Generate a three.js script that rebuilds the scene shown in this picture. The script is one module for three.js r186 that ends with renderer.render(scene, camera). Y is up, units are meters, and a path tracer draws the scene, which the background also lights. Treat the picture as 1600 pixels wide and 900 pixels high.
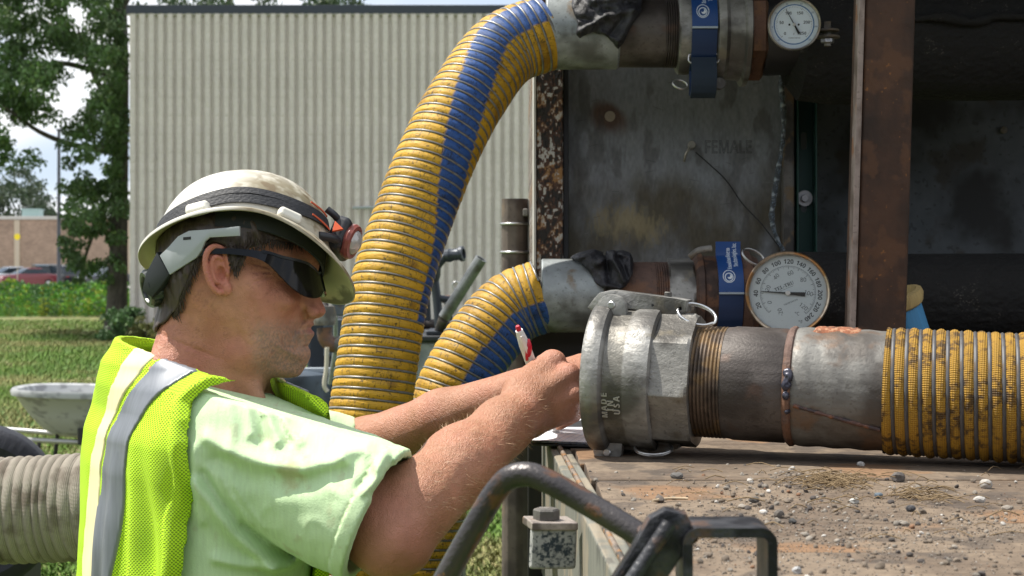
import * as THREE from 'three';
import { mergeGeometries, toCreasedNormals } from 'three/addons/utils/BufferGeometryUtils.js';
import { RoundedBoxGeometry } from 'three/addons/geometries/RoundedBoxGeometry.js';
import { TextGeometry } from 'three/addons/geometries/TextGeometry.js';
import { FontLoader } from 'three/addons/loaders/FontLoader.js';

// ------------------------------------------------------------------ camera, sky, sun, exposure
const EYE = 1.62, FOC = 2462;                       // eye height in metres, focal length in photo pixels (1600 wide)
const scene = new THREE.Scene();
const camera = new THREE.PerspectiveCamera(2 * Math.atan(450 / FOC) * 180 / Math.PI, 16 / 9, 0.05, 3000);
camera.position.set(0, EYE, 0);
camera.setViewOffset(1600, 900, 0, 35, 1600, 900);  // lens shifted: level camera, horizon above the middle
camera.focus = 1.98; camera.userData.fStop = 15;
const SUN = new THREE.Vector3(-0.44, 0.84, -0.10).normalize();
const sun = new THREE.DirectionalLight(new THREE.Color(1, 0.95, 0.86), 5.0);
sun.position.copy(SUN).multiplyScalar(60).add(new THREE.Vector3(0, 0, -8));
sun.target.position.set(0, 0, -8);
sun.castShadow = true; sun.shadow.mapSize.set(4096, 4096); sun.shadow.radius = 1.2;
Object.assign(sun.shadow.camera, { left: -30, right: 30, top: 30, bottom: -30, near: 1, far: 140 });
scene.add(sun, sun.target);
const renderer = new THREE.WebGLRenderer({ antialias: true });
renderer.toneMapping = THREE.LinearToneMapping; renderer.toneMappingExposure = 1.42;
renderer.shadowMap.enabled = true; renderer.setSize(1024, 576);

// ------------------------------------------------------------------ random numbers and noise
function mulberry(a) { return () => { a |= 0; a = a + 0x6D2B79F5 | 0; let t = Math.imul(a ^ a >>> 15, 1 | a); t = t + Math.imul(t ^ t >>> 7, 61 | t) ^ t; return ((t ^ t >>> 14) >>> 0) / 4294967296; }; }
const h3 = (x, y, z) => { let h = Math.imul(x, 374761393) ^ Math.imul(y, 668265263) ^ Math.imul(z, 2147483647 - 1274126177); h = Math.imul(h ^ h >>> 13, 1274126177); return ((h ^ h >>> 16) >>> 0) / 4294967296; };
const lerp = (a, b, t) => a + (b - a) * t, clamp = (x, a = 0, b = 1) => x < a ? a : x > b ? b : x;
const sstep = (a, b, x) => { const t = clamp((x - a) / (b - a)); return t * t * (3 - 2 * t); };
const fade = t => t * t * (3 - 2 * t);
const PERM = new Uint8Array(1024), PVAL = new Float32Array(256);
{ const r = mulberry(2024); for (let i = 0; i < 256; i++) { PERM[i] = i; PVAL[i] = r(); } for (let i = 255; i > 0; i--) { const j = Math.floor(r() * (i + 1)), t = PERM[i]; PERM[i] = PERM[j]; PERM[j] = t; } for (let i = 256; i < 1024; i++) PERM[i] = PERM[i & 255]; }
function noise3(x, y, z) {                           // value noise 0..1
  const i = Math.floor(x), j = Math.floor(y), k = Math.floor(z), u = fade(x - i), v = fade(y - j), w = fade(z - k);
  const a = PERM[i & 255], b = PERM[i + 1 & 255], a0 = PERM[a + (j & 255)], a1 = PERM[a + (j + 1 & 255)], b0 = PERM[b + (j & 255)], b1 = PERM[b + (j + 1 & 255)], k0 = k & 255, k1 = k + 1 & 255;
  const g = (p, q) => PVAL[PERM[p + q]], x00 = g(a0, k0), x10 = g(a1, k0), x01 = g(a0, k1), x11 = g(a1, k1);
  const e0 = x00 + (g(b0, k0) - x00) * u, e1 = x10 + (g(b1, k0) - x10) * u, e2 = x01 + (g(b0, k1) - x01) * u, e3 = x11 + (g(b1, k1) - x11) * u, f0 = e0 + (e1 - e0) * v, f1 = e2 + (e3 - e2) * v;
  return f0 + (f1 - f0) * w;
}
const fbm3 = (x, y, z, o = 4) => { let s = 0, a = 0.5, n = 0; for (let i = 0; i < o; i++) { s += a * noise3(x, y, z); n += a; x *= 2.03; y *= 2.03; z *= 2.03; a *= 0.5; } return s / n; };
function pn(x, y, px, py, s) {                       // periodic value noise
  const i = Math.floor(x), j = Math.floor(y), u = fade(x - i), v = fade(y - j), i0 = i % px, i1 = (i + 1) % px, j0 = j % py, j1 = (j + 1) % py;
  const a = PERM[(i0 + s * 7) & 255], b = PERM[(i1 + s * 7) & 255], c = s & 127;
  const w0 = PVAL[PERM[(a + j0 & 255) + c]], w1 = PVAL[PERM[(b + j0 & 255) + c]], w2 = PVAL[PERM[(a + j1 & 255) + c]], w3 = PVAL[PERM[(b + j1 & 255) + c]], p = w0 + (w1 - w0) * u, q = w2 + (w3 - w2) * u; return p + (q - p) * v;
}
// fractal noise that tiles over u, v in 0..1; fx, fy cells across at the first octave
const tf = (u, v, fx, fy, o = 4, s = 1) => { let r = 0, a = 0.5, n = 0; for (let i = 0; i < o; i++) { r += a * pn(u * fx, v * fy, fx, fy, s + i * 17); n += a; fx *= 2; fy *= 2; a *= 0.5; } return r / n; };
const mix3 = (a, b, t) => [lerp(a[0], b[0], t), lerp(a[1], b[1], t), lerp(a[2], b[2], t)];

// ------------------------------------------------------------------ sky
{
  const W = 768, H = 384, d = new Float32Array(W * H * 4);
  for (let j = 0; j < H; j++) for (let i = 0; i < W; i++) {
    const el = ((j + 0.5) / H - 0.5) * Math.PI, az = ((i + 0.5) / W - 0.5) * 2 * Math.PI;
    const y = Math.sin(el), x = Math.cos(el) * Math.cos(az), z = Math.cos(el) * Math.sin(az);
    const up = Math.max(y, 0), k = 1.6 / (up + 0.25);
    const n = fbm3(x * k * 2 + 11, z * k * 2 + 5, up * 2 + 3, 5);
    const cl = sstep(0.36, 0.58, n);
    const blue = mix3([0.62, 0.78, 0.95], [0.22, 0.42, 0.80], Math.pow(up, 0.6));
    const c = mix3(blue, [1.22, 1.23, 1.25], 0.25 + 0.75 * cl);
    const g = y < 0 ? sstep(0, -0.05, y) : 0;
    for (let q = 0; q < 3; q++) d[(j * W + i) * 4 + q] = lerp(c[q] * 0.72, [0.16, 0.165, 0.12][q], g);
    d[(j * W + i) * 4 + 3] = 1;
  }
  const t = new THREE.DataTexture(d, W, H, THREE.RGBAFormat, THREE.FloatType);
  t.mapping = THREE.EquirectangularReflectionMapping; t.magFilter = t.minFilter = THREE.LinearFilter; t.needsUpdate = true;
  scene.background = t; scene.environment = t;
}

// ------------------------------------------------------------------ small helpers
const V = (x, y, z) => new THREE.Vector3(x, y, z);
const P = (px, py, d) => V((px - 800) / FOC * d, EYE - (py - 415) / FOC * d, -d);   // a photo pixel and a depth in metres -> a point in the place
const R = (px, d) => px / FOC * d;                                                  // a size in photo pixels at a depth -> metres
const used = {};
function numbered(n) { if (!(n in used)) { used[n] = 0; return n; } used[n]++; return n + '_' + String(used[n]).padStart(3, '0'); }
function tag(o, label, category, group) { o.userData.label = label; if (category) o.userData.category = category; if (group) o.userData.group = group; return o; }
function thing(name, label, category, base = V(0, 0, 0), group) {
  const o = new THREE.Group(); o.name = numbered(name); o.position.copy(base); scene.add(o); return tag(o, label, category, group);
}
const shade = m => { m.castShadow = m.receiveShadow = true; return m; };
// geometry given in place coordinates becomes a part of a thing (or of a part of it)
function part(name, geo, mat, parent, label) {
  if (Array.isArray(geo)) geo = merge(geo);
  let root = parent; while (root.parent && root.parent !== scene) root = root.parent;
  const g = geo.clone(); g.translate(-root.position.x, -root.position.y, -root.position.z);
  const m = shade(new THREE.Mesh(g, mat)); m.name = name; parent.add(m); if (label) m.userData.label = label; return m;
}
function single(name, geo, mat, label, category, group) {           // a thing that is one mesh
  if (Array.isArray(geo)) geo = merge(geo);
  geo.computeBoundingBox(); const b = geo.boundingBox, c = V((b.min.x + b.max.x) / 2, b.min.y, (b.min.z + b.max.z) / 2);
  const g = geo.clone(); g.translate(-c.x, -c.y, -c.z);
  const m = shade(new THREE.Mesh(g, mat)); m.name = numbered(name); m.position.copy(c); scene.add(m); return tag(m, label, category, group);
}
function struct(name, geo, mat, kind = 'structure') { if (Array.isArray(geo)) geo = merge(geo); const m = shade(new THREE.Mesh(geo, mat)); m.name = numbered(name); m.userData.kind = kind; scene.add(m); return m; }
function clean(g) { g = g.index ? g.toNonIndexed() : g.clone(); const o = new THREE.BufferGeometry(); for (const k of ['position', 'normal', 'uv', 'color']) if (g.attributes[k]) o.setAttribute(k, g.attributes[k]); return o; }
function merge(list) {
  list = list.map(clean); const any = list.some(g => g.attributes.color);
  for (const g of list) {
    const n = g.attributes.position.count;
    if (!g.attributes.normal) g.computeVertexNormals();
    if (!g.attributes.uv) g.setAttribute('uv', new THREE.BufferAttribute(new Float32Array(n * 2), 2));
    if (any && !g.attributes.color) g.setAttribute('color', new THREE.BufferAttribute(new Float32Array(n * 3).fill(1), 3));
  }
  return mergeGeometries(list);
}
function boxUV(geo, s = 1) {                          // uv in metres from the side each face looks to
  const g = clean(geo), p = g.attributes.position, uv = new Float32Array(p.count * 2), a = V(), b = V(), c = V(), n = V();
  for (let i = 0; i < p.count; i += 3) {
    a.fromBufferAttribute(p, i); b.fromBufferAttribute(p, i + 1); c.fromBufferAttribute(p, i + 2);
    n.copy(b).sub(a).cross(V().copy(c).sub(a));
    const X = Math.abs(n.x), Y = Math.abs(n.y), Z = Math.abs(n.z);
    [a, b, c].forEach((q, k) => { const [u, v] = Z >= X && Z >= Y ? [q.x, q.y] : X >= Y ? [q.z, q.y] : [q.x, q.z]; uv[(i + k) * 2] = u * s; uv[(i + k) * 2 + 1] = v * s; });
  }
  g.setAttribute('uv', new THREE.BufferAttribute(uv, 2)); return g;
}
function box(x0, x1, y0, y1, z0, z1, bevel = 0.003) {
  const w = Math.abs(x1 - x0), h = Math.abs(y1 - y0), d = Math.abs(z1 - z0), r = Math.min(bevel, w / 2.2, h / 2.2, d / 2.2);
  const g = r > 0 ? new RoundedBoxGeometry(w, h, d, 1, r) : new THREE.BoxGeometry(w, h, d);
  g.translate((x0 + x1) / 2, (y0 + y1) / 2, (z0 + z1) / 2); return boxUV(g);
}
function grid(nu, nv, fn, { closeU = false, colour } = {}) {         // fn(u, v) -> {p, uv?}; u, v in 0..1
  const pos = [], uv = [], col = [], idx = [];
  for (let j = 0; j <= nv; j++) for (let i = 0; i <= nu; i++) {
    const r = fn(i / nu, j / nv), p = r.p || r; pos.push(p.x, p.y, p.z); const t = r.uv || [i / nu, j / nv]; uv.push(t[0], t[1]); if (r.c) col.push(...r.c);
  }
  for (let j = 0; j < nv; j++) for (let i = 0; i < nu; i++) { const a = j * (nu + 1) + i, b = a + 1, c = a + nu + 1, d = c + 1; idx.push(a, b, d, a, d, c); }
  const g = new THREE.BufferGeometry();
  g.setAttribute('position', new THREE.Float32BufferAttribute(pos, 3)); g.setAttribute('uv', new THREE.Float32BufferAttribute(uv, 2));
  if (col.length) g.setAttribute('color', new THREE.Float32BufferAttribute(col, 3));
  g.setIndex(idx); g.computeVertexNormals();
  if (closeU) { const n = g.attributes.normal; for (let j = 0; j <= nv; j++) { const a = j * (nu + 1), b = a + nu; const x = n.getX(a) + n.getX(b), y = n.getY(a) + n.getY(b), z = n.getZ(a) + n.getZ(b), l = Math.hypot(x, y, z) || 1; n.setXYZ(a, x / l, y / l, z / l); n.setXYZ(b, x / l, y / l, z / l); } }
  return g;
}
function frameOf(dir) { const t = dir.clone().normalize(), u = Math.abs(t.y) > 0.9 ? V(1, 0, 0) : V(0, 1, 0), n = u.clone().addScaledVector(t, -u.dot(t)).normalize(); return [t, n, t.clone().cross(n)]; }
// turned part: profile [[s, r], ...] along an axis from o; rf(s, angle, r) may change the radius; crease in degrees
function rev(prof, o, dir, { segs = 48, rf, crease = 35, colour } = {}) {
  const [t, n, b] = frameOf(dir);
  const g = grid(segs, prof.length - 1, (u, v) => {
    const k = Math.round(v * (prof.length - 1)), [s, r0] = prof[k], a = u * 2 * Math.PI, r = rf ? rf(s, a, r0) : r0;
    const p = o.clone().addScaledVector(t, s).addScaledVector(n, Math.cos(a) * r).addScaledVector(b, Math.sin(a) * r);
    return { p, uv: [u * 2 * Math.PI * Math.max(...prof.map(q => q[1])), s], c: colour ? colour(s, a, r) : undefined };
  });
  return toCreasedNormals(g, crease * Math.PI / 180);
}
// tube along points; rf(metres along, angle, 0..1) -> radius
function sweep(pts, rf, { n = 64, m = 12, closed = false, colour, caps = true, curve, vScale = 1, uTurns } = {}) {
  const c = curve || new THREE.CatmullRomCurve3(pts, closed, 'centripetal'), L = c.getLength(), f = c.computeFrenetFrames(n, closed);
  const r = typeof rf === 'number' ? () => rf : rf, P0 = [];
  for (let j = 0; j <= n; j++) P0.push(c.getPointAt(j / n));
  const g = grid(m, n, (u, v) => {
    const j = Math.round(v * n), a = u * 2 * Math.PI, s = v * L, q = r(s, a, v);
    return { p: P0[j].clone().addScaledVector(f.normals[j], Math.cos(a) * q).addScaledVector(f.binormals[j], Math.sin(a) * q), uv: [uTurns ? u * uTurns : u * 2 * Math.PI * q, s * vScale], c: colour ? colour(s, a, v) : undefined };
  }, { closeU: true });
  if (closed || !caps) return g;
  const cap = (j, flip) => { const pos = [], idx = [], q = r(j ? L : 0, 0, j ? 1 : 0) ; const ctr = P0[j ? n : 0]; pos.push(ctr.x, ctr.y, ctr.z); for (let i = 0; i <= m; i++) { const k = (j ? n : 0) * (m + 1) + i; const p = g.attributes.position; pos.push(p.getX(k), p.getY(k), p.getZ(k)); } for (let i = 1; i <= m; i++) flip ? idx.push(0, i, i + 1) : idx.push(0, i + 1, i); const h = new THREE.BufferGeometry(); h.setAttribute('position', new THREE.Float32BufferAttribute(pos, 3)); h.setAttribute('uv', new THREE.Float32BufferAttribute(new Float32Array(pos.length / 3 * 2), 2)); if (colour) { const cc = []; for (let i = 0; i < pos.length / 3; i++) cc.push(...colour(j ? L : 0, 0, j ? 1 : 0)); h.setAttribute('color', new THREE.Float32BufferAttribute(cc, 3)); } h.setIndex(idx); h.computeVertexNormals(); return h; };
  return merge([g, cap(0, false), cap(1, true)]);
}
// flat strap with a rectangular section: points, half widths, and for each point the direction of its width
function strap(pts, half, wdirs, thick, sub = 1) {
  const n = pts.length - 1, sec = [[-1, -1], [1, -1], [1, 1], [-1, 1]], faces = [];
  const at = j => { const t = pts[Math.min(j + 1, n)].clone().sub(pts[Math.max(j - 1, 0)]).normalize(), w = (Array.isArray(wdirs) ? wdirs[j] : wdirs).clone(); w.addScaledVector(t, -w.dot(t)).normalize(); const nn = t.clone().cross(w), h = Array.isArray(half) ? half[j] : half; return sec.map(([a, b]) => pts[j].clone().addScaledVector(w, a * h).addScaledVector(nn, b * thick / 2)); };
  const rings = pts.map((_, j) => at(j)), pos = [], uv = []; let s = 0;
  const quad = (a, b, c, d, u) => { for (const [p, q] of [[a, 0], [b, 1], [c, 2], [a, 0], [c, 2], [d, 3]]) { pos.push(p.x, p.y, p.z); uv.push(...u[q]); } };
  for (let j = 0; j < n; j++) {
    const ds = pts[j].distanceTo(pts[j + 1]), h = Array.isArray(half) ? half[j] : half;
    for (let k = 0; k < 4; k++) { const k2 = (k + 1) % 4, w0 = k % 2 ? -thick / 2 : -h, w1 = k % 2 ? thick / 2 : h, fl = k === 2; quad(rings[j][k], rings[j][k2], rings[j + 1][k2], rings[j + 1][k], [[fl ? w1 : w0, s], [fl ? w0 : w1, s], [fl ? w0 : w1, s + ds], [fl ? w1 : w0, s + ds]]); }
    s += ds;
  }
  quad(rings[0][3], rings[0][2], rings[0][1], rings[0][0], [[0, 0], [0, 0], [0, 0], [0, 0]]); quad(rings[n][0], rings[n][1], rings[n][2], rings[n][3], [[0, 0], [0, 0], [0, 0], [0, 0]]);
  const g = new THREE.BufferGeometry(); g.setAttribute('position', new THREE.Float32BufferAttribute(pos, 3)); g.setAttribute('uv', new THREE.Float32BufferAttribute(uv, 2)); g.computeVertexNormals();
  return toCreasedNormals(g, 0.8);
}
function spline(pts, n) { const c = new THREE.CatmullRomCurve3(pts, false, 'centripetal'); return c.getSpacedPoints(n); }
function extrude(shapePts, depth, bevel, toWorld, holes = []) {        // flat outline [[x, y]...] pushed out along z, then placed by a matrix
  const sh = new THREE.Shape(shapePts.map(p => new THREE.Vector2(...p))); for (const h of holes) sh.holes.push(new THREE.Path(h.map(p => new THREE.Vector2(...p))));
  const g = new THREE.ExtrudeGeometry(sh, { depth, bevelEnabled: bevel > 0, bevelSize: bevel, bevelThickness: bevel, bevelSegments: 2, curveSegments: 10 });
  g.translate(0, 0, -depth / 2); const q = toCreasedNormals(g, 0.7); q.applyMatrix4(toWorld); return boxUV(q);
}
function placed(o, x, y) { const X = x.clone().normalize(), Z = X.clone().cross(y).normalize(), Y = Z.clone().cross(X); return new THREE.Matrix4().makeBasis(X, Y, Z).setPosition(o); }
const disc = (o, dir, r, t, segs = 24, bev = 0.0008) => rev([[0, 0], [0, r - bev], [bev, r], [t - bev, r], [t, r - bev], [t, 0]], o, dir, { segs });
const hexNut = (o, dir, r, t) => rev([[0, 0], [0, r * 0.95], [t * 0.12, r], [t * 0.85, r], [t, r * 0.88], [t, 0]], o, dir, { segs: 6, crease: 20 });

// ------------------------------------------------------------------ surfaces from distance fields
const smin = (a, b, k) => { const h = clamp(0.5 + 0.5 * (b - a) / k); return lerp(b, a, h) - k * h * (1 - h); };
const smax = (a, b, k) => -smin(-a, -b, k);
function cone(x, y, z, a, b, ra, rb) {               // tapered capsule
  const bx = b.x - a.x, by = b.y - a.y, bz = b.z - a.z, ax = x - a.x, ay = y - a.y, az = z - a.z;
  const t = clamp((ax * bx + ay * by + az * bz) / (bx * bx + by * by + bz * bz));
  return Math.hypot(ax - bx * t, ay - by * t, az - bz * t) - lerp(ra, rb, t);
}
const ball = (x, y, z, c, r) => Math.hypot(x - c.x, y - c.y, z - c.z) - r;
function ell(x, y, z, c, rx, ry, rz) { const X = (x - c.x) / rx, Y = (y - c.y) / ry, Z = (z - c.z) / rz, k = Math.hypot(X, Y, Z), g = Math.hypot(X / rx, Y / ry, Z / rz); return g < 1e-9 ? -Math.min(rx, ry, rz) : k * (k - 1) / g; }
function surface(f, lo, hi, h, { colour, uv = true } = {}) {
  const nx = Math.ceil((hi.x - lo.x) / h) + 1, ny = Math.ceil((hi.y - lo.y) / h) + 1, nz = Math.ceil((hi.z - lo.z) / h) + 1;
  const v = new Float32Array(nx * ny * nz), at = (i, j, k) => i + nx * (j + ny * k);
  const BS = 5, bn = n => Math.ceil(n / BS), bx = bn(nx), by = bn(ny), bz = bn(nz), far = new Float32Array(bx * by * bz), reach = 2.0 * Math.sqrt(3) * BS * 0.5 * h;
  for (let k = 0; k < bz; k++) for (let j = 0; j < by; j++) for (let i = 0; i < bx; i++) { const d = f(lo.x + (i + 0.5) * BS * h, lo.y + (j + 0.5) * BS * h, lo.z + (k + 0.5) * BS * h); far[i + bx * (j + by * k)] = Math.abs(d) > reach ? d : 0; }
  for (let k = 0; k < nz; k++) for (let j = 0; j < ny; j++) for (let i = 0; i < nx; i++) {
    const fd = far[Math.floor(i / BS) + bx * (Math.floor(j / BS) + by * Math.floor(k / BS))];
    if (fd) { v[at(i, j, k)] = fd < 0 && (i === 0 || j === 0 || k === 0 || i === nx - 1 || j === ny - 1 || k === nz - 1) ? 0.2 * h : fd; continue; }
    const edge = i === 0 || j === 0 || k === 0 || i === nx - 1 || j === ny - 1 || k === nz - 1, d = f(lo.x + i * h, lo.y + j * h, lo.z + k * h);
    v[at(i, j, k)] = edge ? Math.max(d, 0.2 * h) : d;
  }
  const id = new Int32Array(nx * ny * nz).fill(-1), pos = [], idx = [];
  const C = [[0, 0, 0], [1, 0, 0], [0, 1, 0], [1, 1, 0], [0, 0, 1], [1, 0, 1], [0, 1, 1], [1, 1, 1]], E = [[0, 1], [2, 3], [4, 5], [6, 7], [0, 2], [1, 3], [4, 6], [5, 7], [0, 4], [1, 5], [2, 6], [3, 7]];
  for (let k = 0; k < nz - 1; k++) for (let j = 0; j < ny - 1; j++) for (let i = 0; i < nx - 1; i++) {
    let m = 0; const w = []; for (let c = 0; c < 8; c++) { const q = v[at(i + C[c][0], j + C[c][1], k + C[c][2])]; w.push(q); if (q < 0) m |= 1 << c; }
    if (m === 0 || m === 255) continue;
    let x = 0, y = 0, z = 0, n = 0;
    for (const [a, b] of E) if ((w[a] < 0) !== (w[b] < 0)) { const t = w[a] / (w[a] - w[b]); x += lerp(C[a][0], C[b][0], t); y += lerp(C[a][1], C[b][1], t); z += lerp(C[a][2], C[b][2], t); n++; }
    id[at(i, j, k)] = pos.length / 3; pos.push(lo.x + (i + x / n) * h, lo.y + (j + y / n) * h, lo.z + (k + z / n) * h);
  }
  const quad = (a, b, c, d, flip) => flip ? idx.push(a, c, b, a, d, c) : idx.push(a, b, c, a, c, d);
  for (let k = 1; k < nz - 1; k++) for (let j = 1; j < ny - 1; j++) for (let i = 1; i < nx - 1; i++) {
    const s = v[at(i, j, k)] < 0;
    if (s !== v[at(i + 1, j, k)] < 0) quad(id[at(i, j - 1, k - 1)], id[at(i, j, k - 1)], id[at(i, j, k)], id[at(i, j - 1, k)], !s);
    if (s !== v[at(i, j + 1, k)] < 0) quad(id[at(i - 1, j, k - 1)], id[at(i - 1, j, k)], id[at(i, j, k)], id[at(i, j, k - 1)], !s);
    if (s !== v[at(i, j, k + 1)] < 0) quad(id[at(i - 1, j - 1, k)], id[at(i, j - 1, k)], id[at(i, j, k)], id[at(i - 1, j, k)], !s);
  }
  const g = new THREE.BufferGeometry(), nor = new Float32Array(pos.length), col = colour ? new Float32Array(pos.length) : null, e = h * 0.6;
  for (let i = 0; i < pos.length; i += 3) {
    const x = pos[i], y = pos[i + 1], z = pos[i + 2], a = f(x + e, y, z) - f(x - e, y, z), b = f(x, y + e, z) - f(x, y - e, z), c = f(x, y, z + e) - f(x, y, z - e), l = Math.hypot(a, b, c) || 1;
    nor[i] = a / l; nor[i + 1] = b / l; nor[i + 2] = c / l; if (col) { const q = colour(x, y, z, nor[i], nor[i + 1], nor[i + 2]); col[i] = q[0]; col[i + 1] = q[1]; col[i + 2] = q[2]; }
  }
  g.setAttribute('position', new THREE.Float32BufferAttribute(pos, 3)); g.setAttribute('normal', new THREE.BufferAttribute(nor, 3)); if (col) g.setAttribute('color', new THREE.BufferAttribute(col, 3));
  g.setIndex(idx); return uv ? boxUV(g) : g;
}

// ------------------------------------------------------------------ textures and materials
const toS = c => { c = clamp(c); return Math.round(255 * (c <= 0.0031308 ? 12.92 * c : 1.055 * Math.pow(c, 1 / 2.4) - 0.055)); };
function tex(n, fn, { m = n, size = 1, sizeY = size } = {}) {          // colour map, fn(u, v) -> linear rgb; size in metres per repeat
  const d = new Uint8Array(n * m * 4);
  for (let j = 0; j < m; j++) for (let i = 0; i < n; i++) { const c = fn((i + 0.5) / n, (j + 0.5) / m), o = (j * n + i) * 4; d[o] = toS(c[0]); d[o + 1] = toS(c[1]); d[o + 2] = toS(c[2]); d[o + 3] = c[3] === undefined ? 255 : Math.round(c[3] * 255); }
  return finish(new THREE.DataTexture(d, n, m), true, size, sizeY);
}
function finish(t, srgb, size, sizeY) { if (srgb) t.colorSpace = THREE.SRGBColorSpace; t.wrapS = t.wrapT = THREE.RepeatWrapping; t.magFilter = THREE.LinearFilter; t.minFilter = THREE.LinearMipmapLinearFilter; t.generateMipmaps = true; t.anisotropy = 8; t.repeat.set(1 / size, 1 / sizeY); t.needsUpdate = true; return t; }
function grey(n, fn, { m = n, size = 1, sizeY = size } = {}) { const d = new Uint8Array(n * m * 4); for (let j = 0; j < m; j++) for (let i = 0; i < n; i++) { const c = Math.round(255 * clamp(fn((i + 0.5) / n, (j + 0.5) / m))), o = (j * n + i) * 4; d[o] = d[o + 1] = d[o + 2] = c; d[o + 3] = 255; } return finish(new THREE.DataTexture(d, n, m), false, size, sizeY); }
function std(o) { const m = new THREE.MeshStandardMaterial({ roughness: 0.7, metalness: 0, ...o }); return m; }
const rgb = (r, g, b) => new THREE.Color().setRGB(r, g, b);

const bumpFine = grey(256, (u, v) => tf(u, v, 16, 16, 4, 5), { size: 0.03 });
const bumpCast = grey(256, (u, v) => { const n = tf(u, v, 24, 24, 3, 8); return 0.7 * n + 0.3 * sstep(0.3, 0.45, tf(u, v, 12, 12, 3, 20)); }, { size: 0.06 });
const bumpRough = grey(256, (u, v) => tf(u, v, 8, 8, 5, 31), { size: 0.08 });
// metal with grime: base, dark, rust amounts
function grimy(base, dark, rust, { seed = 1, size = 0.3, dAt = 0.55, rAt = 0.66, streak = 1, speck = 0.5 } = {}) {
  return tex(512, (u, v) => {
    const a = tf(u, v, 4 * streak, 4, 5, seed), b = tf(u, v, 7, 7, 5, seed + 50), s = tf(u, v, 60, 60, 2, seed + 90), l = 0.8 + 0.4 * tf(u, v, 24, 24, 3, seed + 33);
    let c = base.map(x => x * l);
    c = mix3(c, dark, sstep(dAt - 0.12, dAt + 0.14, a)); c = mix3(c, rust, sstep(rAt - 0.06, rAt + 0.1, b) * 0.9);
    return mix3(c, dark, speck * sstep(0.72, 0.8, s));
  }, { size });
}
const M = {};
M.galv = std({ map: grimy([0.29, 0.315, 0.32], [0.12, 0.125, 0.12], [0.2, 0.15, 0.1], { seed: 3, size: 0.25, dAt: 0.62, rAt: 0.75 }), roughness: 0.5, metalness: 0.4, bumpMap: bumpFine, bumpScale: 0.0003 });
M.cast = std({ map: grimy([0.30, 0.295, 0.28], [0.10, 0.095, 0.088], [0.17, 0.15, 0.115], { seed: 13, size: 0.22, dAt: 0.56, rAt: 0.68, speck: 0.4 }), roughness: 0.5, metalness: 0.5, bumpMap: bumpCast, bumpScale: 0.0004 });
M.castDirty = std({ map: grimy([0.24, 0.23, 0.215], [0.09, 0.083, 0.075], [0.13, 0.1, 0.07], { seed: 17, size: 0.2, dAt: 0.52, rAt: 0.62 }), roughness: 0.65, metalness: 0.3, bumpMap: bumpCast, bumpScale: 0.0004 });
M.pipe = std({ map: grimy([0.105, 0.09, 0.082], [0.045, 0.037, 0.033], [0.10, 0.065, 0.05], { seed: 23, size: 0.25, dAt: 0.52, rAt: 0.7 }), roughness: 0.55, metalness: 0.3, bumpMap: bumpFine, bumpScale: 0.0003 });
M.brown = std({ map: grimy([0.12, 0.073, 0.058], [0.05, 0.032, 0.027], [0.17, 0.085, 0.05], { seed: 29, size: 0.2, dAt: 0.55, rAt: 0.6 }), roughness: 0.7, metalness: 0.2, bumpMap: bumpCast, bumpScale: 0.0005 });
M.bronze = std({ map: grimy([0.16, 0.085, 0.055], [0.06, 0.035, 0.025], [0.2, 0.1, 0.05], { seed: 31, size: 0.2 }), roughness: 0.5, metalness: 0.5, bumpMap: bumpFine, bumpScale: 0.0005 });
M.thread = std({ map: grimy([0.13, 0.095, 0.07], [0.045, 0.036, 0.03], [0.20, 0.13, 0.065], { seed: 37, size: 0.15, dAt: 0.5, rAt: 0.55 }), roughness: 0.5, metalness: 0.5 });
M.steel = std({ color: rgb(0.55, 0.55, 0.55), roughness: 0.28, metalness: 0.9, bumpMap: bumpFine, bumpScale: 0.0002 });
M.wire = std({ map: grimy([0.27, 0.27, 0.265], [0.12, 0.11, 0.1], [0.17, 0.13, 0.09], { seed: 41, size: 0.1 }), roughness: 0.42, metalness: 0.5 });
M.wireDark = std({ map: grimy([0.09, 0.09, 0.095], [0.04, 0.04, 0.045], [0.08, 0.06, 0.045], { seed: 42, size: 0.1 }), roughness: 0.55, metalness: 0.3 });
M.black = std({ color: rgb(0.012, 0.012, 0.014), roughness: 0.5 });
M.rubber = std({ color: rgb(0.014, 0.014, 0.018), roughness: 0.8, bumpMap: bumpRough, bumpScale: 0.002 });

// ================================================================== ground and far setting
{
  // lawn: one sheet to the horizon
  const lawn = tex(640, (u, v) => {
    const a = tf(u, v, 5, 5, 5, 61), b = tf(u, v, 30, 30, 4, 62), c = tf(u, v, 150, 150, 2, 63);
    let g = mix3([0.085, 0.150, 0.026], [0.18, 0.165, 0.068], sstep(0.42, 0.66, a * 0.65 + b * 0.35));
    g = mix3(g, [0.05, 0.105, 0.016], sstep(0.5, 0.36, a) * 0.7);
    return g.map(x => x * (0.65 + 0.7 * c));
  }, { size: 9 });
  const g = new THREE.PlaneGeometry(1600, 1600, 8, 8); g.rotateX(-Math.PI / 2); g.translate(0, 0, -300);
  struct('ground', boxUV(g), std({ map: lawn, roughness: 0.95, bumpMap: grey(512, (u, v) => tf(u, v, 60, 60, 4, 66), { size: 2.5 }), bumpScale: 0.03 }));
  // car park beyond the weeds
  const pk = new THREE.PlaneGeometry(120, 48); pk.rotateX(-Math.PI / 2); pk.translate(-40, 0.012, -111.5);
  struct('car_park', boxUV(pk), std({ map: tex(256, (u, v) => { const a = tf(u, v, 6, 6, 5, 70); return [0.30, 0.29, 0.27].map(x => x * (0.8 + 0.4 * a)); }, { size: 8 }), roughness: 0.9 }));
}
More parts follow.
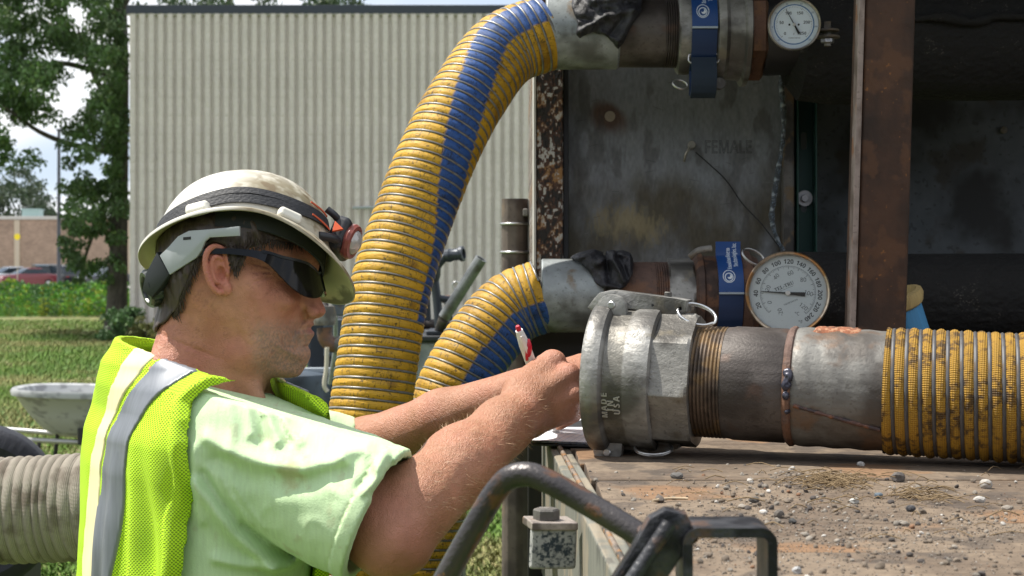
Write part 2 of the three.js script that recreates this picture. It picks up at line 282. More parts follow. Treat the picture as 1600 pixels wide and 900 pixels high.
// grass blades (nobody could count them)
{
  const rnd = mulberry(5), bl = [];
  for (let i = 0; i < 6; i++) {
    const a = rnd() * 6.28, r = rnd() * 0.025, x = Math.cos(a) * r, z = Math.sin(a) * r, h = 0.03 + rnd() * 0.035, b = rnd() * 6.28, w = 0.0022, lx = Math.cos(b) * h * 0.5, lz = Math.sin(b) * h * 0.5;
    const p = [V(x - w * Math.sin(b), 0, z + w * Math.cos(b)), V(x + w * Math.sin(b), 0, z - w * Math.cos(b)), V(x + lx * 0.4, h * 0.7, z + lz * 0.4), V(x + lx, h, z + lz)];
    const g = new THREE.BufferGeometry(); g.setAttribute('position', new THREE.Float32BufferAttribute([p[0], p[1], p[2], p[0], p[2], p[3]].flatMap(q => [q.x, q.y, q.z]), 3)); g.setAttribute('normal', new THREE.Float32BufferAttribute([0,1,2,3,4,5].flatMap(() => [0, 1, 0]), 3)); bl.push(g);
  }
  const n = 120000, im = new THREE.InstancedMesh(merge(bl), std({ roughness: 0.8, color: 0xffffff }), n), m = new THREE.Matrix4(), q = new THREE.Quaternion(), col = new THREE.Color(); let k = 0;
  while (k < n) {
    const t = rnd(), d = 6.5 + 40 * t * t, px = -80 + rnd() * 1000, x = (px - 800) / FOC * d + (rnd() - 0.5) * 0.5, dry = fbm3(x * 0.5 + 40, d * 0.5, 3, 4), s = (0.42 + rnd() * 0.45) * (1 + 0.45 * sstep(12, 36, d));
    if (x > -0.1 && d < 6.7) continue;
    q.setFromAxisAngle(V(0, 1, 0), rnd() * 6.28); m.compose(V(x, 0, -d), q, V(s, s, s)); im.setMatrixAt(k, m);
    const c = mix3([0.125, 0.235, 0.035], [0.34, 0.30, 0.135], clamp(sstep(0.44, 0.64, dry) * 0.75 + (rnd() < 0.15 ? 0.5 : 0))); const l = 0.7 + rnd() * 0.6; col.setRGB(c[0] * l, c[1] * l, c[2] * l); im.setColorAt(k, col); k++;
  }
  im.name = 'grass'; im.userData.kind = 'stuff'; im.castShadow = im.receiveShadow = true; scene.add(im);
}
// ------------------------------------------------------------------ the fluted block building
{
  const D = 34.5, x0 = (203 - 800) / FOC * D, top = EYE + (415 - 22) / FOC * D, pitch = 14.6 / FOC * D, n = 96, x1 = x0 + n * pitch;
  const t = thing('block_building', 'tall windowless building of beige fluted split-face block under a dark roof edge', 'building', V(x0, 0, -D));
  const blockTex = tex(512, (u, v) => { const a = tf(u, v, 6, 6, 5, 81), b = tf(u, v, 70, 70, 2, 82); return [0.62, 0.57, 0.53].map(x => x * (0.86 + 0.16 * a + 0.16 * (b - 0.5))); }, { size: 1.6 });
  const mat = std({ map: blockTex, roughness: 0.95, bumpMap: grey(256, (u, v) => tf(u, v, 20, 20, 3, 84), { size: 0.4 }), bumpScale: 0.006 });
  part('wall', box(x0 + 0.03, x1, -0.1, top, -D - 18, -D - 0.002, 0), std({ map: blockTex, roughness: 0.95 }), t);
  const ch = 0.203, rows = Math.ceil(top / ch);
  const makeRib = seed => {
    const w = pitch * 0.70, dep = 0.085, sy = 5, prof = [[-0.5, 0], [-0.42, 0.85], [-0.2, 1], [0.05, 1], [0.25, 1], [0.42, 0.85], [0.5, 0]];
    const ys = []; for (let r = 0; r < rows; r++) for (const f of [0, 0.02, 0.25, 0.5, 0.75, 0.975]) ys.push([(r + f) * ch, f === 0]);
    return grid(prof.length - 1, ys.length - 1, (u, v) => {
      const i = Math.round(u * (prof.length - 1)), [y, joint] = ys[Math.round(v * (ys.length - 1))], [a, b] = prof[i];
      const rough = (noise3(i * 1.7 + seed * 9, y * 14, seed) - 0.5) * 0.16 + (noise3(i * 0.6, y * 3.3, seed + 4) - 0.5) * 0.12;
      return { p: V(a * w + (b > 0.5 ? (noise3(y * 9, seed, i) - 0.5) * 0.012 : 0), Math.min(y, top), b * dep * (1 + rough * (b > 0.5 ? 1 : 0)) * (joint ? 0.93 : 1)), uv: [a * w + seed * 0.37, y] };
    });
  };
  const ribs = [0, 1, 2, 3, 4].map(makeRib), rnd = mulberry(9);
  for (let i = 0; i < n; i++) {
    const m = shade(new THREE.Mesh(ribs[Math.floor(rnd() * 5)], mat)); m.name = 'rib'; m.position.set((i + 0.36) * pitch, 0, 0); t.add(m);
  }
  // roof edge
  const navy = std({ color: rgb(0.022, 0.03, 0.045), roughness: 0.45 });
  const edge = part('roof_edge', [box(x0 - 0.06, x1, top, top + 0.19, -D - 18, -D + 0.075, 0.006)], navy, t);
  part('drip_strip', box(x0 - 0.05, x1, top - 0.03, top - 0.004, -D - 0.05, -D + 0.07, 0.003), std({ color: rgb(0.42, 0.40, 0.35), roughness: 0.6 }), t);
  // grey rail bracket fixed on the wall, seen left of the hose
  single('wall_rail', sweep([P(551, 325, D - 0.2), P(640, 322, D - 0.2)], 0.028, { n: 6 }), std({ color: rgb(0.3, 0.34, 0.35), roughness: 0.5 }), 'thin grey horizontal rail on the block wall beside the hanging hose', 'rail');
}
// ------------------------------------------------------------------ far brick building
{
  const D = 137, t = thing('brick_building', 'long low tan brick building far behind the parked cars', 'building', V(-40, 0, -D));
  const top = EYE + (415 - 343) / FOC * D;
  const bt = tex(512, (u, v) => { const r = Math.floor(v * 40), c = Math.floor(u * 20 + (r % 2) * 0.5), k = h3(c % 20, r, 5); const a = tf(u, v, 5, 5, 4, 91); return [0.37, 0.265, 0.20].map(x => x * (0.75 + 0.3 * a + 0.25 * (k - 0.5))); }, { size: 5 });
  part('wall', box(-78, -8, -0.1, top, -D - 20, -D, 0), std({ map: bt, roughness: 0.9 }), t);
  part('coping', box(-78.2, -7.8, top, top + 0.28, -D - 20, -D + 0.12, 0.02), std({ color: rgb(0.5, 0.48, 0.45), roughness: 0.6 }), t);
  const pil = std({ color: rgb(0.50, 0.42, 0.32), roughness: 0.85 });
  for (const px of [-330, -150, 27, 205]) { const x = (px - 800) / FOC * D; part('pilaster', box(x - 0.24, x + 0.24, 0, top - 0.05, -D - 0.1, -D + 0.14, 0.02), pil, t); }
  const x = (33 - 800) / FOC * D;
  single('roof_unit', [box(x - 0.75, x + 0.75, top + 0.1, top + 0.95, -D - 4, -D - 2.6, 0.03), box(x - 0.85, x + 0.85, top + 0.95, top + 1.03, -D - 4.1, -D - 2.5, 0.02)], std({ color: rgb(0.30, 0.42, 0.42), roughness: 0.6 }), 'small pale green box unit on the roof of the far brick building', 'roof unit');
  // round yellow sign on a post
  const s = P(27, 370, 112); const sg = thing('round_sign', 'round bright yellow sign on a thin pole before the brick wall', 'sign', V(s.x, 0, s.z));
  part('sign_disc', disc(V(s.x, s.y, s.z), V(0, 0, 1), 0.22, 0.03, 24, 0.004), std({ color: rgb(0.85, 0.66, 0.02), roughness: 0.4 }), sg);
  part('pole', sweep([V(s.x, 0, s.z - 0.03), V(s.x, s.y, s.z - 0.03)], 0.028, { n: 4, m: 8 }), std({ color: rgb(0.45, 0.4, 0.32), roughness: 0.5 }), sg);
  // lamp post
  const b = P(92, 0, 96), lp = thing('lamp_post', 'tall thin dark lamp post standing in front of the brick building', 'lamp post', V(b.x, 0, b.z));
  const dk = std({ color: rgb(0.06, 0.065, 0.08), roughness: 0.5 });
  part('pole', rev([[0, 0], [0, 0.13], [9.4, 0.09], [9.4, 0]], V(b.x, 0.5, b.z), V(0, 1, 0), { segs: 10 }), dk, lp);
  part('base', rev([[0, 0], [0, 0.28], [0.55, 0.27], [0.55, 0]], V(b.x, 0, b.z), V(0, 1, 0), { segs: 16 }), std({ color: rgb(0.4, 0.39, 0.37), roughness: 0.9 }), lp);
  part('lamp_head', box(b.x - 0.1, b.x + 0.4, 9.8, 9.95, b.z - 0.2, b.z + 0.2, 0.03), dk, lp);
}
// ------------------------------------------------------------------ parked cars
function car(px, d, yaw, len, hgt, paint, label, wagon) {
  const o = P(px, 0, d); o.y = 0.012; const t = thing('parked_car', label, 'car', o, 'cars parked in front of the brick building'); const w = 1.78, h = hgt;
  const M4 = new THREE.Matrix4().makeRotationY(yaw).setPosition(o);
  const paintM = new THREE.MeshPhysicalMaterial({ color: paint, roughness: 0.35, metalness: 0.2, clearcoat: 1, clearcoatRoughness: 0.08 });
  const L = len / 2, outline = [[-L, 0.35], [-L - 0.02, 0.62], [-L + 0.12, 0.82], [-L * 0.42, 0.95], [L * 0.55, 0.98], [L * 0.96, 0.9], [L, 0.6], [L - 0.05, 0.33], [L * 0.79, 0.28], [L * 0.74, 0.55], [L * 0.62, 0.66], [L * 0.5, 0.55], [L * 0.45, 0.26], [-L * 0.42, 0.26], [-L * 0.47, 0.55], [-L * 0.6, 0.66], [-L * 0.72, 0.55], [-L * 0.77, 0.3]];
  const at = g => { g.applyMatrix4(M4); return g; };
  const sh = (pts, dep, bev) => { const s = new THREE.Shape(pts.map(p => new THREE.Vector2(...p))); const g = new THREE.ExtrudeGeometry(s, { depth: dep - bev * 2, bevelEnabled: true, bevelSize: bev, bevelThickness: bev, bevelSegments: 3 }); g.translate(0, 0, -(dep - bev * 2) / 2); return toCreasedNormals(g, 0.6); };
  part('body', at(sh(outline, w, 0.05)), paintM, t);
  const cab = wagon ? [[-L * 0.45, 0.93], [-L * 0.12, h - 0.08], [L * 0.8, h - 0.1], [L * 0.95, 0.95]] : [[-L * 0.45, 0.93], [-L * 0.08, h - 0.06], [L * 0.38, h - 0.05], [L * 0.72, 0.95]];
  part('cabin_glass', at(sh(cab, w - 0.24, 0.06)), std({ color: rgb(0.02, 0.03, 0.04), roughness: 0.08, metalness: 0.1 }), t);
  const roof = wagon ? [[-L * 0.16, h - 0.07], [-L * 0.08, h], [L * 0.78, h - 0.03], [L * 0.84, h - 0.1]] : [[-L * 0.12, h - 0.06], [-L * 0.02, h], [L * 0.34, h], [L * 0.42, h - 0.07]];
  part('roof', at(sh(roof, w - 0.2, 0.03)), paintM, t);
  for (const s of [-1, 1]) for (const x of [-L * 0.6, L * 0.62]) {
    const c = V(x, 0.31, s * (w / 2 - 0.13)), ty = part('wheel', at(rev([[-0.1, 0.19], [-0.1, 0.29], [-0.07, 0.31], [0.07, 0.31], [0.1, 0.29], [0.1, 0.19]], c, V(0, 0, 1), { segs: 20 })), M.rubber, t);
    part('rim', at(rev([[-0.08, 0], [-0.08, 0.19], [0.08, 0.19], [0.085, 0]], c, V(0, 0, 1), { segs: 16 })), M.steel, ty);
  }
  for (const s of [-1, 1]) { part('headlamp', at(box(-L - 0.01, -L + 0.12, 0.62, 0.76, s * 0.62 - 0.17, s * 0.62 + 0.17, 0.02)), std({ color: rgb(0.7, 0.7, 0.7), roughness: 0.15 }), t); part('tail_lamp', at(box(L - 0.1, L + 0.01, 0.62, 0.8, s * 0.66 - 0.14, s * 0.66 + 0.14, 0.02)), std({ color: rgb(0.4, 0.02, 0.02), roughness: 0.2 }), t); }
}
car(41, 116, 0.72, 4.3, 1.42, rgb(0.16, 0.012, 0.022), 'dark red saloon car parked nearest in front of the brick building');
car(13, 121, 0.75, 4.5, 1.5, rgb(0.55, 0.58, 0.62), 'silver car parked left of and behind the dark red car');
car(66, 121, -1.1, 4.5, 1.7, rgb(0.03, 0.06, 0.09), 'dark blue hatchback parked behind the dark red car', true);
car(91, 120, -0.7, 4.4, 1.66, rgb(0.012, 0.012, 0.016), 'black car parked beside the lamp post', true);
car(163, 117, 1.05, 4.4, 1.5, rgb(0.012, 0.016, 0.03), 'dark car parked alone beside the large tree trunk');

// ------------------------------------------------------------------ leaves
function leafCloud(clusters, size, per, seed, tone) {                // clusters: [centre, radius]
  const rnd = mulberry(seed), pos = [], col = [];
  for (const [c, r] of clusters) {
    const n = Math.round(per * Math.pow(r, 1.35)), tn = 0.75 + rnd() * 0.5;
    for (let i = 0; i < n; i++) {
      const a = rnd() * 6.283, z = rnd() * 2 - 1, q = Math.pow(rnd(), 0.45) * r, s = Math.sqrt(1 - z * z), o = V(c.x + q * s * Math.cos(a), c.y + q * z * 0.75, c.z + q * s * Math.sin(a));
      const d = V(rnd() - 0.5, rnd() * 0.6 - 0.75, rnd() - 0.5).normalize(), w = V(rnd() - 0.5, rnd() - 0.5, rnd() - 0.5).cross(d).normalize(), l = size * (0.7 + rnd() * 0.6), k = d.clone().cross(w).multiplyScalar(l * 0.12);
      const p0 = o, p1 = o.clone().addScaledVector(d, l * 0.45).addScaledVector(w, l * 0.3).add(k), p2 = o.clone().addScaledVector(d, l), p3 = o.clone().addScaledVector(d, l * 0.45).addScaledVector(w, -l * 0.3).add(k);
      for (const p of [p0, p1, p2, p0, p2, p3]) pos.push(p.x, p.y, p.z);
      const t = tn * (0.7 + rnd() * 0.6), y = rnd() < 0.1 ? 1.5 : 1; for (let m = 0; m < 6; m++) col.push(tone[0] * t * y, tone[1] * t * (y > 1 ? 1.2 : 1), tone[2] * t);
    }
  }
  const g = new THREE.BufferGeometry(); g.setAttribute('position', new THREE.Float32BufferAttribute(pos, 3)); g.setAttribute('color', new THREE.Float32BufferAttribute(col, 3)); g.computeVertexNormals(); return g;
}
const leafMat = new THREE.MeshPhysicalMaterial({ color: 0xffffff, vertexColors: true, roughness: 0.65, side: THREE.DoubleSide, transmission: 0.28, thickness: 0 });
const bark = std({ map: tex(256, (u, v) => { const a = tf(u, v, 16, 4, 4, 101); return mix3([0.035, 0.032, 0.027], [0.13, 0.115, 0.09], a); }, { size: 0.5 }), roughness: 0.95, bumpMap: grey(256, (u, v) => tf(u, v, 16, 4, 4, 102), { size: 0.5 }), bumpScale: 0.03 });
{ // the large tree beside the building
  const D = 38, b = P(186, 0, D); b.y = 0;
  const t = thing('shade_tree', 'large leafy tree with a thick dark trunk at the corner of the block building', 'tree', b);
  const trunk = sweep([V(b.x - 0.1, -0.1, b.z), P(186, 400, D), P(187, 250, D), P(189, 100, D), P(186, -80, D), P(175, -260, D)], (s, a, v) => 0.24 * (1 - 0.55 * v) * (1 + 0.12 * Math.sin(3 * a + s) + 0.35 * Math.exp(-s * 3)), { n: 30, m: 12 });
  part('trunk', trunk, bark, t);
  const limbs = [[[188, 120], [140, 108], [100, 99], [70, 103], [40, 128], [10, 150]], [[188, 240], [110, 225], [60, 205], [25, 180], [-20, 150]], [[188, 60], [150, 20], [90, -30], [20, -60]], [[188, 160], [160, 140], [140, 100], [120, 40]], [[186, 300], [160, 330], [140, 380], [125, 430]], [[188, 20], [230, -60], [300, -110]], [[188, 90], [120, 60], [60, 30], [0, 10]]];
  limbs.forEach((l, i) => part('limb', sweep(l.map(([x, y], k) => P(x, y, D + (k * (i % 2 ? -0.5 : 0.45)))), (s, a, v) => 0.085 * (1 - 0.8 * v) + 0.008, { n: 16, m: 7 }), bark, t));
  const rnd = mulberry(77), cl = [];
  const gap = (x, y) => { // the openings through which the sky shows
    const e = (cx, cy, rx, ry) => Math.hypot((x - cx) / rx, (y - cy) / ry);
    return e(108, 152, 34, 40) < 1 || e(128, 128, 22, 30) < 1 || e(95, 84, 26, 16) < 0.9 || e(192, 22, 9, 22) < 1 || e(38, 45, 8, 26) < 1 || e(158, 272, 18, 14) < 1 || e(50, 270, 12, 14) < 0.8 || e(112, 10, 22, 12) < 0.7 || e(60, 230, 30, 10) < 0.6 || e(60, 320, 24, 18) < 1.2;
  };
  let guard = 0;
  while (cl.length < 285 && guard++ < 9000) {
    const x = -110 + rnd() * 310, y = -90 + rnd() * 420; if (gap(x, y) || (y > 250 && x < 95) || (y > 200 && rnd() < 0.45)) continue;
    if (x > 192) continue; cl.push([P(x, y, D - 3 + rnd() * 4.5), (0.18 + rnd() * 0.30)]);
  }
  for (let i = 0; i < 70; i++) { const x = 95 + rnd() * 95, y = 270 + rnd() * 165; if (Math.abs(x - 150) + Math.abs(y - 350) * 0.35 > 60 || gap(x, y)) continue; cl.push([P(x, y, D - 1 + rnd() * 1.5), 0.12 + rnd() * 0.14]); }
  for (let i = 0; i < 90; i++) cl.push([P(-260 + rnd() * 640, -90 - rnd() * 330, D - 4 + rnd() * 8), 0.4 + rnd() * 0.5]);
  for (let i = 0; i < 46; i++) cl.push([P(172 + rnd() * 18, -20 + rnd() * 330, D - 0.5 - rnd()), 0.16 + rnd() * 0.14]);
  part('crown', leafCloud(cl, 0.115, 560, 31, [0.075, 0.15, 0.036]), leafMat, t);
}
{ // tree showing above the roof edge
  const D = 62, b = P(360, 0, D); b.y = 0; const t = thing('tall_tree', 'green tree showing just above the roof edge of the block building', 'tree', b), rnd = mulberry(90), cl = [];
  part('trunk', sweep([b, P(365, 300, D), P(350, 40, D), P(380, -60, D)], (s, a, v) => 0.3 * (1 - 0.6 * v), { n: 14, m: 9 }), bark, t);
  for (let i = 0; i < 130; i++) { const x = 200 + rnd() * 360, y = -150 + rnd() * 190; if (rnd() < 0.3 && y > -10) continue; cl.push([P(x, y + (x > 480 ? 12 : 0), D - 4 + rnd() * 8), 0.35 + rnd() * 0.4]); }
  part('crown', leafCloud(cl, 0.17, 260, 33, [0.045, 0.085, 0.03]), leafMat, t);
}
for (const [px, top, r, d, lab] of [[12, 262, 62, 152, 'dark round tree behind the far left end of the brick building'], [62, 330, 26, 158, 'low dark tree behind the brick building beside the lamp post'], [-60, 240, 60, 160, 'dark tree rising behind the brick building at the far left']]) {
  const b = P(px, 0, d); b.y = 0; const t = thing('background_tree', lab, 'tree', b), rnd = mulberry(px + 500), cl = [];
  part('trunk', sweep([b, P(px, 330, d)], 0.3, { n: 6, m: 7 }), bark, t);
  for (let i = 0; i < 90; i++) { const a = rnd() * 6.28, q = Math.sqrt(rnd()), x = px + Math.cos(a) * q * r, y = top + r * 1.0 + Math.sin(a) * q * r; cl.push([P(x, y, d - 3 + rnd() * 6), 0.7 + rnd() * 0.5]); }
  part('crown', leafCloud(cl, 0.36, 70, px + 900, [0.028, 0.058, 0.02]), leafMat, t);
}
// ------------------------------------------------------------------ weeds before the car park, shrubs at the wall
function leafyBed(name, n, place, hs, tones, seed) {
  const rnd = mulberry(seed), lv = [];
  for (let i = 0; i < 9; i++) { const a = rnd() * 6.28, y = 0.12 + rnd() * 0.8, l = 0.2 + rnd() * 0.2, dx = Math.cos(a) * l, dz = Math.sin(a) * l, w = 0.055; const p = [V(0, y - 0.1, 0), V(dx * 0.5 - dz * w * 3, y + 0.08, dz * 0.5 + dx * w * 3), V(dx, y + 0.04 - 0.1 * rnd(), dz), V(dx * 0.5 + dz * w * 3, y + 0.08, dz * 0.5 - dx * w * 3)]; const g = new THREE.BufferGeometry(); g.setAttribute('position', new THREE.Float32BufferAttribute([p[0], p[1], p[2], p[0], p[2], p[3]].flatMap(q => [q.x, q.y, q.z]), 3)); g.computeVertexNormals(); lv.push(g); }
  const im = new THREE.InstancedMesh(merge(lv), std({ roughness: 0.7, side: THREE.DoubleSide }), n), m = new THREE.Matrix4(), q = new THREE.Quaternion(), c = new THREE.Color();
  for (let i = 0; i < n; i++) { const [x, z, k] = place(rnd), h = (hs[0] + rnd() * hs[1]) * k; q.setFromEuler(new THREE.Euler((rnd() - 0.5) * 0.4, rnd() * 6.28, (rnd() - 0.5) * 0.4)); m.compose(V(x, 0, z), q, V(h * 1.0, h, h * 1.0)); im.setMatrixAt(i, m); const t = tones[Math.floor(rnd() * tones.length)], l = 0.7 + rnd() * 0.6; c.setRGB(t[0] * l, t[1] * l, t[2] * l); im.setColorAt(i, c); }
  im.name = name; im.userData.kind = 'stuff'; im.castShadow = im.receiveShadow = true; scene.add(im);
}
leafyBed('weeds', 5200, r => { const d = 49 + 36 * Math.pow(r(), 1.2), px = -70 + r() * 268, x = (px - 800) / FOC * d; return [x, -d, (0.35 + 0.9 * noise3(x * 0.9, d * 0.5, 2)) * lerp(0.55, 1, sstep(49, 58, d)) * lerp(1, 0.75, sstep(65, 85, d))]; }, [0.35, 0.65], [[0.12, 0.30, 0.035], [0.18, 0.38, 0.05], [0.08, 0.20, 0.05], [0.13, 0.23, 0.10], [0.3, 0.36, 0.05]], 51);
leafyBed('weeds', 900, r => { const d = 84 + 4 * r(), px = -70 + r() * 268; return [(px - 800) / FOC * d, -d, 1]; }, [0.3, 0.35], [[0.4, 0.42, 0.03], [0.2, 0.3, 0.03], [0.6, 0.5, 0.01]], 52);
for (const [px, w, h, tone, lab, s] of [[188, 22, 0.62, [0.06, 0.13, 0.035], 'green leafy shrub at the corner of the block building', 1], [238, 26, 0.44, [0.13, 0.14, 0.03], 'yellowish green weedy shrub at the foot of the block wall', 2]]) {
  const D = 33.4, b = P(px, 0, D); b.y = 0; const t = thing('shrub', lab, 'shrub', b), rnd = mulberry(s + 60), cl = [], st = [];
  for (let i = 0; i < 26; i++) { const c = V(b.x + (rnd() - 0.5) * 2 * w / FOC * D, 0.1 + rnd() * h, b.z + (rnd() - 0.5) * 0.6); cl.push([c, 0.08 + rnd() * 0.12]); st.push(sweep([V(lerp(b.x, c.x, 0.3), 0, lerp(b.z, c.z, 0.3)), c], 0.008, { n: 3, m: 5 })); }
  part('foliage', leafCloud(cl, 0.10, 900, 40 + s, tone), leafMat, t); part('stem', st, bark, t);
}

// ================================================================== the trailer: deck, housing
const DECK = 1.392;
const woodTop = tex(768, (u, v) => {                                // grain runs along u
  const a = tf(u, v, 3, 60, 4, 111), b = tf(u, v, 6, 6, 5, 112), c = tf(u, v, 90, 90, 3, 113), d = tf(u, v, 12, 12, 5, 114);
  let q = mix3([0.082, 0.056, 0.038], [0.15, 0.113, 0.08], a);
  q = mix3(q, [0.185, 0.14, 0.098], sstep(0.46, 0.66, b) * 0.7); q = mix3(q, [0.04, 0.032, 0.028], sstep(0.56, 0.7, d) * 0.6);
  q = mix3(q, [0.24, 0.125, 0.055], sstep(0.66, 0.78, tf(u, v, 5, 5, 5, 115)) * 0.55);
  return q.map(x => x * (0.72 + 0.55 * c));
}, { size: 0.55 });
const deckMat = std({ map: woodTop, roughness: 0.95, bumpMap: grey(512, (u, v) => 0.5 * tf(u, v, 3, 70, 4, 116) + 0.5 * tf(u, v, 60, 60, 3, 117), { size: 0.5 }), bumpScale: 0.0035 });
const woodSide = tex(512, (u, v) => {
  const a = tf(u, v, 50, 3, 4, 121), b = tf(u, v, 5, 5, 5, 122), c = tf(u, v, 16, 8, 4, 123);
  let q = mix3([0.10, 0.105, 0.09], [0.20, 0.195, 0.165], a); q = mix3(q, [0.29, 0.235, 0.165], sstep(0.56, 0.70, b) * 0.6); return mix3(q, [0.05, 0.05, 0.045], sstep(0.62, 0.75, c) * 0.6);
}, { size: 0.3 });
const sideMat = std({ map: woodSide, roughness: 0.9, bumpMap: grey(256, (u, v) => tf(u, v, 50, 3, 4, 124), { size: 0.3 }), bumpScale: 0.002 });
const edgeX = z => lerp(0.0905, 0.054, clamp((-z - 1.2) / 0.96));
{
  const t = thing('trailer_deck', 'weathered dirty timber trailer deck with a wooden side board, carrying the front pipe', 'trailer deck', V(0.06, DECK - 0.35, -1.6));
  const rnd = mulberry(14); let z = -1.115, i = 0;
  while (z > -3.15) {
    const w = 0.135 + rnd() * 0.012, za = z - 0.0009, zb = z - w, L = edgeX((za + zb) / 2) + 0.014, dy = (rnd() - 0.5) * 0.0016;
    const b = new RoundedBoxGeometry(2.6, 0.045, Math.abs(zb - za), 1, 0.0022); b.translate(L + 1.3, DECK - 0.0225 + dy, (za + zb) / 2);
    const g = boxUV(b), uv = g.attributes.uv; for (let k = 0; k < uv.count; k++) uv.setXY(k, uv.getX(k) + i * 0.313, uv.getY(k) + i * 0.171);
    part('plank', g, deckMat, t); z = zb; i++;
  }
  // side board that closes the plank ends, its iron edge strip, cross beams below
  const A = V(edgeX(-1.12), 0, -1.118), B = V(edgeX(-2.16), 0, -2.185);
  const side = (y0, y1, off, th) => { const d = B.clone().sub(A).setY(0).normalize(), nn = V(-d.z, 0, d.x).multiplyScalar(d.z < 0 ? -1 : 1); const m = placed(A.clone().add(B).multiplyScalar(0.5).setY((y0 + y1) / 2).addScaledVector(nn, off), d, V(0, 1, 0)); const g = new RoundedBoxGeometry(A.distanceTo(B), y1 - y0, th, 1, 0.003); g.applyMatrix4(m); return boxUV(g); };
  part('side_board', side(DECK - 0.2, DECK - 0.003, 0, 0.026), sideMat, t);
  part('edge_strip', side(DECK - 0.004, DECK + 0.0025, 0.001, 0.006), std({ map: grimy([0.25, 0.2, 0.16], [0.08, 0.07, 0.06], [0.3, 0.16, 0.07], { seed: 55, size: 0.12, rAt: 0.55 }), roughness: 0.6, metalness: 0.4 }), t);
  part('lower_rail', box(0.03, 2.7, DECK - 0.34, DECK - 0.21, -2.18, -2.12, 0.004), M.pipe, t);
  part('end_post', box(0.022, 0.052, DECK - 0.5, DECK - 0.012, -2.215, -2.19, 0.003), M.black, t);
  part('cross_beam', box(0.12, 2.7, DECK - 0.32, DECK - 0.06, -1.3, -1.22, 0.004), M.pipe, t);
  part('cross_beam', box(0.12, 2.7, DECK - 0.32, DECK - 0.06, -2.8, -2.72, 0.004), M.pipe, t);
  // wheels and legs that carry it, out of the picture
  for (const z of [-1.05, -2.75]) { const w = part('wheel', rev([[-0.12, 0.28], [-0.12, 0.4], [-0.08, 0.46], [0.08, 0.46], [0.12, 0.4], [0.12, 0.28]], V(1.6, 0.46, z), V(0, 0, 1), { segs: 32 }), M.rubber, t); part('rim', rev([[-0.1, 0], [-0.1, 0.29], [0.1, 0.29], [0.1, 0]], V(1.6, 0.46, z), V(0, 0, 1), { segs: 24 }), M.steel, w); }
  part('axle', sweep([V(1.6, 0.46, -0.95), V(1.6, 0.46, -2.85)], 0.05, { n: 3 }), M.black, t); part('chassis', box(1.2, 2.0, 0.5, DECK - 0.32, -2.6, -1.2, 0.01), M.black, t);
  part('jack_leg', box(0.3, 0.4, 0.0, DECK - 0.3, -2.5, -2.4, 0.005), M.black, t);
}
{ // stake pocket bracket on the side board
  const c = P(864, 857, 1.47), t = thing('stake_bracket', 'worn steel bracket plate with a bolt bolted to the side of the deck', 'bracket', V(c.x, c.y - 0.03, c.z));
  const pm = std({ map: tex(256, (u, v) => { const r = Math.hypot((u - 0.5) * 1.7, (v - 0.5) * 1.6), n = tf(u, v, 16, 16, 5, 131), k = sstep(0.36, 0.72, n + (0.55 - r) * 0.4); return mix3([0.42, 0.42, 0.41], [0.035, 0.05, 0.065], k); }, { size: 1 }), roughness: 0.4, metalness: 0.5, bumpMap: bumpCast, bumpScale: 0.0006 });
  const M4 = placed(c, V(1, -0.04, -0.22), V(0, 1, 0)), w = R(75, 1.47) / 2, h = R(64, 1.47) / 2;
  const pl = new RoundedBoxGeometry(2 * w, 2 * h, 0.007, 2, 0.0034), uv = pl.attributes.uv, pp = pl.attributes.position; for (let i = 0; i < uv.count; i++) uv.setXY(i, pp.getX(i) / (2 * w) + 0.5, pp.getY(i) / (2 * h) + 0.5); pl.applyMatrix4(M4); part('plate', pl, pm, t);
  const fl = (x0, x1, y0, y1, z0, z1) => { const g = box(x0, x1, y0, y1, z0, z1, 0.0018); g.applyMatrix4(M4); return g; };
  part('flange', fl(-w, w, h - 0.002, h + 0.006, -0.035, 0.0055), std({ map: grimy([0.3, 0.26, 0.23], [0.1, 0.08, 0.07], [0.25, 0.15, 0.09], { seed: 57, size: 0.1 }), roughness: 0.6, metalness: 0.3 }), t);
  const bo = V(-w + 0.018, h + 0.0055, -0.012).applyMatrix4(M4); part('bolt_head', hexNut(bo, V(0, 1, 0), 0.0125, 0.011), M.castDirty, t);
  part('lower_clip', fl(-0.012, w + 0.03, -h - 0.028, -h - 0.014, -0.03, 0.004), std({ map: grimy([0.2, 0.15, 0.11], [0.08, 0.06, 0.05], [0.25, 0.14, 0.07], { seed: 58, size: 0.1 }), roughness: 0.7 }), t);
}
const PD = 2.9;                                                      // depth of the two rear pipes
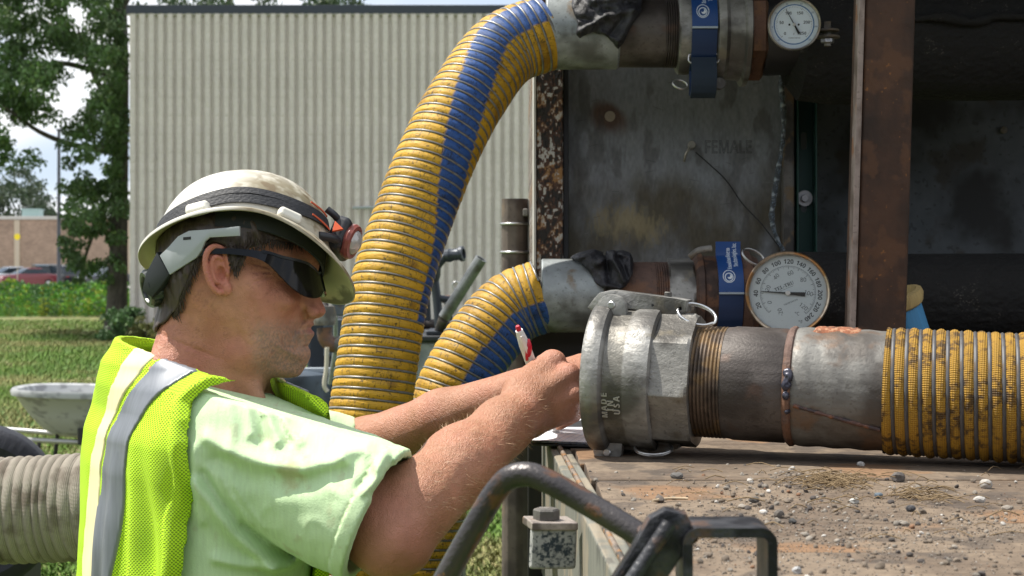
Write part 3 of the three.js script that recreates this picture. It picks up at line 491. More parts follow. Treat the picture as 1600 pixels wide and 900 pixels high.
{ // steel housing behind the pipes
  const t = thing('equipment_housing', 'dark steel equipment housing with a scratched grimy panel behind the two rear pipes', 'housing', V(0.1, DECK, -3.2));
  const zP = -3.2, x0 = P(888, 0, 3.2).x, x1 = P(1243, 0, 3.2).x, y0 = DECK + 0.002, y1 = 2.3, W = 1024, H = 1024;
  const cv = document.createElement('canvas'); cv.width = W; cv.height = H; const cx = cv.getContext('2d'), im = cx.createImageData(W, H);
  const px = u => 888 + u * 355, py = v => 415 - ((y1 + (y0 - y1) * v) - EYE) / 3.2 * FOC;   // where a texel lies, to place the stains
  for (let j = 0; j < H; j++) for (let i = 0; i < W; i++) {
    const u = i / W, v = j / H, X = px(u), Y = py(v), a = tf(u, v, 5, 5, 5, 141), b = tf(u, v, 40, 6, 4, 142), c = tf(u, v, 110, 110, 2, 143), d = tf(u, v, 8, 8, 5, 144);
    let q = mix3([0.175, 0.192, 0.21], [0.265, 0.28, 0.295], a * 0.6 + b * 0.4);
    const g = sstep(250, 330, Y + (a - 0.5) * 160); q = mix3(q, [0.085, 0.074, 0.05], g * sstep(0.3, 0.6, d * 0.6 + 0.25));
    const e = Math.hypot((X - 985) / 70, (Y - 352) / 34) + (d - 0.5) * 1.4 + (c - 0.5) * 0.8; q = mix3(q, [0.32, 0.265, 0.145], sstep(1.0, 0.2, e) * 0.75);
    const r = Math.hypot((X - 951) / 36, (Y - 181) / 30) + (d - 0.5) * 1.3; q = mix3(q, [0.10, 0.048, 0.026], sstep(1.0, 0.45, r) * 0.85);
    q = mix3(q, [0.07, 0.065, 0.06], sstep(0.56, 0.7, tf(u, v, 14, 14, 4, 145)) * 0.5);
    q = q.map(x => x * (0.8 + 0.4 * c)); const o = (j * W + i) * 4; im.data[o] = toS(q[0]); im.data[o + 1] = toS(q[1]); im.data[o + 2] = toS(q[2]); im.data[o + 3] = 255;
  }
  cx.putImageData(im, 0, 0);
  const TX = (X, Y) => [(X - 888) / 355 * W, ((y1 - (EYE - (Y - 415) / FOC * 3.2)) / (y1 - y0)) * H];
  const rnd = mulberry(15); cx.lineWidth = 1.1;
  for (let i = 0; i < 130; i++) { const [a, b] = TX(895 + rnd() * 340, 120 + rnd() * 300), an = rnd() < 0.4 ? rnd() * 0.4 - 0.2 : 1.57 + rnd() * 0.7 - 0.35, l = 6 + rnd() * 45; cx.strokeStyle = rnd() < 0.55 ? 'rgba(175,180,185,0.22)' : 'rgba(20,20,20,0.3)'; cx.beginPath(); cx.moveTo(a, b); cx.lineTo(a + Math.cos(an) * l, b + Math.sin(an) * l); cx.stroke(); }
  { const [a, b] = TX(1100, 239); cx.save(); cx.translate(a, b); cx.font = '62px sans-serif'; cx.strokeStyle = 'rgba(22,22,24,0.6)'; cx.lineWidth = 2.2; cx.scale(1, 0.62); cx.strokeText('FEMALE', 0, 0); cx.restore(); }
  const ct = finish(new THREE.CanvasTexture(cv), true, 1, 1);
  const plane = new THREE.PlaneGeometry(x1 - x0, y1 - y0); const bx = new RoundedBoxGeometry(x1 - x0, y1 - y0, 0.01, 1, 0.002); const bp = bx.attributes.position, bu = bx.attributes.uv; for (let i = 0; i < bu.count; i++) bu.setXY(i, bp.getX(i) / (x1 - x0) + 0.5, bp.getY(i) / (y1 - y0) + 0.5); bx.translate((x0 + x1) / 2, (y0 + y1) / 2, zP - 0.005);
  const pan = part('panel', bx, std({ map: ct, roughness: 0.5, metalness: 0.3, bumpMap: grey(256, (u, v) => tf(u, v, 5, 5, 4, 147), { size: 1 }), bumpScale: 0.004 }), t, 'grimy grey steel panel with the word FEMALE scratched into it');
  // rivet, screw with a wire hanging from it
  part('rivet', [disc(P(953, 182, 3.2).setZ(zP), V(0, 0, 1), 0.011, 0.004), disc(P(953, 182, 3.2).setZ(zP + 0.004), V(0, 0, 1), 0.004, 0.003)], std({ color: rgb(0.4, 0.34, 0.27), roughness: 0.5, metalness: 0.4 }), pan);
  part('screw', [disc(P(1080, 228, 3.2).setZ(zP), V(0, 0.2, 1), 0.008, 0.012), sweep([P(1080, 228, 3.19), P(1072, 240, 3.18), P(1069, 252, 3.19)], 0.003, { n: 8, m: 6 })], std({ color: rgb(0.42, 0.4, 0.35), roughness: 0.4, metalness: 0.6 }), pan);
  part('wire', sweep([P(1087, 238, 3.185), P(1110, 258, 3.19), P(1135, 282, 3.192), P(1160, 318, 3.192), P(1190, 350, 3.18), P(1222, 392, 3.17)], 0.0012, { n: 30, m: 5 }), M.black, pan);
  // corner post of flaking white paint over rust
  const flake = tex(512, (u, v) => { const a = tf(u, v, 5, 10, 5, 151), b = tf(u, v, 22, 34, 4, 152), c = tf(u, v, 3, 4, 4, 153); const k = 0.45 * a + 0.55 * b; let q = mix3([0.44, 0.44, 0.42], [0.27, 0.14, 0.05], sstep(0.36, 0.48, 0.5 * b + 0.5 * c)); q = mix3(q, [0.075, 0.035, 0.022], sstep(0.43, 0.50, k)); return mix3(q, [0.02, 0.018, 0.016], sstep(0.53, 0.61, k)); }, { size: 0.12, sizeY: 0.24 });
  const flakeMat = std({ map: flake, roughness: 0.75, bumpMap: grey(512, (u, v) => 1 - sstep(0.46, 0.56, 0.45 * tf(u, v, 5, 10, 5, 151) + 0.55 * tf(u, v, 22, 34, 4, 152)), { size: 0.17, sizeY: 0.34 }), bumpScale: 0.0015 });
  const a0 = P(838, 0, 3.1).x, a1 = P(880, 0, 3.1).x;
  part('base_beam', box(0.03, 2.5, DECK + 0.0015, 1.505, -3.06, -2.985, 0.003), M.black, t);
  part('corner_post', box(a0, a1, 1.506, 2.32, -3.16, -3.1, 0.004), flakeMat, t, 'corner post of flaking white paint over rust');
  part('post_flange', box(a0 - 0.006, a0 - 0.0005, 1.506, 2.32, -3.2, -3.097, 0.0015), std({ color: rgb(0.55, 0.54, 0.5), roughness: 0.6 }), t);
  part('post_flange', box(a1 + 0.0005, P(889, 0, 3.1).x, DECK, 2.32, -3.19, -3.12, 0.0015), M.black, t);
  // inner grey edge, sealant line
  part('panel_edge', box(P(1224, 0, 3.17).x, P(1242, 0, 3.17).x, DECK + 0.01, 2.29, -3.197, -3.172, 0.003), std({ map: grimy([0.17, 0.16, 0.15], [0.07, 0.065, 0.06], [0.2, 0.14, 0.08], { seed: 61, size: 0.2 }), roughness: 0.7, metalness: 0.2 }), t);
  const seal = [[1220, 118], [1222, 150], [1225, 190], [1222, 225], [1216, 265], [1209, 310], [1206, 340], [1212, 368], [1224, 392]].map(([x, y]) => P(x, y, 3.155));
  part('sealant_rope', sweep(seal, (s, a, v) => 0.0042 * (1 + 0.18 * Math.sin(s * 260 + 2 * a) + 0.7 * (noise3(s * 45, 1, 2) - 0.3)), { n: 150, m: 10 }), std({ map: grimy([0.33, 0.37, 0.40], [0.06, 0.07, 0.08], [0.2, 0.26, 0.33], { seed: 62, size: 0.03, dAt: 0.5 }), roughness: 0.8 }), t, 'frayed grey and blue sealing rope');
  // slotted green channel with a washer
  const s0 = P(1246, 0, 3.16).x, s1 = P(1277, 0, 3.16).x, gm = std({ color: rgb(0.012, 0.05, 0.042), roughness: 0.45, metalness: 0.2 }), ym = (s0 + s1) / 2;
  const mkSlot = cy => { const o = []; for (let i = 0; i <= 20; i++) { const a = i / 20 * 6.283; o.push([ym + Math.cos(a) * 0.006, cy + Math.sin(a) * 0.006 + (Math.sin(a) > 0 ? 0.012 : -0.012)]); } return o; };
  const holes = []; for (let y = DECK + 0.1; y < 2.25; y += 0.127) holes.push(mkSlot(y));
  const chan = part('slotted_channel', [extrude([[s0 + 0.003, DECK], [s1 - 0.003, DECK], [s1 - 0.003, 2.3], [s0 + 0.003, 2.3]], 0.003, 0, new THREE.Matrix4().setPosition(0, 0, -3.2), holes), box(s0, s0 + 0.0028, DECK, 2.3, -3.2, -3.16, 0.001), box(s1 - 0.0028, s1, DECK, 2.3, -3.2, -3.16, 0.001)], gm, t, 'dark green slotted steel channel');
  part('washer', [disc(P(1257, 310, 3.19), V(0, 0, 1), 0.0165, 0.003), hexNut(P(1257, 310, 3.187), V(0, 0, 1), 0.008, 0.008)], std({ color: rgb(0.4, 0.4, 0.42), roughness: 0.4, metalness: 0.5 }), chan);
  // right-hand recess
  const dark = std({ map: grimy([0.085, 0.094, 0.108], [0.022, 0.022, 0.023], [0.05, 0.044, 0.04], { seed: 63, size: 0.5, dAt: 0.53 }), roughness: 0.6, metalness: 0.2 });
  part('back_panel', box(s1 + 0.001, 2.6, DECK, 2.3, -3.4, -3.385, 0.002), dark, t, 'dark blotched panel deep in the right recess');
  part('rivet', disc(P(1568, 203, 3.38), V(0, 0, 1), 0.008, 0.004), M.castDirty, t);
  part('top_beam', box(a0 - 0.01, 2.6, 2.3, 2.36, -3.42, -3.08, 0.004), M.black, t);
  part('roof', box(a0 - 0.02, 2.7, 2.362, 2.40, -4.5, -2.3, 0.006), M.pipe, t);
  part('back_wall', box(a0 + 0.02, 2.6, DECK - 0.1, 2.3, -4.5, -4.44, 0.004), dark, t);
  part('side_wall', box(a0 - 0.002, a0 + 0.016, DECK - 0.1, 2.3, -4.42, -3.21, 0.004), flakeMat, t);
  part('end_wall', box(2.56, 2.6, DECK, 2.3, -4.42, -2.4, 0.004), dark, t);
}
{ // rusty square post in front
  const z = -2.36, d = 2.36, rust = tex(512, (u, v) => { const a = tf(u, v, 6, 6, 5, 161), b = tf(u, v, 50, 50, 2, 162), c = tf(u, v, 10, 3, 4, 163); let q = mix3([0.020, 0.011, 0.007], [0.068, 0.031, 0.016], sstep(0.25, 0.75, a * 0.6 + c * 0.4)); q = mix3(q, [0.095, 0.042, 0.018], 0.6 * sstep(0.56, 0.68, tf(u, v, 9, 9, 5, 164))); q = mix3(q, [0.20, 0.08, 0.02], 0.8 * sstep(0.78, 0.86, b) * sstep(0.5, 0.62, a)); return q; }, { size: 0.28 });
  const base = P(1370, 560, d); base.y = DECK; const top = P(1394, -190, d);
  const t = thing('square_post', 'dark rusty square steel post standing in front of the rear pipes', 'post', base);
  const mk = (x0, x1, z0, z1, bev) => { const g = box(x0, x1, 0, 2.36 - DECK, z0, z1, bev), p = g.attributes.position; for (let i = 0; i < p.count; i++) { const y = p.getY(i); p.setX(i, p.getX(i) + base.x + (top.x - base.x) * y / (top.y - base.y)); p.setY(i, y + DECK + 0.001); } return g; };
  const hw = R(43, d);
  part('post_body', mk(-hw + 0.006, hw, z - 0.085, z, 0.006), std({ map: rust, roughness: 0.75, metalness: 0.15, bumpMap: bumpRough, bumpScale: 0.001 }), t);
  part('edge_strip', mk(-hw - 0.004, -hw + 0.0055, z - 0.02, z + 0.004, 0.0025), std({ map: grimy([0.25, 0.20, 0.175], [0.12, 0.085, 0.065], [0.24, 0.11, 0.05], { seed: 71, size: 0.2 }), roughness: 0.6, metalness: 0.2 }), t);  // sunlit left side of the post, put in as a lighter coloured strip
  part('foot_plate', box(base.x - 0.07, base.x + 0.07, DECK + 0.0005, DECK + 0.009, z - 0.11, z + 0.03, 0.002), M.brown, t);
}

// ================================================================== hoses

const yellowDirt = tex(512, (u, v) => { // wear that darkens the fabric: cracks and grime
  const a = tf(u, v, 6, 6, 5, 171), b = tf(u, v, 40, 10, 3, 172), s = tf(u, v, 60, 60, 3, 173); let k = 0.78 + 0.28 * tf(u, v, 20, 20, 3, 175);
  k *= 1 - 0.38 * sstep(0.52, 0.72, a); k *= 1 - 0.8 * sstep(0.035, 0.0, Math.abs(b - 0.5)) * sstep(0.42, 0.58, tf(u, v, 9, 9, 3, 174)); k *= 1 - 0.7 * sstep(0.68, 0.78, s); const w = sstep(0.6, 0.75, a); return [k, lerp(k, k * 0.9, w), lerp(k, k * 0.85, w)];
}, { size: 0.2 });
const hoseMat = std({ map: yellowDirt, vertexColors: true, roughness: 0.6, bumpMap: grey(256, (u, v) => tf(u, v, 8, 30, 4, 176), { size: 0.12 }), bumpScale: 0.0014 });
const frontHoseMat = std({ map: tex(512, (u, v) => { const w = 0.5 + 0.5 * Math.cos((u * 64 + Math.sin(v * 6.283 * 40) * 0.2) * 6.283), x = 0.5 + 0.5 * Math.cos(v * 6.283 * 64), k = 0.55 + 0.5 * (0.5 * w + 0.5 * x) * (0.6 + 0.4 * tf(u, v, 64, 64, 2, 177)); const d = 1 - 0.8 * sstep(0.47, 0.68, 0.55 * tf(u, v, 10, 10, 5, 178) + 0.45 * tf(u, v, 40, 40, 3, 179)); return [k * d, k * d * lerp(0.9, 1, d), k * d]; }, { size: 0.16 }), vertexColors: true, roughness: 0.7, bumpMap: grey(512, (u, v) => (0.5 + 0.25 * Math.cos(u * 64 * 6.283) + 0.25 * Math.cos(v * 64 * 6.283)), { size: 0.16 }), bumpScale: 0.0012 });
const YEL = [0.53, 0.295, 0.009], BLU = [0.018, 0.075, 0.26];
function suctionHose(name, label, pts, Rr, pitch, { stripe, wireR = 0.0023, wireMat = M.wire, bulge = 0.0035, group, yel = YEL, phase = 0, seg = 9, m = 96 }) {
  const c = new THREE.CatmullRomCurve3(pts, false, 'centripetal'); c.arcLengthDivisions = 800; const L = c.getLength(), turns = L / pitch, n = Math.round(turns * seg);
  const t = thing(name, label, 'hose', pts[0].clone(), group);
  const N = n, f = c.computeFrenetFrames(N, false), P0 = []; for (let j = 0; j <= N; j++) P0.push(c.getPointAt(j / N));
  const body = grid(m, N, (u, v) => {
    const j = Math.round(v * N), a = u * 2 * Math.PI, s = v * L, ph = s / pitch - u + phase, w = ph - Math.floor(ph), r = Rr - wireR * 0.6 + bulge * Math.pow(Math.sin(Math.PI * w), 0.7) * (0.85 + 0.3 * noise3(s * 40, u * 9, 3));
    const p = P0[j].clone().addScaledVector(f.normals[j], Math.cos(a) * r).addScaledVector(f.binormals[j], Math.sin(a) * r);
    let q = yel; if (stripe) { const e1 = V(0, 0, 1).addScaledVector(f.tangents[j], -f.tangents[j].z).normalize(), e2 = f.tangents[j].clone().cross(e1).multiplyScalar(1), dd = p.clone().sub(P0[j]).normalize(); if (stripe(Math.atan2(dd.dot(e2), dd.dot(e1)), 415 - (P0[j].y - EYE) / -P0[j].z * FOC)) q = BLU; }
    const l = 0.88 + 0.24 * noise3(s * 25 + 5, Math.cos(a) * 3, Math.sin(a) * 3); return { p, uv: [u * 2 * Math.PI * Rr, s], c: [q[0] * l, q[1] * l, q[2] * l] };
  }, { closeU: true });
  const b = part('hose_wall', body, hoseMat, t);
  const WN = Math.round(turns * 30), wp = k => { const v = k / WN, s = v * L, j = v * N, j0 = Math.min(Math.floor(j), N - 1), q = j - j0, a = (s / pitch + phase) * 2 * Math.PI; const n1 = f.normals[j0].clone().lerp(f.normals[j0 + 1], q).normalize(), b1 = f.binormals[j0].clone().lerp(f.binormals[j0 + 1], q).normalize(), o = P0[j0].clone().lerp(P0[j0 + 1], q); const dir = n1.multiplyScalar(Math.cos(a)).addScaledVector(b1, Math.sin(a)); return [o.addScaledVector(dir, Rr), dir]; };
  const ring = []; for (let k = 0; k <= WN; k++) ring.push(wp(k));
  const wg = grid(7, WN, (u, v) => { const k = Math.round(v * WN), [o, dir] = ring[k], tan = ring[Math.min(k + 1, WN)][0].clone().sub(ring[Math.max(k - 1, 0)][0]).normalize(), e = tan.clone().cross(dir).normalize(), a = u * 2 * Math.PI; return { p: o.clone().addScaledVector(dir, Math.cos(a) * wireR).addScaledVector(e, -Math.sin(a) * wireR), uv: [u * 0.014, k * 0.01] }; }, { closeU: true });
  part('wire_helix', wg, wireMat, t); return t;
}
// the tall hose that rises from the ground and bends into the upper pipe
{
  const path = [[515, 1180, 2.62], [522, 1020, 2.62], [545, 860, 2.64], [577, 650, 2.66], [610, 450, 2.7], [647, 335, 2.74], [690, 228, 2.78], [737, 143, 2.83], [790, 77, 2.88], [855, 50, 2.9]].map(a => P(...a));
  path.unshift(V(-0.38, 0.0, -2.62), V(-0.37, 0.35, -2.62));
  suctionHose('suction_hose', 'tall yellow wire-wound hose with a blue stripe, arching up to the upper pipe', path, R(58, 2.88), 0.0172, {
    group: 'yellow wire-wound hoses', stripe: (q, y) => { const c = y > 145 ? lerp(0, 1.45, clamp((y - 145) / 260)) : lerp(0, -0.75, clamp((145 - y) / 110)); return Math.abs(q - c) < 0.46 && y < 500; }, wireR: 0.0024 });
}
// the lower hose behind the forearms
{
  const path = [[650, 1180, 2.82], [655, 1020, 2.82], [663, 880, 2.83], [677, 750, 2.84], [700, 632, 2.85], [727, 573, 2.86], [762, 522, 2.88], [803, 480, 2.9], [850, 462, 2.9]].map(a => P(...a));
  path.unshift(V(-0.19, 0.0, -2.82), V(-0.185, 0.35, -2.82));
  suctionHose('suction_hose', 'lower yellow wire-wound hose with a blue patch behind the forearms', path, R(56, 2.9), 0.0168, {
    group: 'yellow wire-wound hoses', stripe: (q, y) => Math.abs(q - 0.85) < 0.72 && y < 610, wireR: 0.0024 });
}

// ================================================================== rear pipe assemblies
function canvasTex(w, h, draw) { const c = document.createElement('canvas'); c.width = w; c.height = h; draw(c.getContext('2d'), w, h); const t = new THREE.CanvasTexture(c); t.colorSpace = THREE.SRGBColorSpace; t.magFilter = THREE.LinearFilter; t.anisotropy = 8; return t; }
const strapPrint = canvasTex(256, 486, (c, w, h) => {               // writing runs up the strap
  c.fillStyle = 'rgb(22,66,128)'; c.fillRect(0, 0, w, h);
  for (let i = 0; i < 900; i++) { c.fillStyle = `rgba(${i % 2 ? '10,30,70' : '60,100,160'},0.10)`; c.fillRect(h3(i, 1, 1) * w, h3(i, 2, 1) * h, 3 + h3(i, 3, 1) * 30, 2); }
  c.fillStyle = 'rgb(215,222,228)'; c.strokeStyle = 'rgb(215,222,228)';
  c.save(); c.translate(w * 0.42, h * 0.72); c.lineWidth = 7; c.beginPath(); c.arc(0, 0, 60, 0, 7); c.stroke(); c.lineWidth = 9; c.beginPath(); c.arc(0, 8, 40, 0, 7); c.stroke(); c.beginPath(); c.arc(8, 4, 24, 0, 7); c.fill(); c.fillStyle = 'rgb(22,66,128)'; c.beginPath(); c.arc(-4, -8, 17, 0, 7); c.fill(); c.restore();
  c.fillStyle = 'rgb(215,222,228)'; c.save(); c.translate(w * 0.56, h * 0.57); c.rotate(-Math.PI / 2); c.font = 'bold 58px serif'; c.fillText('Insituform', 0, 0, 215); c.fillText('Technologies, Inc.', 25, 66, 240); c.restore();
});
function gauge(label, c, dir, up, r, face, needleA, bezelMat, stemTo) {
  const t = thing('dial_gauge', label, 'gauge', c), n = dir.clone().normalize(), x = up.clone().cross(n).normalize(), y = n.clone().cross(x);
  part('bezel', rev([[-0.03, 0], [-0.03, r * 0.9], [-0.012, r * 0.94], [-0.008, r], [0.004, r], [0.007, r * 0.975], [0.006, r * 0.94], [0.002, r * 0.915], [-0.002, r * 0.91]], c, n, { segs: 64 }), bezelMat, t);
  const g = new THREE.CircleGeometry(r * 0.93, 64); g.applyMatrix4(new THREE.Matrix4().makeBasis(x, y, n).setPosition(c.clone().addScaledVector(n, -0.004)));
  const d = part('dial_face', g, std({ map: face, roughness: 0.5 }), t);
  const at = (rr, a, h) => c.clone().addScaledVector(x, Math.cos(a) * rr).addScaledVector(y, Math.sin(a) * rr).addScaledVector(n, h);
  const nd = (len, w0, w1, a) => { const A = at(0, a, 0), o = [[0, -w0], [len, -w1], [len, w1], [0, w0]]; return extrude(o, 0.0008, 0, new THREE.Matrix4().makeBasis(x.clone().multiplyScalar(Math.cos(a)).addScaledVector(y, Math.sin(a)), y.clone().multiplyScalar(Math.cos(a)).addScaledVector(x, -Math.sin(a)), n).setPosition(at(0, 0, -0.0015))); };
  part('needle', [nd(r * 0.63, r * 0.02, r * 0.008, needleA), nd(r * 0.41, r * 0.025, r * 0.05, needleA + Math.PI)], std({ color: rgb(0.015, 0.015, 0.015), roughness: 0.5 }), d);
  part('hub', disc(at(0, 0, -0.0012), n, r * 0.06, 0.003), std({ color: rgb(0.6, 0.6, 0.58), roughness: 0.3, metalness: 0.5 }), d);
  part('cover_glass', (() => { const q = new THREE.CircleGeometry(r * 0.93, 48); q.applyMatrix4(new THREE.Matrix4().makeBasis(x, y, n).setPosition(c.clone().addScaledVector(n, 0.0015))); return q; })(), new THREE.MeshPhysicalMaterial({ transmission: 1, roughness: 0.02, thickness: 0, ior: 1.3 }), t);
  part('stem', sweep([c.clone().addScaledVector(n, -0.028), stemTo], 0.012, { n: 4, m: 14 }), M.castDirty, t); return t;
}
const bigFace = canvasTex(768, 768, (c, w) => {
  const o = w / 2; c.fillStyle = 'rgb(172,182,186)'; c.fillRect(0, 0, w, w); c.translate(o, o); c.fillStyle = c.strokeStyle = 'rgb(22,24,26)'; c.textAlign = 'center'; c.textBaseline = 'middle';
  const an = f => (227.5 - f / 240 * 275) * Math.PI / 180;          // 0 at lower left, 240 at lower right, degrees F
  for (let f = 0; f <= 240; f += 2) { const a = an(f), l = f % 20 === 0 ? 30 : f % 10 === 0 ? 24 : 14; c.lineWidth = f % 20 === 0 ? 4 : 2; c.beginPath(); c.moveTo(Math.cos(a) * 268, -Math.sin(a) * 268); c.lineTo(Math.cos(a) * (268 - l), -Math.sin(a) * (268 - l)); c.stroke(); }
  c.lineWidth = 2; c.beginPath(); c.arc(0, 0, 270, -an(240) - 0.0, -an(0), true); c.stroke();
  c.font = 'bold 60px sans-serif'; for (let f = 20; f <= 240; f += 20) { const a = an(f); c.save(); c.translate(Math.cos(a) * 312, -Math.sin(a) * 312); c.rotate(Math.PI / 2 - a); c.fillText(String(f), 0, 0); c.restore(); }
  c.font = '56px sans-serif'; for (let k = -20; k <= 120; k += 20) { const a = (250 - (k + 20) / 140 * 290) * Math.PI / 180; c.save(); c.translate(Math.cos(a) * 200, -Math.sin(a) * 200); c.rotate((Math.PI / 2 - a) * 0.5 - 0.5); c.fillText(String(k), 0, 0); c.restore(); }
  c.save(); c.rotate(-0.42); c.font = 'bold 46px serif'; c.fillText('TEL-TRU', -8, -78); c.lineWidth = 2; c.beginPath(); c.moveTo(-70, -48); c.lineTo(80, -48); c.stroke(); c.font = '21px sans-serif'; c.fillText('THERMOMETER', -10, 92); c.restore();
  c.font = '46px sans-serif'; c.fillText('°C', 92, 200); c.fillText('°F', 128, 280);
  for (let i = 0; i < 500; i++) { c.fillStyle = `rgba(80,75,60,${0.03 + 0.05 * h3(i, 4, 4)})`; c.beginPath(); c.arc((h3(i, 5, 4) - 0.5) * w, (h3(i, 6, 4) - 0.5) * w, 1 + 5 * h3(i, 7, 4), 0, 7); c.fill(); }
});
const smallFace = canvasTex(512, 512, (c, w) => {
  const o = w / 2; c.fillStyle = 'rgb(205,216,226)'; c.fillRect(0, 0, w, w); c.translate(o, o); c.textAlign = 'center'; c.textBaseline = 'middle'; const an = f => (225 - f / 250 * 270) * Math.PI / 180;
  c.strokeStyle = 'rgb(70,110,160)'; c.lineWidth = 12; c.beginPath(); c.arc(0, 0, 205, 0, 7); c.stroke(); c.lineWidth = 3; c.fillStyle = 'rgb(40,70,120)';
  c.font = '24px sans-serif'; for (let f = -20; f <= 120; f += 20) { const a = an((f + 20) / 140 * 250); c.fillText(String(f), Math.cos(a) * 226, -Math.sin(a) * 226); }
  c.strokeStyle = c.fillStyle = 'rgb(25,28,32)'; for (let f = 0; f <= 250; f += 5) { const a = an(f); c.lineWidth = f % 50 ? 2 : 4; c.beginPath(); c.moveTo(Math.cos(a) * 188, -Math.sin(a) * 188); c.lineTo(Math.cos(a) * (f % 50 ? 176 : 168), -Math.sin(a) * (f % 50 ? 176 : 168)); c.stroke(); }
  c.font = 'bold 42px sans-serif'; for (let f = 0; f <= 250; f += 50) { const a = an(f); c.fillText(String(f), Math.cos(a) * 132, -Math.sin(a) * 132); }
  c.font = '30px sans-serif'; c.fillText('F', 0, 100); c.font = '18px sans-serif'; c.fillText('THERMOMETER', 4, 140); c.beginPath(); c.arc(-48, 2, 11, 0, 7); c.arc(48, 2, 11, 0, 7); c.fill();
});
const insul = std({ map: tex(512, (u, v) => { const a = tf(u, v, 6, 6, 5, 181), s = tf(u, v, 90, 90, 2, 182); return mix3([0.0045, 0.0045, 0.005], [0.12, 0.11, 0.095], sstep(0.66, 0.78, s) * sstep(0.55, 0.72, a) * 0.45 + 0.03 * a); }, { size: 0.25 }), roughness: 0.85, bumpMap: bumpRough, bumpScale: 0.004 });
const lump = (f, amt) => (s, a, r) => r < 0.02 ? r : r * (1 + amt * (fbm3(s * f + 3, Math.cos(a) * 2 + 7, Math.sin(a) * 2, 4) - 0.5));
const threads = (s0, s1, r, pitch = 0.0042, h = 0.0022) => { const o = []; for (let s = s0; s < s1; s += pitch) o.push([s, r - h], [s + pitch * 0.3, r], [s + pitch * 0.6, r]); return o; };
const hexR = (n, ap, s0, s1, cham, rot = 0) => (s, a, r) => { if (r < ap * 0.5) return r; const k = Math.PI / n, q = ((a + rot) % (2 * k) + 2 * k) % (2 * k) - k, h = ap / Math.cos(q); const e = Math.min(s - s0, s1 - s); return Math.min(h, ap + cham * 0.15 + Math.max(e, 0) * 1.1, r); };
function ringWire(c, n, u, rr, w, mat) { const v = n.clone().cross(u), pts = []; for (let i = 0; i < 25; i++) { const a = i / 24 * 12.2; pts.push(c.clone().addScaledVector(u, Math.cos(a) * rr * 1.15).addScaledVector(v, Math.sin(a) * rr * 0.85).addScaledVector(n, (i / 24 - 0.5) * w * 2.2)); } return sweep(pts, w, { n: 90, m: 7 }); }
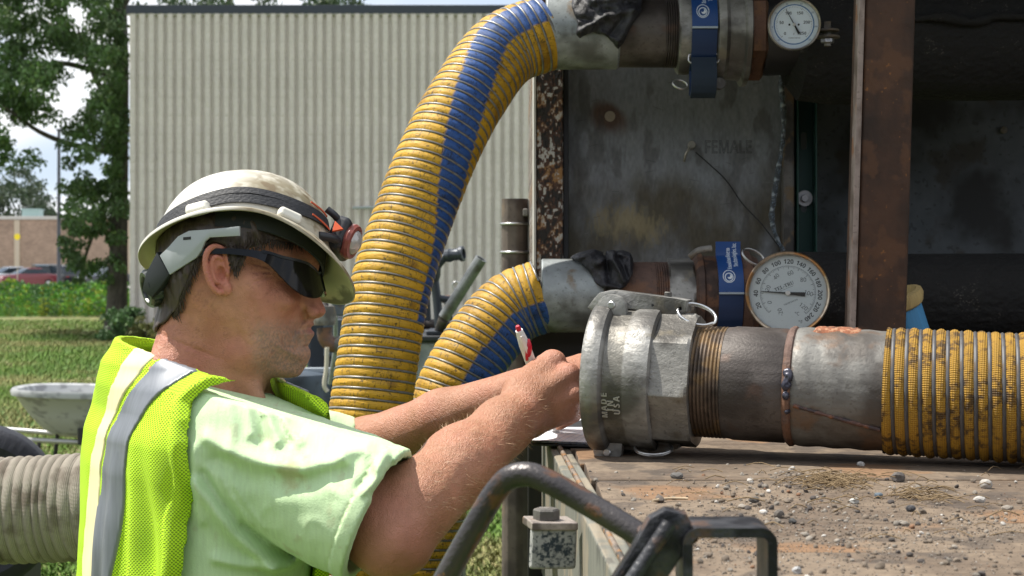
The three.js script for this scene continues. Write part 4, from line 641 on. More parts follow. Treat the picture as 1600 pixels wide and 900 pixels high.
function rearLine(yPx, up) {
  const d = PD, o = P(800, yPx, d), ax = x => P(x, yPx, d).x - o.x, X = V(1, 0, 0), r = p => R(p, d), t = thing('rear_pipe', up ? 'upper steel pipe with strapped coupling and brown hex bushing, running into black insulation' : 'lower steel pipe line with aluminium hex collar and blue strap, below the upper pipe', 'pipe line', o.clone().setX(P(848, 0, d).x), 'rear pipe lines');
  if (up) {
    part('galvanised_nipple', rev([[ax(853), 0], [ax(853), r(57)], [ax(855), r(58.5)], [ax(963), r(58.5)], [ax(966), r(56)], [ax(966), 0]], o, X, { rf: lump(5, 0.02) }), M.galv, t);
    part('brown_nipple', rev([[ax(966), 0], [ax(966), r(55)], [ax(1036), r(55.5)], ...threads(ax(1036), ax(1056), r(56)), [ax(1057), r(52)], [ax(1057), 0]], o, X), M.pipe, t);
    const co = part('coupling', rev([[ax(1056), 0], [ax(1056), r(62)], [ax(1058), r(68)], [ax(1068), r(69)], [ax(1080), r(66)], [ax(1112), r(66)], [ax(1115), r(77)], [ax(1126), r(80)], [ax(1130), r(76)], [ax(1132), r(74)], [ax(1154), r(76)], [ax(1157), r(85)], [ax(1164), r(85)], [ax(1166), r(80)], [ax(1166), 0]], o, X, { rf: (s, a, q) => s < ax(1075) ? Math.min(q, r(63) / Math.cos(((a + 0.2) % (Math.PI / 3) + Math.PI / 3) % (Math.PI / 3) - Math.PI / 6)) : q }), M.cast, t);
    part('rim_lug', [disc(P(1123, 132, d - 0.02), V(0, 0, 1), r(9), 0.02)], M.cast, co);
    part('hex_bushing', rev([[ax(1164), 0], [ax(1164), r(72)], [ax(1168), r(76)], [ax(1186), r(76)], [ax(1191), r(70)], [ax(1191), 0]], o, X, { segs: 6, crease: 15 }), M.bronze, t);
    part('black_pipe', rev([[ax(1190), 0], [ax(1190), r(66)], [ax(1197), r(68)], [ax(1260), r(66)], [ax(1260), 0]], o, X), M.black, t);
    part('insulation', rev([[ax(1233), 0], [ax(1233), r(80)], [ax(1250), r(102)], [ax(1300), r(108)], [ax(1350), r(106)], [ax(1352), r(96)], [ax(1420), r(100)], [ax(1520), r(104)], [ax(1800), r(102)], [ax(1800), 0]], o.clone().add(V(0, 0, -0.03)), X, { rf: lump(9, 0.12), segs: 64 }), insul, t);
    part('insulation_seam', sweep([P(1425, 30, d - 0.09), P(1470, 26, d - 0.1), P(1520, 34, d - 0.1), P(1560, 25, d - 0.1), P(1640, 30, d - 0.1)], (s) => 0.006 + 0.005 * noise3(s * 40, 2, 2), { n: 40, m: 7 }), insul, t);
    // clamp bolt on the insulation
    const bt = part('clamp_bolt', [disc(P(1293, 46, d - 0.14), V(0, -1, 0), r(17), 0.004), disc(P(1293, 56, d - 0.14), V(0, -1, 0), r(18), 0.004), sweep([P(1293, 34, d - 0.14), P(1293, 72, d - 0.14)], r(5), { n: 3, m: 10 })], M.castDirty, t);
    part('nut', hexNut(P(1293, 60, d - 0.14), V(0, -1, 0), r(10), r(7)), M.steel, bt);
  } else {
    part('galvanised_nipple', rev([[ax(846), 0], [ax(846), r(56)], [ax(848), r(57.5)], [ax(940), r(57.5)], [ax(943), r(55)], [ax(943), 0]], o, X, { rf: lump(5, 0.02) }), M.galv, t);
    part('brown_nipple', rev([[ax(943), 0], [ax(943), r(52)], [ax(1022), r(52.5)], ...threads(ax(1022), ax(1046), r(53)), [ax(1047), r(50)], [ax(1047), 0]], o, X), M.brown, t);
    part('hex_collar', rev([[ax(1042), 0], [ax(1042), r(54)], [ax(1044), r(60)], [ax(1078), r(60)], [ax(1082), r(55)], [ax(1082), 0]], o, X, { segs: 96, rf: (s, a, q) => Math.min(q, r(54.5) / Math.cos(((a + 0.3) % (Math.PI / 3) + Math.PI / 3) % (Math.PI / 3) - Math.PI / 6)) }), M.cast, t);
    part('coupling', rev([[ax(1082), 0], [ax(1082), r(58)], [ax(1086), r(66)], [ax(1094), r(67)], [ax(1097), r(62)], [ax(1150), r(62)], [ax(1153), r(70)], [ax(1168), r(70)], [ax(1170), r(64)], [ax(1180), r(60)], [ax(1180), 0]], o, X), M.brown, t);
    part('black_pipe', rev([[ax(1178), 0], [ax(1178), r(52)], [ax(1260), r(52)], [ax(1260), 0]], o, X), M.black, t);
    part('insulation', rev([[ax(1240), 0], [ax(1240), r(58)], [ax(1256), r(70)], [ax(1330), r(69)], [ax(1420), r(66)], [ax(1600), r(66)], [ax(1800), r(67)], [ax(1800), 0]], o.clone().add(V(0, 0, -0.02)), X, { rf: lump(9, 0.1), segs: 64 }), insul, t);
    part('support', box(ax(1500) + o.x, ax(1560) + o.x, DECK, o.y - r(60), -d - 0.05, -d + 0.05), M.black, t);
    part('support', box(ax(1010) + o.x, ax(1040) + o.x, DECK, o.y - r(50), -d - 0.05, -d + 0.05), M.black, t);
    part('lever_arm', sweep([P(1078, 402, d - 0.07), P(1090, 392, d - 0.075), P(1112, 388, d - 0.075)], r(5), { n: 10, m: 8 }), M.castDirty, t);
  }
  // blue strap over the coupling, with its pull ring
  const x0 = up ? 1073 : 1114, x1 = up ? 1112 : 1152, w = (ax(x1) - ax(x0)) / 2, cxp = o.x + (ax(x0) + ax(x1)) / 2, yT = up ? -30 : 378, yM = up ? 52 : 452, yB = up ? 152 : 512, rr = r(up ? 70 : 68);
  const st = thing('blue_strap', up ? 'blue printed lever strap hanging over the upper coupling' : 'blue printed lever strap hanging over the lower coupling behind the big gauge', 'strap', V(cxp, P(0, yB, d).y, -d + rr), 'blue lever straps');
  const path = [], kMax = 24; for (let i = 0; i <= kMax; i++) { const y = lerp(yT, yB, i / kMax), dy = (y - yPx) / (rr * FOC / d), z = Math.sqrt(Math.max(0.16, 1 - dy * dy)) * rr; path.push(V(cxp, P(0, y, d).y, -d + z + 0.006 + (i === kMax ? -0.004 : 0))); }
  const cut = path.findIndex(p => p.y < P(0, yM, d).y), top = strap(path.slice(0, cut + 1), w, V(1, 0, 0), 0.003);
  const pos = top.attributes.position, uv = top.attributes.uv; for (let i = 0; i < uv.count; i++) { const yy = 415 - (pos.getY(i) - EYE) / d * FOC; uv.setXY(i, (pos.getX(i) - cxp) / (2 * w) + 0.5, 1 - (yy - yT) / (yM - yT)); }
  const tm = new THREE.MeshStandardMaterial({ map: strapPrint, roughness: 0.5 }); part('printed_end', top, tm, st);
  part('lower_end', strap(path.slice(cut - 1).map(p => p.clone().add(V(0, 0, -0.0035))), w * 0.98, V(1, 0, 0), 0.003), std({ color: rgb(0.008, 0.03, 0.10), roughness: 0.55 }), st);
  part('strap_edge', strap([path[cut].clone().add(V(0, 0.001, 0.0005)), path[cut].clone().add(V(0, -0.0025, 0.0005))], w, V(1, 0, 0), 0.0035), std({ color: rgb(0.35, 0.42, 0.5), roughness: 0.5 }), st);
  if (up) {
    const yb = 98, yl = P(0, yb, d).y, zz = path.find(p => p.y < yl).z;
    part('buckle', [sweep([V(cxp - w - 0.003, yl + 0.006, zz), V(cxp - w - 0.003, yl - 0.007, zz + 0.002), V(cxp + w + 0.003, yl - 0.007, zz + 0.003), V(cxp + w + 0.003, yl + 0.006, zz), V(cxp - w - 0.003, yl + 0.006, zz)], 0.0016, { n: 40, m: 7 })], M.steel, st);
    part('fold', strap(spline([V(cxp, yl, zz + 0.003), V(cxp, yl - 0.03, zz + 0.012), P(1092, 140, d - 0.068).setX(cxp), P(1092, 151, d - 0.05).setX(cxp)], 12), w * 0.98, V(1, 0, 0), 0.007), std({ color: rgb(0.012, 0.024, 0.045), roughness: 0.8 }), st);
    part('pull_ring', ringWire(P(1063, 132, d - 0.05), V(0.2, 0.5, 0.8), V(1, -0.3, 0), r(10), 0.0014, M.steel), M.steel, st);
  } else {
    part('pull_ring', ringWire(P(1178, 402, d - 0.07), V(0.35, 0.6, 0.7).normalize(), V(0.9, -0.5, 0).normalize(), r(17), 0.0016, M.steel), M.steel, st);
  }
  return o;
}
const up0 = rearLine(50, true), lo0 = rearLine(462, false);
const bez = std({ map: grimy([0.50, 0.42, 0.33], [0.26, 0.17, 0.09], [0.40, 0.2, 0.07], { seed: 83, size: 0.15, dAt: 0.6, rAt: 0.56 }), roughness: 0.33, metalness: 0.75 });
const bez2 = std({ map: grimy([0.40, 0.36, 0.31], [0.16, 0.14, 0.12], [0.2, 0.15, 0.1], { seed: 84, size: 0.15 }), roughness: 0.4, metalness: 0.6 });
gauge('large round thermometer dial with a tan rim on the lower pipe', P(1231, 458, 2.74), V(-0.2, 0.05, 1), V(0.02, 1, 0), R(65.5, 2.74), bigFace, Math.PI * 0.985, bez, P(1240, 462, 2.9));
gauge('small round dial gauge with a bluish face on the upper pipe', P(1241, 38, 2.70), V(-0.1, -0.1, 1), V(0, 1, 0), R(41, 2.70), smallFace, Math.PI * 0.66, bez2, P(1243, 46, 2.9));

// ------------------------------------------------------------------ black gloves draped over the pipes
const gloveMat = std({ map: tex(256, (u, v) => { const a = tf(u, v, 5, 5, 5, 191), b = tf(u, v, 60, 60, 2, 192); return mix3([0.010, 0.010, 0.013], [0.045, 0.045, 0.055], sstep(0.4, 0.7, a) * 0.6 + 0.4 * sstep(0.6, 0.75, b)); }, { size: 0.1 }), roughness: 0.62, bumpMap: bumpRough, bumpScale: 0.003 });
function polyD(pts, x, y) { let m = 1e9, sg = 1; for (let k = 0; k < pts.length; k++) { const a = pts[k], b = pts[(k + 1) % pts.length], ex = b[0] - a[0], ey = b[1] - a[1], wx = x - a[0], wy = y - a[1], t = clamp((wx * ex + wy * ey) / (ex * ex + ey * ey)); m = Math.min(m, Math.hypot(wx - ex * t, wy - ey * t)); if ((a[1] > y) !== (b[1] > y) && x < ex * (y - a[1]) / ey + a[0]) sg = -sg; } return sg * m; }   // < 0 inside
function glove(label, o, r0, pts, bumps, folds, holes, top) {        // leather lying over a pipe: an outline, lumps, creases and openings, all in photo pixels at the pipe
  const d = PD - r0, sc = d / FOC, lo = V(1e9, 1e9, 0), hi = V(-1e9, -1e9, 0); for (const [x, y] of pts) { const p = P(x, y, d); lo.x = Math.min(lo.x, p.x); lo.y = Math.min(lo.y, p.y); hi.x = Math.max(hi.x, p.x); hi.y = Math.max(hi.y, p.y); }
  const f = (x, y, z) => {
    const px = 800 + x / d * FOC, py = 415 - (y - EYE) / d * FOC; let th = 0.007 + 0.005 * (noise3(px * 0.09, py * 0.09, 1) - 0.3);
    for (const [bx, by, rx, ry, h] of bumps) th += h * Math.exp(-(((px - bx) / rx) ** 2) - ((py - by) / ry) ** 2);
    for (const [x0, y0, x1, y1, w, h] of folds) { const ex = x1 - x0, ey = y1 - y0, t = clamp(((px - x0) * ex + (py - y0) * ey) / (ex * ex + ey * ey)), q = Math.hypot(px - x0 - ex * t, py - y0 - ey * t); th += h * Math.exp(-((q / w) ** 2)); }
    const rr = Math.hypot(y - o.y, z - o.z); let q = smax(rr - (r0 + th), r0 - 0.001 - rr, 0.002); q = smax(q, polyD(pts, px, py) * sc, 0.006); q = Math.max(q, -(z + o.z * -1) * 1 - (top ? 0.06 : 0.015));
    for (const [hx0, hy0, hrx, hry, dz] of holes) q = smax(q, -ell(x, y, z, P(hx0, hy0, d - dz), hrx * sc, hry * sc, 0.022), 0.003);
    return q + (noise3(x * 140, y * 140, z * 140) - 0.5) * 0.0016;
  };
  const s = surface(f, V(lo.x - 0.012, lo.y - 0.012, o.z - 0.07), V(hi.x + 0.012, hi.y + 0.02, o.z + r0 + 0.05), 0.0024); return single('work_glove', s, gloveMat, label, 'glove', 'black work gloves');
}
glove('black work glove draped over the upper steel pipe', up0, R(58.5, PD), [[897, -48], [893, 10], [902, 36], [899, 54], [907, 62], [926, 51], [944, 55], [957, 66], [966, 76], [974, 68], [985, 44], [1001, 20], [1012, -48]], [[960, 10, 30, 26, 0.012], [915, 20, 16, 22, 0.006]], [[905, 50, 945, 28, 5, 0.008], [945, 28, 1000, 14, 6, 0.008], [930, 2, 990, -4, 5, 0.008], [925, 12, 960, 20, 4, -0.005], [965, 70, 990, 20, 6, 0.009], [950, 60, 972, 30, 4, -0.006], [915, -10, 935, 14, 5, 0.008], [902, 30, 925, 34, 4, -0.005], [945, -14, 1000, -22, 4, -0.006], [940, 52, 965, 66, 4, 0.006]], [[921, 58, 14, 5, 0.010]], true);
glove('black work glove lying folded over the lower steel pipe', lo0, R(57, PD), [[893, 403], [906, 391], [928, 386], [950, 388], [972, 386], [988, 392], [992, 408], [989, 428], [979, 447], [963, 456], [945, 453], [931, 443], [920, 424], [907, 410]], [[930, 405, 22, 16, 0.016], [968, 410, 18, 22, 0.014], [955, 440, 18, 12, 0.008]], [[905, 402, 930, 392, 5, 0.008], [948, 398, 952, 436, 4, -0.012], [958, 405, 975, 440, 5, 0.010], [966, 398, 980, 432, 4, -0.008], [945, 446, 968, 450, 5, 0.008], [960, 396, 985, 398, 5, 0.010], [935, 412, 945, 405, 4, 0.008], [985, 405, 984, 432, 5, 0.008]], [[933, 432, 11, 13, 0.018], [953, 424, 4, 10, 0.022]], true);

// ================================================================== the front pipe on the deck
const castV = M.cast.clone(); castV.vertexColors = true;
const SG = 1, OCT = 0.63;   // side of the frame that faces the eye
{
  const A = P(917, 590, 1.93), B = P(1650, 627, 1.77), dir = B.clone().sub(A).normalize(), Lx = A.distanceTo(B);
  A.y = DECK + 0.0935; B.y = DECK + 0.0775; dir.copy(B).sub(A).normalize();
  const S = px => { const k = (px - 800) / FOC; return (k * -A.z - A.x) / (dir.x - k * -dir.z); };         // metres along the axis at a photo column
  const dep = s => -(A.z + dir.z * s), rr = (p, px) => R(p, dep(S(px))), at = s => A.clone().addScaledVector(dir, s);
  const c = thing('front_pipe', 'large steel pipe end with a cast cam coupling lying on the deck', 'pipe', at(S(1200)).setY(DECK));
  const [T, N, Bn] = frameOf(dir);                                   // N is up, Bn points away from or to the eye
  const rim0 = S(934), rim1 = S(963), b1 = S(997), g1 = S(1034), o1 = S(1092);
  const capR = rr(118, 940), bodyR = rr(107, 975), bandR = rr(111, 1010), octR = rr(99, 1060), thR = rr(87, 1110), pR = rr(89, 1180), tR = rr(93, 1320);
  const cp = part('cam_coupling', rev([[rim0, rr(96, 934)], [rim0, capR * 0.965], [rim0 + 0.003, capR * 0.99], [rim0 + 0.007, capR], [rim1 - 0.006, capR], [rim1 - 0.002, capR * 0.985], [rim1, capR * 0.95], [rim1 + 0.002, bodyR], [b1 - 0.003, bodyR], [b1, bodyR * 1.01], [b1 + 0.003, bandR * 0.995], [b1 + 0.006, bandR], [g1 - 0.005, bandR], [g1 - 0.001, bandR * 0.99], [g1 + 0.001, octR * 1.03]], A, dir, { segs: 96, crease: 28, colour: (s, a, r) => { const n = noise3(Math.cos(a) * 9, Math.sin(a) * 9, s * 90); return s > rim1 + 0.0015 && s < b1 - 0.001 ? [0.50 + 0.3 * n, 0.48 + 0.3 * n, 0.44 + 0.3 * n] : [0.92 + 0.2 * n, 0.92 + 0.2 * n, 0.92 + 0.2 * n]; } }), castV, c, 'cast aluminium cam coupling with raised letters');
  part('bore', rev([[o1 - 0.002, rr(80, 1090)], [rim0 + 0.04, rr(84, 940)], [rim0 + 0.02, rr(93, 940)], [rim0 + 0.001, rr(95, 934)]], A, dir, { segs: 64 }), M.castDirty, cp);
  const op = []; for (let k = 0; k <= 14; k++) op.push([lerp(g1, o1, k / 14), octR * 1.2]); op.unshift([g1, octR * 0.9]); op.push([o1, thR * 0.98]);
  part('octagon', rev(op, A, dir, { segs: 192, crease: 22, colour: (s, a) => { const n = noise3(Math.cos(a) * 8 + 3, Math.sin(a) * 8, s * 60), k = 0.62 + 0.4 * n; return [k, k * 0.98, k * 0.95]; }, rf: hexR(8, octR, g1 - 0.02, o1 + 0.0015, 0.004, OCT) }), castV, cp);
  // raised letters
  const font = await new FontLoader().loadAsync('fonts/droid/droid_sans_bold.typeface.json');
  const letters = []; [['MADE', 950, 0], ['IN', 965, 1], ['USA', 981, 2]].forEach(([w, px, i]) => {
    const a0 = -0.33 - (i === 1 ? 0.02 : 0); [...w].forEach((ch, k) => {
      const g = new TextGeometry(ch, { font, size: 0.0074, depth: 0.0014, curveSegments: 3 }); g.computeBoundingBox(); g.translate(-(g.boundingBox.max.x + g.boundingBox.min.x) / 2, -0.0037, 0);
      const ang = a0 + (k - (w.length - 1) / 2) * 0.1 + (i === 2 ? -0.0 : 0), s = rim1 + 0.0045 + i * 0.0077;
      const nrm = N.clone().multiplyScalar(Math.sin(ang)).addScaledVector(Bn, Math.cos(ang) * SG).normalize(), updir = N.clone().multiplyScalar(Math.cos(ang)).addScaledVector(Bn, -Math.sin(ang) * SG).normalize();
      g.applyMatrix4(new THREE.Matrix4().makeBasis(updir, T.clone().negate(), nrm).setPosition(at(s).addScaledVector(nrm, bodyR - 0.0004))); letters.push(g);
    });
  });
  part('raised_letters', letters, std({ color: rgb(0.40, 0.39, 0.37), roughness: 0.5, metalness: 0.5 }), cp);
  // upper cam arm: lug, arm bar, pin, ring
  const F = Bn.clone().multiplyScalar(SG), loc = (s, h, f) => at(s).addScaledVector(N, h).addScaledVector(F, f);
  const lever = (sgn) => {
    const M4 = (s, h) => new THREE.Matrix4().makeBasis(T, N.clone().multiplyScalar(sgn), F.clone().multiplyScalar(sgn)).setPosition(loc(s, h * sgn, 0));
    const lugPts = []; for (let k = 0; k <= 16; k++) { const q = Math.PI * k / 16; lugPts.push([-Math.cos(q) * 0.0165, 0.006 + Math.sin(q) * 0.0135]); } lugPts.push([0.0175, -0.012], [-0.0175, -0.012]);
    const lug = part('lug', extrude(lugPts, 0.010, 0.0012, M4(rim1 - 0.001, bodyR * 0.965).multiply(new THREE.Matrix4().setPosition(0, 0, 0.026 * sgn))), M.cast, c);
    const lug2 = part('lug', extrude(lugPts, 0.010, 0.0012, M4(rim1 - 0.001, bodyR * 0.965).multiply(new THREE.Matrix4().setPosition(0, 0, -0.026 * sgn))), M.cast, c);
    part('pin', disc(loc(rim1 - 0.001, sgn * (bodyR * 0.965 + 0.008), 0.0315), F, 0.0046, 0.0035), M.steel, lug);
    part('pin', disc(loc(rim1 - 0.001, sgn * (bodyR * 0.965 + 0.008), -0.0315), F.clone().negate(), 0.0046, 0.0035), M.steel, lug2);
    return M4;
  };
  const Mu = lever(1), hA = bodyR + 0.002;
  const armPts = [[-0.026, 0.004], [-0.02, 0.0105], [-0.006, 0.0145], [0.03, 0.0115], [0.072, 0.0075], [0.086, 0.0055], [0.086, -0.006], [0.077, -0.013], [0.071, -0.0095], [0.062, -0.0095], [0.052, -0.0115], [0.042, -0.007], [0.018, -0.0055], [0.004, -0.006], [-0.012, -0.01], [-0.024, -0.012], [-0.033, -0.006]];
  const hole = (x, y, q) => { const o = []; for (let k = 0; k < 14; k++) o.push([x + Math.cos(k / 14 * 6.283) * q, y + Math.sin(k / 14 * 6.283) * q]); return o; };
  const arm = part('upper_lever', [extrude(armPts, 0.03, 0.0012, Mu(rim1, hA + 0.005), [hole(0.079, -0.0035, 0.0036)]), disc(loc(rim1 + 0.061, hA + 0.0135, 0), N, 0.0045, 0.007)], M.cast, c, 'cast lever arm lying along the top of the coupling');
  part('lever_dimple', disc(loc(rim1 + 0.046, hA + 0.004, 0.0158), F, 0.0018, 0.0006), M.black, arm);
  part('pull_ring', ringWire(loc(rim1 + 0.099, hA - 0.0055, 0.012), N.clone().multiplyScalar(0.72).addScaledVector(F, 0.62).addScaledVector(T, 0.25).normalize(), T.clone().addScaledVector(N, -0.30).normalize(), 0.0205, 0.0017, M.steel), M.steel, arm);
  const Ml = lever(-1);
  const low = part('lower_lever', [extrude([[-0.02, 0.002], [0.0, 0.008], [0.05, 0.008], [0.068, 0.003], [0.07, -0.004], [0.06, -0.006], [0.02, -0.004], [-0.015, -0.008]], 0.026, 0.001, Ml(rim1 + 0.012, bodyR - 0.006)), disc(loc(rim1 + 0.043, -bodyR + 0.002, 0.016), F, 0.005, 0.004)], M.castDirty, c, 'lower lever pressed against the deck');
  part('pull_ring', ringWire(loc(rim1 + 0.055, -capR + 0.012, 0.03), N.clone().multiplyScalar(0.9).addScaledVector(F, 0.4).normalize(), T.clone(), 0.0195, 0.0016, M.steel), M.steel, low);
  // threads, nipple, weld, hose tail
  const t0 = S(1085), t1 = S(1133), n1 = S(1234), w1 = S(1246), h1 = S(1393);
  part('threaded_end', rev([[t0, thR * 0.9], ...threads(t0, t1, thR, 0.0046, 0.002), [t1, thR * 0.985]], A, dir, { segs: 72, crease: 30 }), M.thread, c);
  part('nipple', rev([[t1 - 0.001, pR * 0.955], [t1 + 0.002, pR * 0.975], [S(1146), pR * 0.985], [S(1150), pR], [n1 - 0.004, pR], [n1, pR * 0.97]], A, dir, { segs: 72, rf: lump(4, 0.012) }), M.pipe, c);
  part('weld_bead', rev([[n1 - 0.003, pR * 0.95], [n1, pR * 1.015], [n1 + 0.003, pR * 1.045], [w1 - 0.002, pR * 1.04], [w1, pR * 1.0]], A, dir, { segs: 180, rf: (s, a, q) => q * (1 + 0.014 * (noise3(Math.cos(a) * 12, Math.sin(a) * 12, s * 200) - 0.5)) }), M.brown, c);
  const wl = part('weld_lump', surface((x, y, z) => { let q = 1; for (const [k, h] of [[0, 0], [1, 0.008], [2, -0.012], [3, -0.03], [4, 0.015]]) q = smin(q, ball(x, y, z, loc((n1 + w1) / 2 + (k % 2) * 0.002, 0.006 + h, Math.sqrt(pR * pR - (0.006 + h) ** 2) + 0.001), 0.0055 - Math.abs(h) * 0.06), 0.004); return q + (noise3(x * 260, y * 260, z * 260) - 0.5) * 0.003; }, loc(n1, 0, pR).add(V(-0.02, -0.05, -0.03)), loc(n1, 0, pR).add(V(0.03, 0.04, 0.03)), 0.0014), std({ color: rgb(0.045, 0.045, 0.065), roughness: 0.3, metalness: 0.3 }), c, 'lumpy dark weld blob');
  const tailMat = std({ map: grimy([0.165, 0.16, 0.148], [0.078, 0.068, 0.06], [0.14, 0.09, 0.06], { seed: 97, size: 0.24, dAt: 0.55, rAt: 0.62, speck: 0.4 }), roughness: 0.55, metalness: 0.3, bumpMap: bumpCast, bumpScale: 0.0003 });
  const tp = [[w1 - 0.002, pR * 0.98], [w1, tR * 0.985], [w1 + 0.004, tR]]; for (let k = 1; k <= 20; k++) { const s = lerp(w1 + 0.004, h1 - 0.003, k / 20); tp.push([s, tR * (1 + 0.009 * Math.sin(k * 0.95) + 0.004 * k / 20)]); } tp.push([h1, tR * 1.0], [h1 + 0.0005, tR * 0.9]);
  const tail = part('hose_tail', rev(tp, A, dir, { segs: 96, rf: lump(8, 0.014) }), tailMat, c, 'grey battered steel hose tail');
  const seam = []; for (let k = 0; k <= 14; k++) { const f = k / 14, s = lerp(w1 + 0.004, h1 - 0.008, f), ang = -0.24 - 0.36 * f; seam.push(at(s).addScaledVector(N, Math.sin(ang) * tR * 1.008).addScaledVector(F, Math.cos(ang) * tR * 1.008)); }
  part('weld_seam', sweep(seam, (s) => 0.0017 + 0.0012 * noise3(s * 300, 1, 1), { n: 80, m: 7 }), std({ map: grimy([0.12, 0.06, 0.045], [0.05, 0.035, 0.035], [0.22, 0.09, 0.04], { seed: 98, size: 0.04 }), roughness: 0.6, metalness: 0.2 }), tail, 'rusty raised weld seam');
  // rust scab on top of the tail
  part('rust_scab', grid(40, 24, (u, v) => { const s = lerp(S(1262), S(1352), u), ang = Math.PI / 2 - lerp(-0.5, 0.42, v), e = Math.min(u, 1 - u, v, 1 - v); const h = tR * 1.016 + 0.002 * sstep(0, 0.2, e) * noise3(u * 22, v * 12, 4) - 0.004 * sstep(0.22, 0.0, e + 0.1 * (noise3(u * 8, v * 8, 9) - 0.3)); return { p: at(s).addScaledVector(N, Math.sin(ang) * h).addScaledVector(F, Math.cos(ang) * h), uv: [u * 0.08, v * 0.07] }; }), std({ map: grimy([0.24, 0.085, 0.04], [0.11, 0.045, 0.025], [0.36, 0.19, 0.11], { seed: 99, size: 0.03, dAt: 0.5, rAt: 0.5 }), roughness: 0.9 }), tail, 'patch of orange rust');
  // hose pushed over the tail
  const hp = []; for (let k = 0; k <= 6; k++) hp.push(at(lerp(h1 - 0.006, h1 + 0.75, k / 6)));
  suctionHose('front_hose', 'yellow corrugated hose with dark wire winding lying on the deck at the right', hp, rr(96, 1480), 0.0149, { group: 'yellow wire-wound hoses', wireR: 0.0028, wireMat: M.wireDark, bulge: 0.0054, yel: [0.42, 0.225, 0.012], m: 120, seg: 12 }).traverse(o => { if (o.name === 'hose_wall') o.material = frontHoseMat; });
}
{ // rolled blue and tan cloth hose end standing beside the post
  const c = P(1428, 520, 2.5), t = thing('lined_hose_end', 'short blue and tan fabric hose end standing beside the rusty post', 'hose end', V(c.x, DECK, c.z)), ax = V(-0.35, 1, 0.15).normalize();
  const o = P(1425, 560, 2.5), rB = R(39, 2.5);
  part('support_stub', sweep([V(o.x, DECK, o.z), o.clone().addScaledVector(ax, 0.02)], 0.03, { n: 3 }), M.black, t);
  part('blue_sleeve', rev([[0, rB * 0.9], [0, rB], [0.082, rB], [0.084, rB * 0.97], [0.084, rB * 0.6], [0, rB * 0.6]], o, ax, { segs: 48 }), std({ map: tex(256, (u, v) => { const l = 0.8 + 0.35 * tf(u, v, 60, 4, 3, 201); return [0.05 * l, 0.21 * l, 0.40 * l]; }, { size: 0.12 }), roughness: 0.75 }), t);
  part('tan_rim', rev([[0.083, rB * 0.9], [0.088, rB * 1.1], [0.1, rB * 1.2], [0.108, rB * 1.16], [0.11, rB * 0.98], [0.098, rB * 0.8], [0.07, rB * 0.72], [0.03, rB * 0.68]], o, ax, { segs: 72, rf: (s, a, r) => r * (1 + 0.012 * Math.sin(a * 60)) }), std({ map: tex(256, (u, v) => { const l = 0.7 + 0.5 * tf(u, v, 90, 4, 3, 202); return [0.42 * l, 0.31 * l, 0.13 * l]; }, { size: 0.12 }), roughness: 0.85 }), t);
}

// ================================================================== the worker
const person = thing('person', 'worker in white hard hat, sunglasses and lime safety vest, leaning over the deck and writing', 'person', V(-0.45, 0, -2.0));
const HD = 1.95, hx = px => (px - 800) / FOC * HD, hy = py => EYE - (py - 415) / FOC * HD, ipx = x => 800 + x / HD * FOC, ipy = y => 415 + (EYE - y) / HD * FOC, HZ = -HD;
const Hh = (px, py, w) => V(hx(px), hy(py), HZ + w);
// profile of head and neck as a field
const prof = spline([[385, 298], [440, 308], [478, 340], [496, 372], [502, 398], [500, 420], [496, 442], [499, 460], [505, 474], [509.5, 485], [508.5, 491], [503, 496], [496, 498], [490, 500], [490, 503.5], [493.5, 507], [493, 510.5], [487.5, 513], [492, 516.5], [494, 521], [491, 527], [486.5, 533], [484, 541], [486.5, 549], [485.5, 559], [480, 568], [470, 574], [447, 580], [424, 590], [408, 625], [402, 690], [275, 690], [262, 610], [256, 560], [259, 515], [259, 480], [253, 448], [252, 412], [258, 370], [280, 334], [325, 306], [385, 298]].map(([x, y]) => V(hx(x), hy(y), 0)), 260);
const prof2 = (() => {
  const h = 0.0014, x0 = hx(205), x1 = hx(540), y0 = hy(700), y1 = hy(262), nx = Math.ceil((x1 - x0) / h) + 1, ny = Math.ceil((y1 - y0) / h) + 1, d = new Float32Array(nx * ny), n = prof.length - 1;
  for (let j = 0; j < ny; j++) for (let i = 0; i < nx; i++) {
    const x = x0 + i * h, y = y0 + j * h; let m = 1e9, s = 1;
    for (let k = 0; k < n; k++) { const a = prof[k], b = prof[k + 1], ex = b.x - a.x, ey = b.y - a.y, wx = x - a.x, wy = y - a.y, t = clamp((wx * ex + wy * ey) / (ex * ex + ey * ey + 1e-12)), q = (wx - ex * t) ** 2 + (wy - ey * t) ** 2; if (q < m) m = q; if ((a.y > y) !== (b.y > y) && x < ex * (y - a.y) / ey + a.x) s = -s; }
    d[j * nx + i] = -s * Math.sqrt(m);
  }
  return (x, y) => { const u = clamp((x - x0) / h, 0, nx - 1.001), v = clamp((y - y0) / h, 0, ny - 1.001), i = Math.floor(u), j = Math.floor(v), a = u - i, b = v - j, k = j * nx + i; return lerp(lerp(d[k], d[k + 1], a), lerp(d[k + nx], d[k + nx + 1], a), b); };   // > 0 inside
})();
const halfW = (py, px = 300) => { const jx = py < 545 ? 374 + 26 * sstep(480, 545, py) : lerp(400, 446, sstep(545, 594, py)); const k = sstep(jx - 4, jx + 13, px); return lerp(lerp(0.079, 0.059, sstep(452, 560, py)), lerp(0.079, 0.064, sstep(440, 580, py)), k); }, frontT = (px, py) => sstep(395, 470, px + (py > 570 ? -(py - 570) * 0.8 : 0));
const hFront = (d, W) => d > 0 ? W * (1 - Math.pow(1 - Math.min(d / 0.088, 1), 1.55)) : 1.55 * W / 0.088 * d;
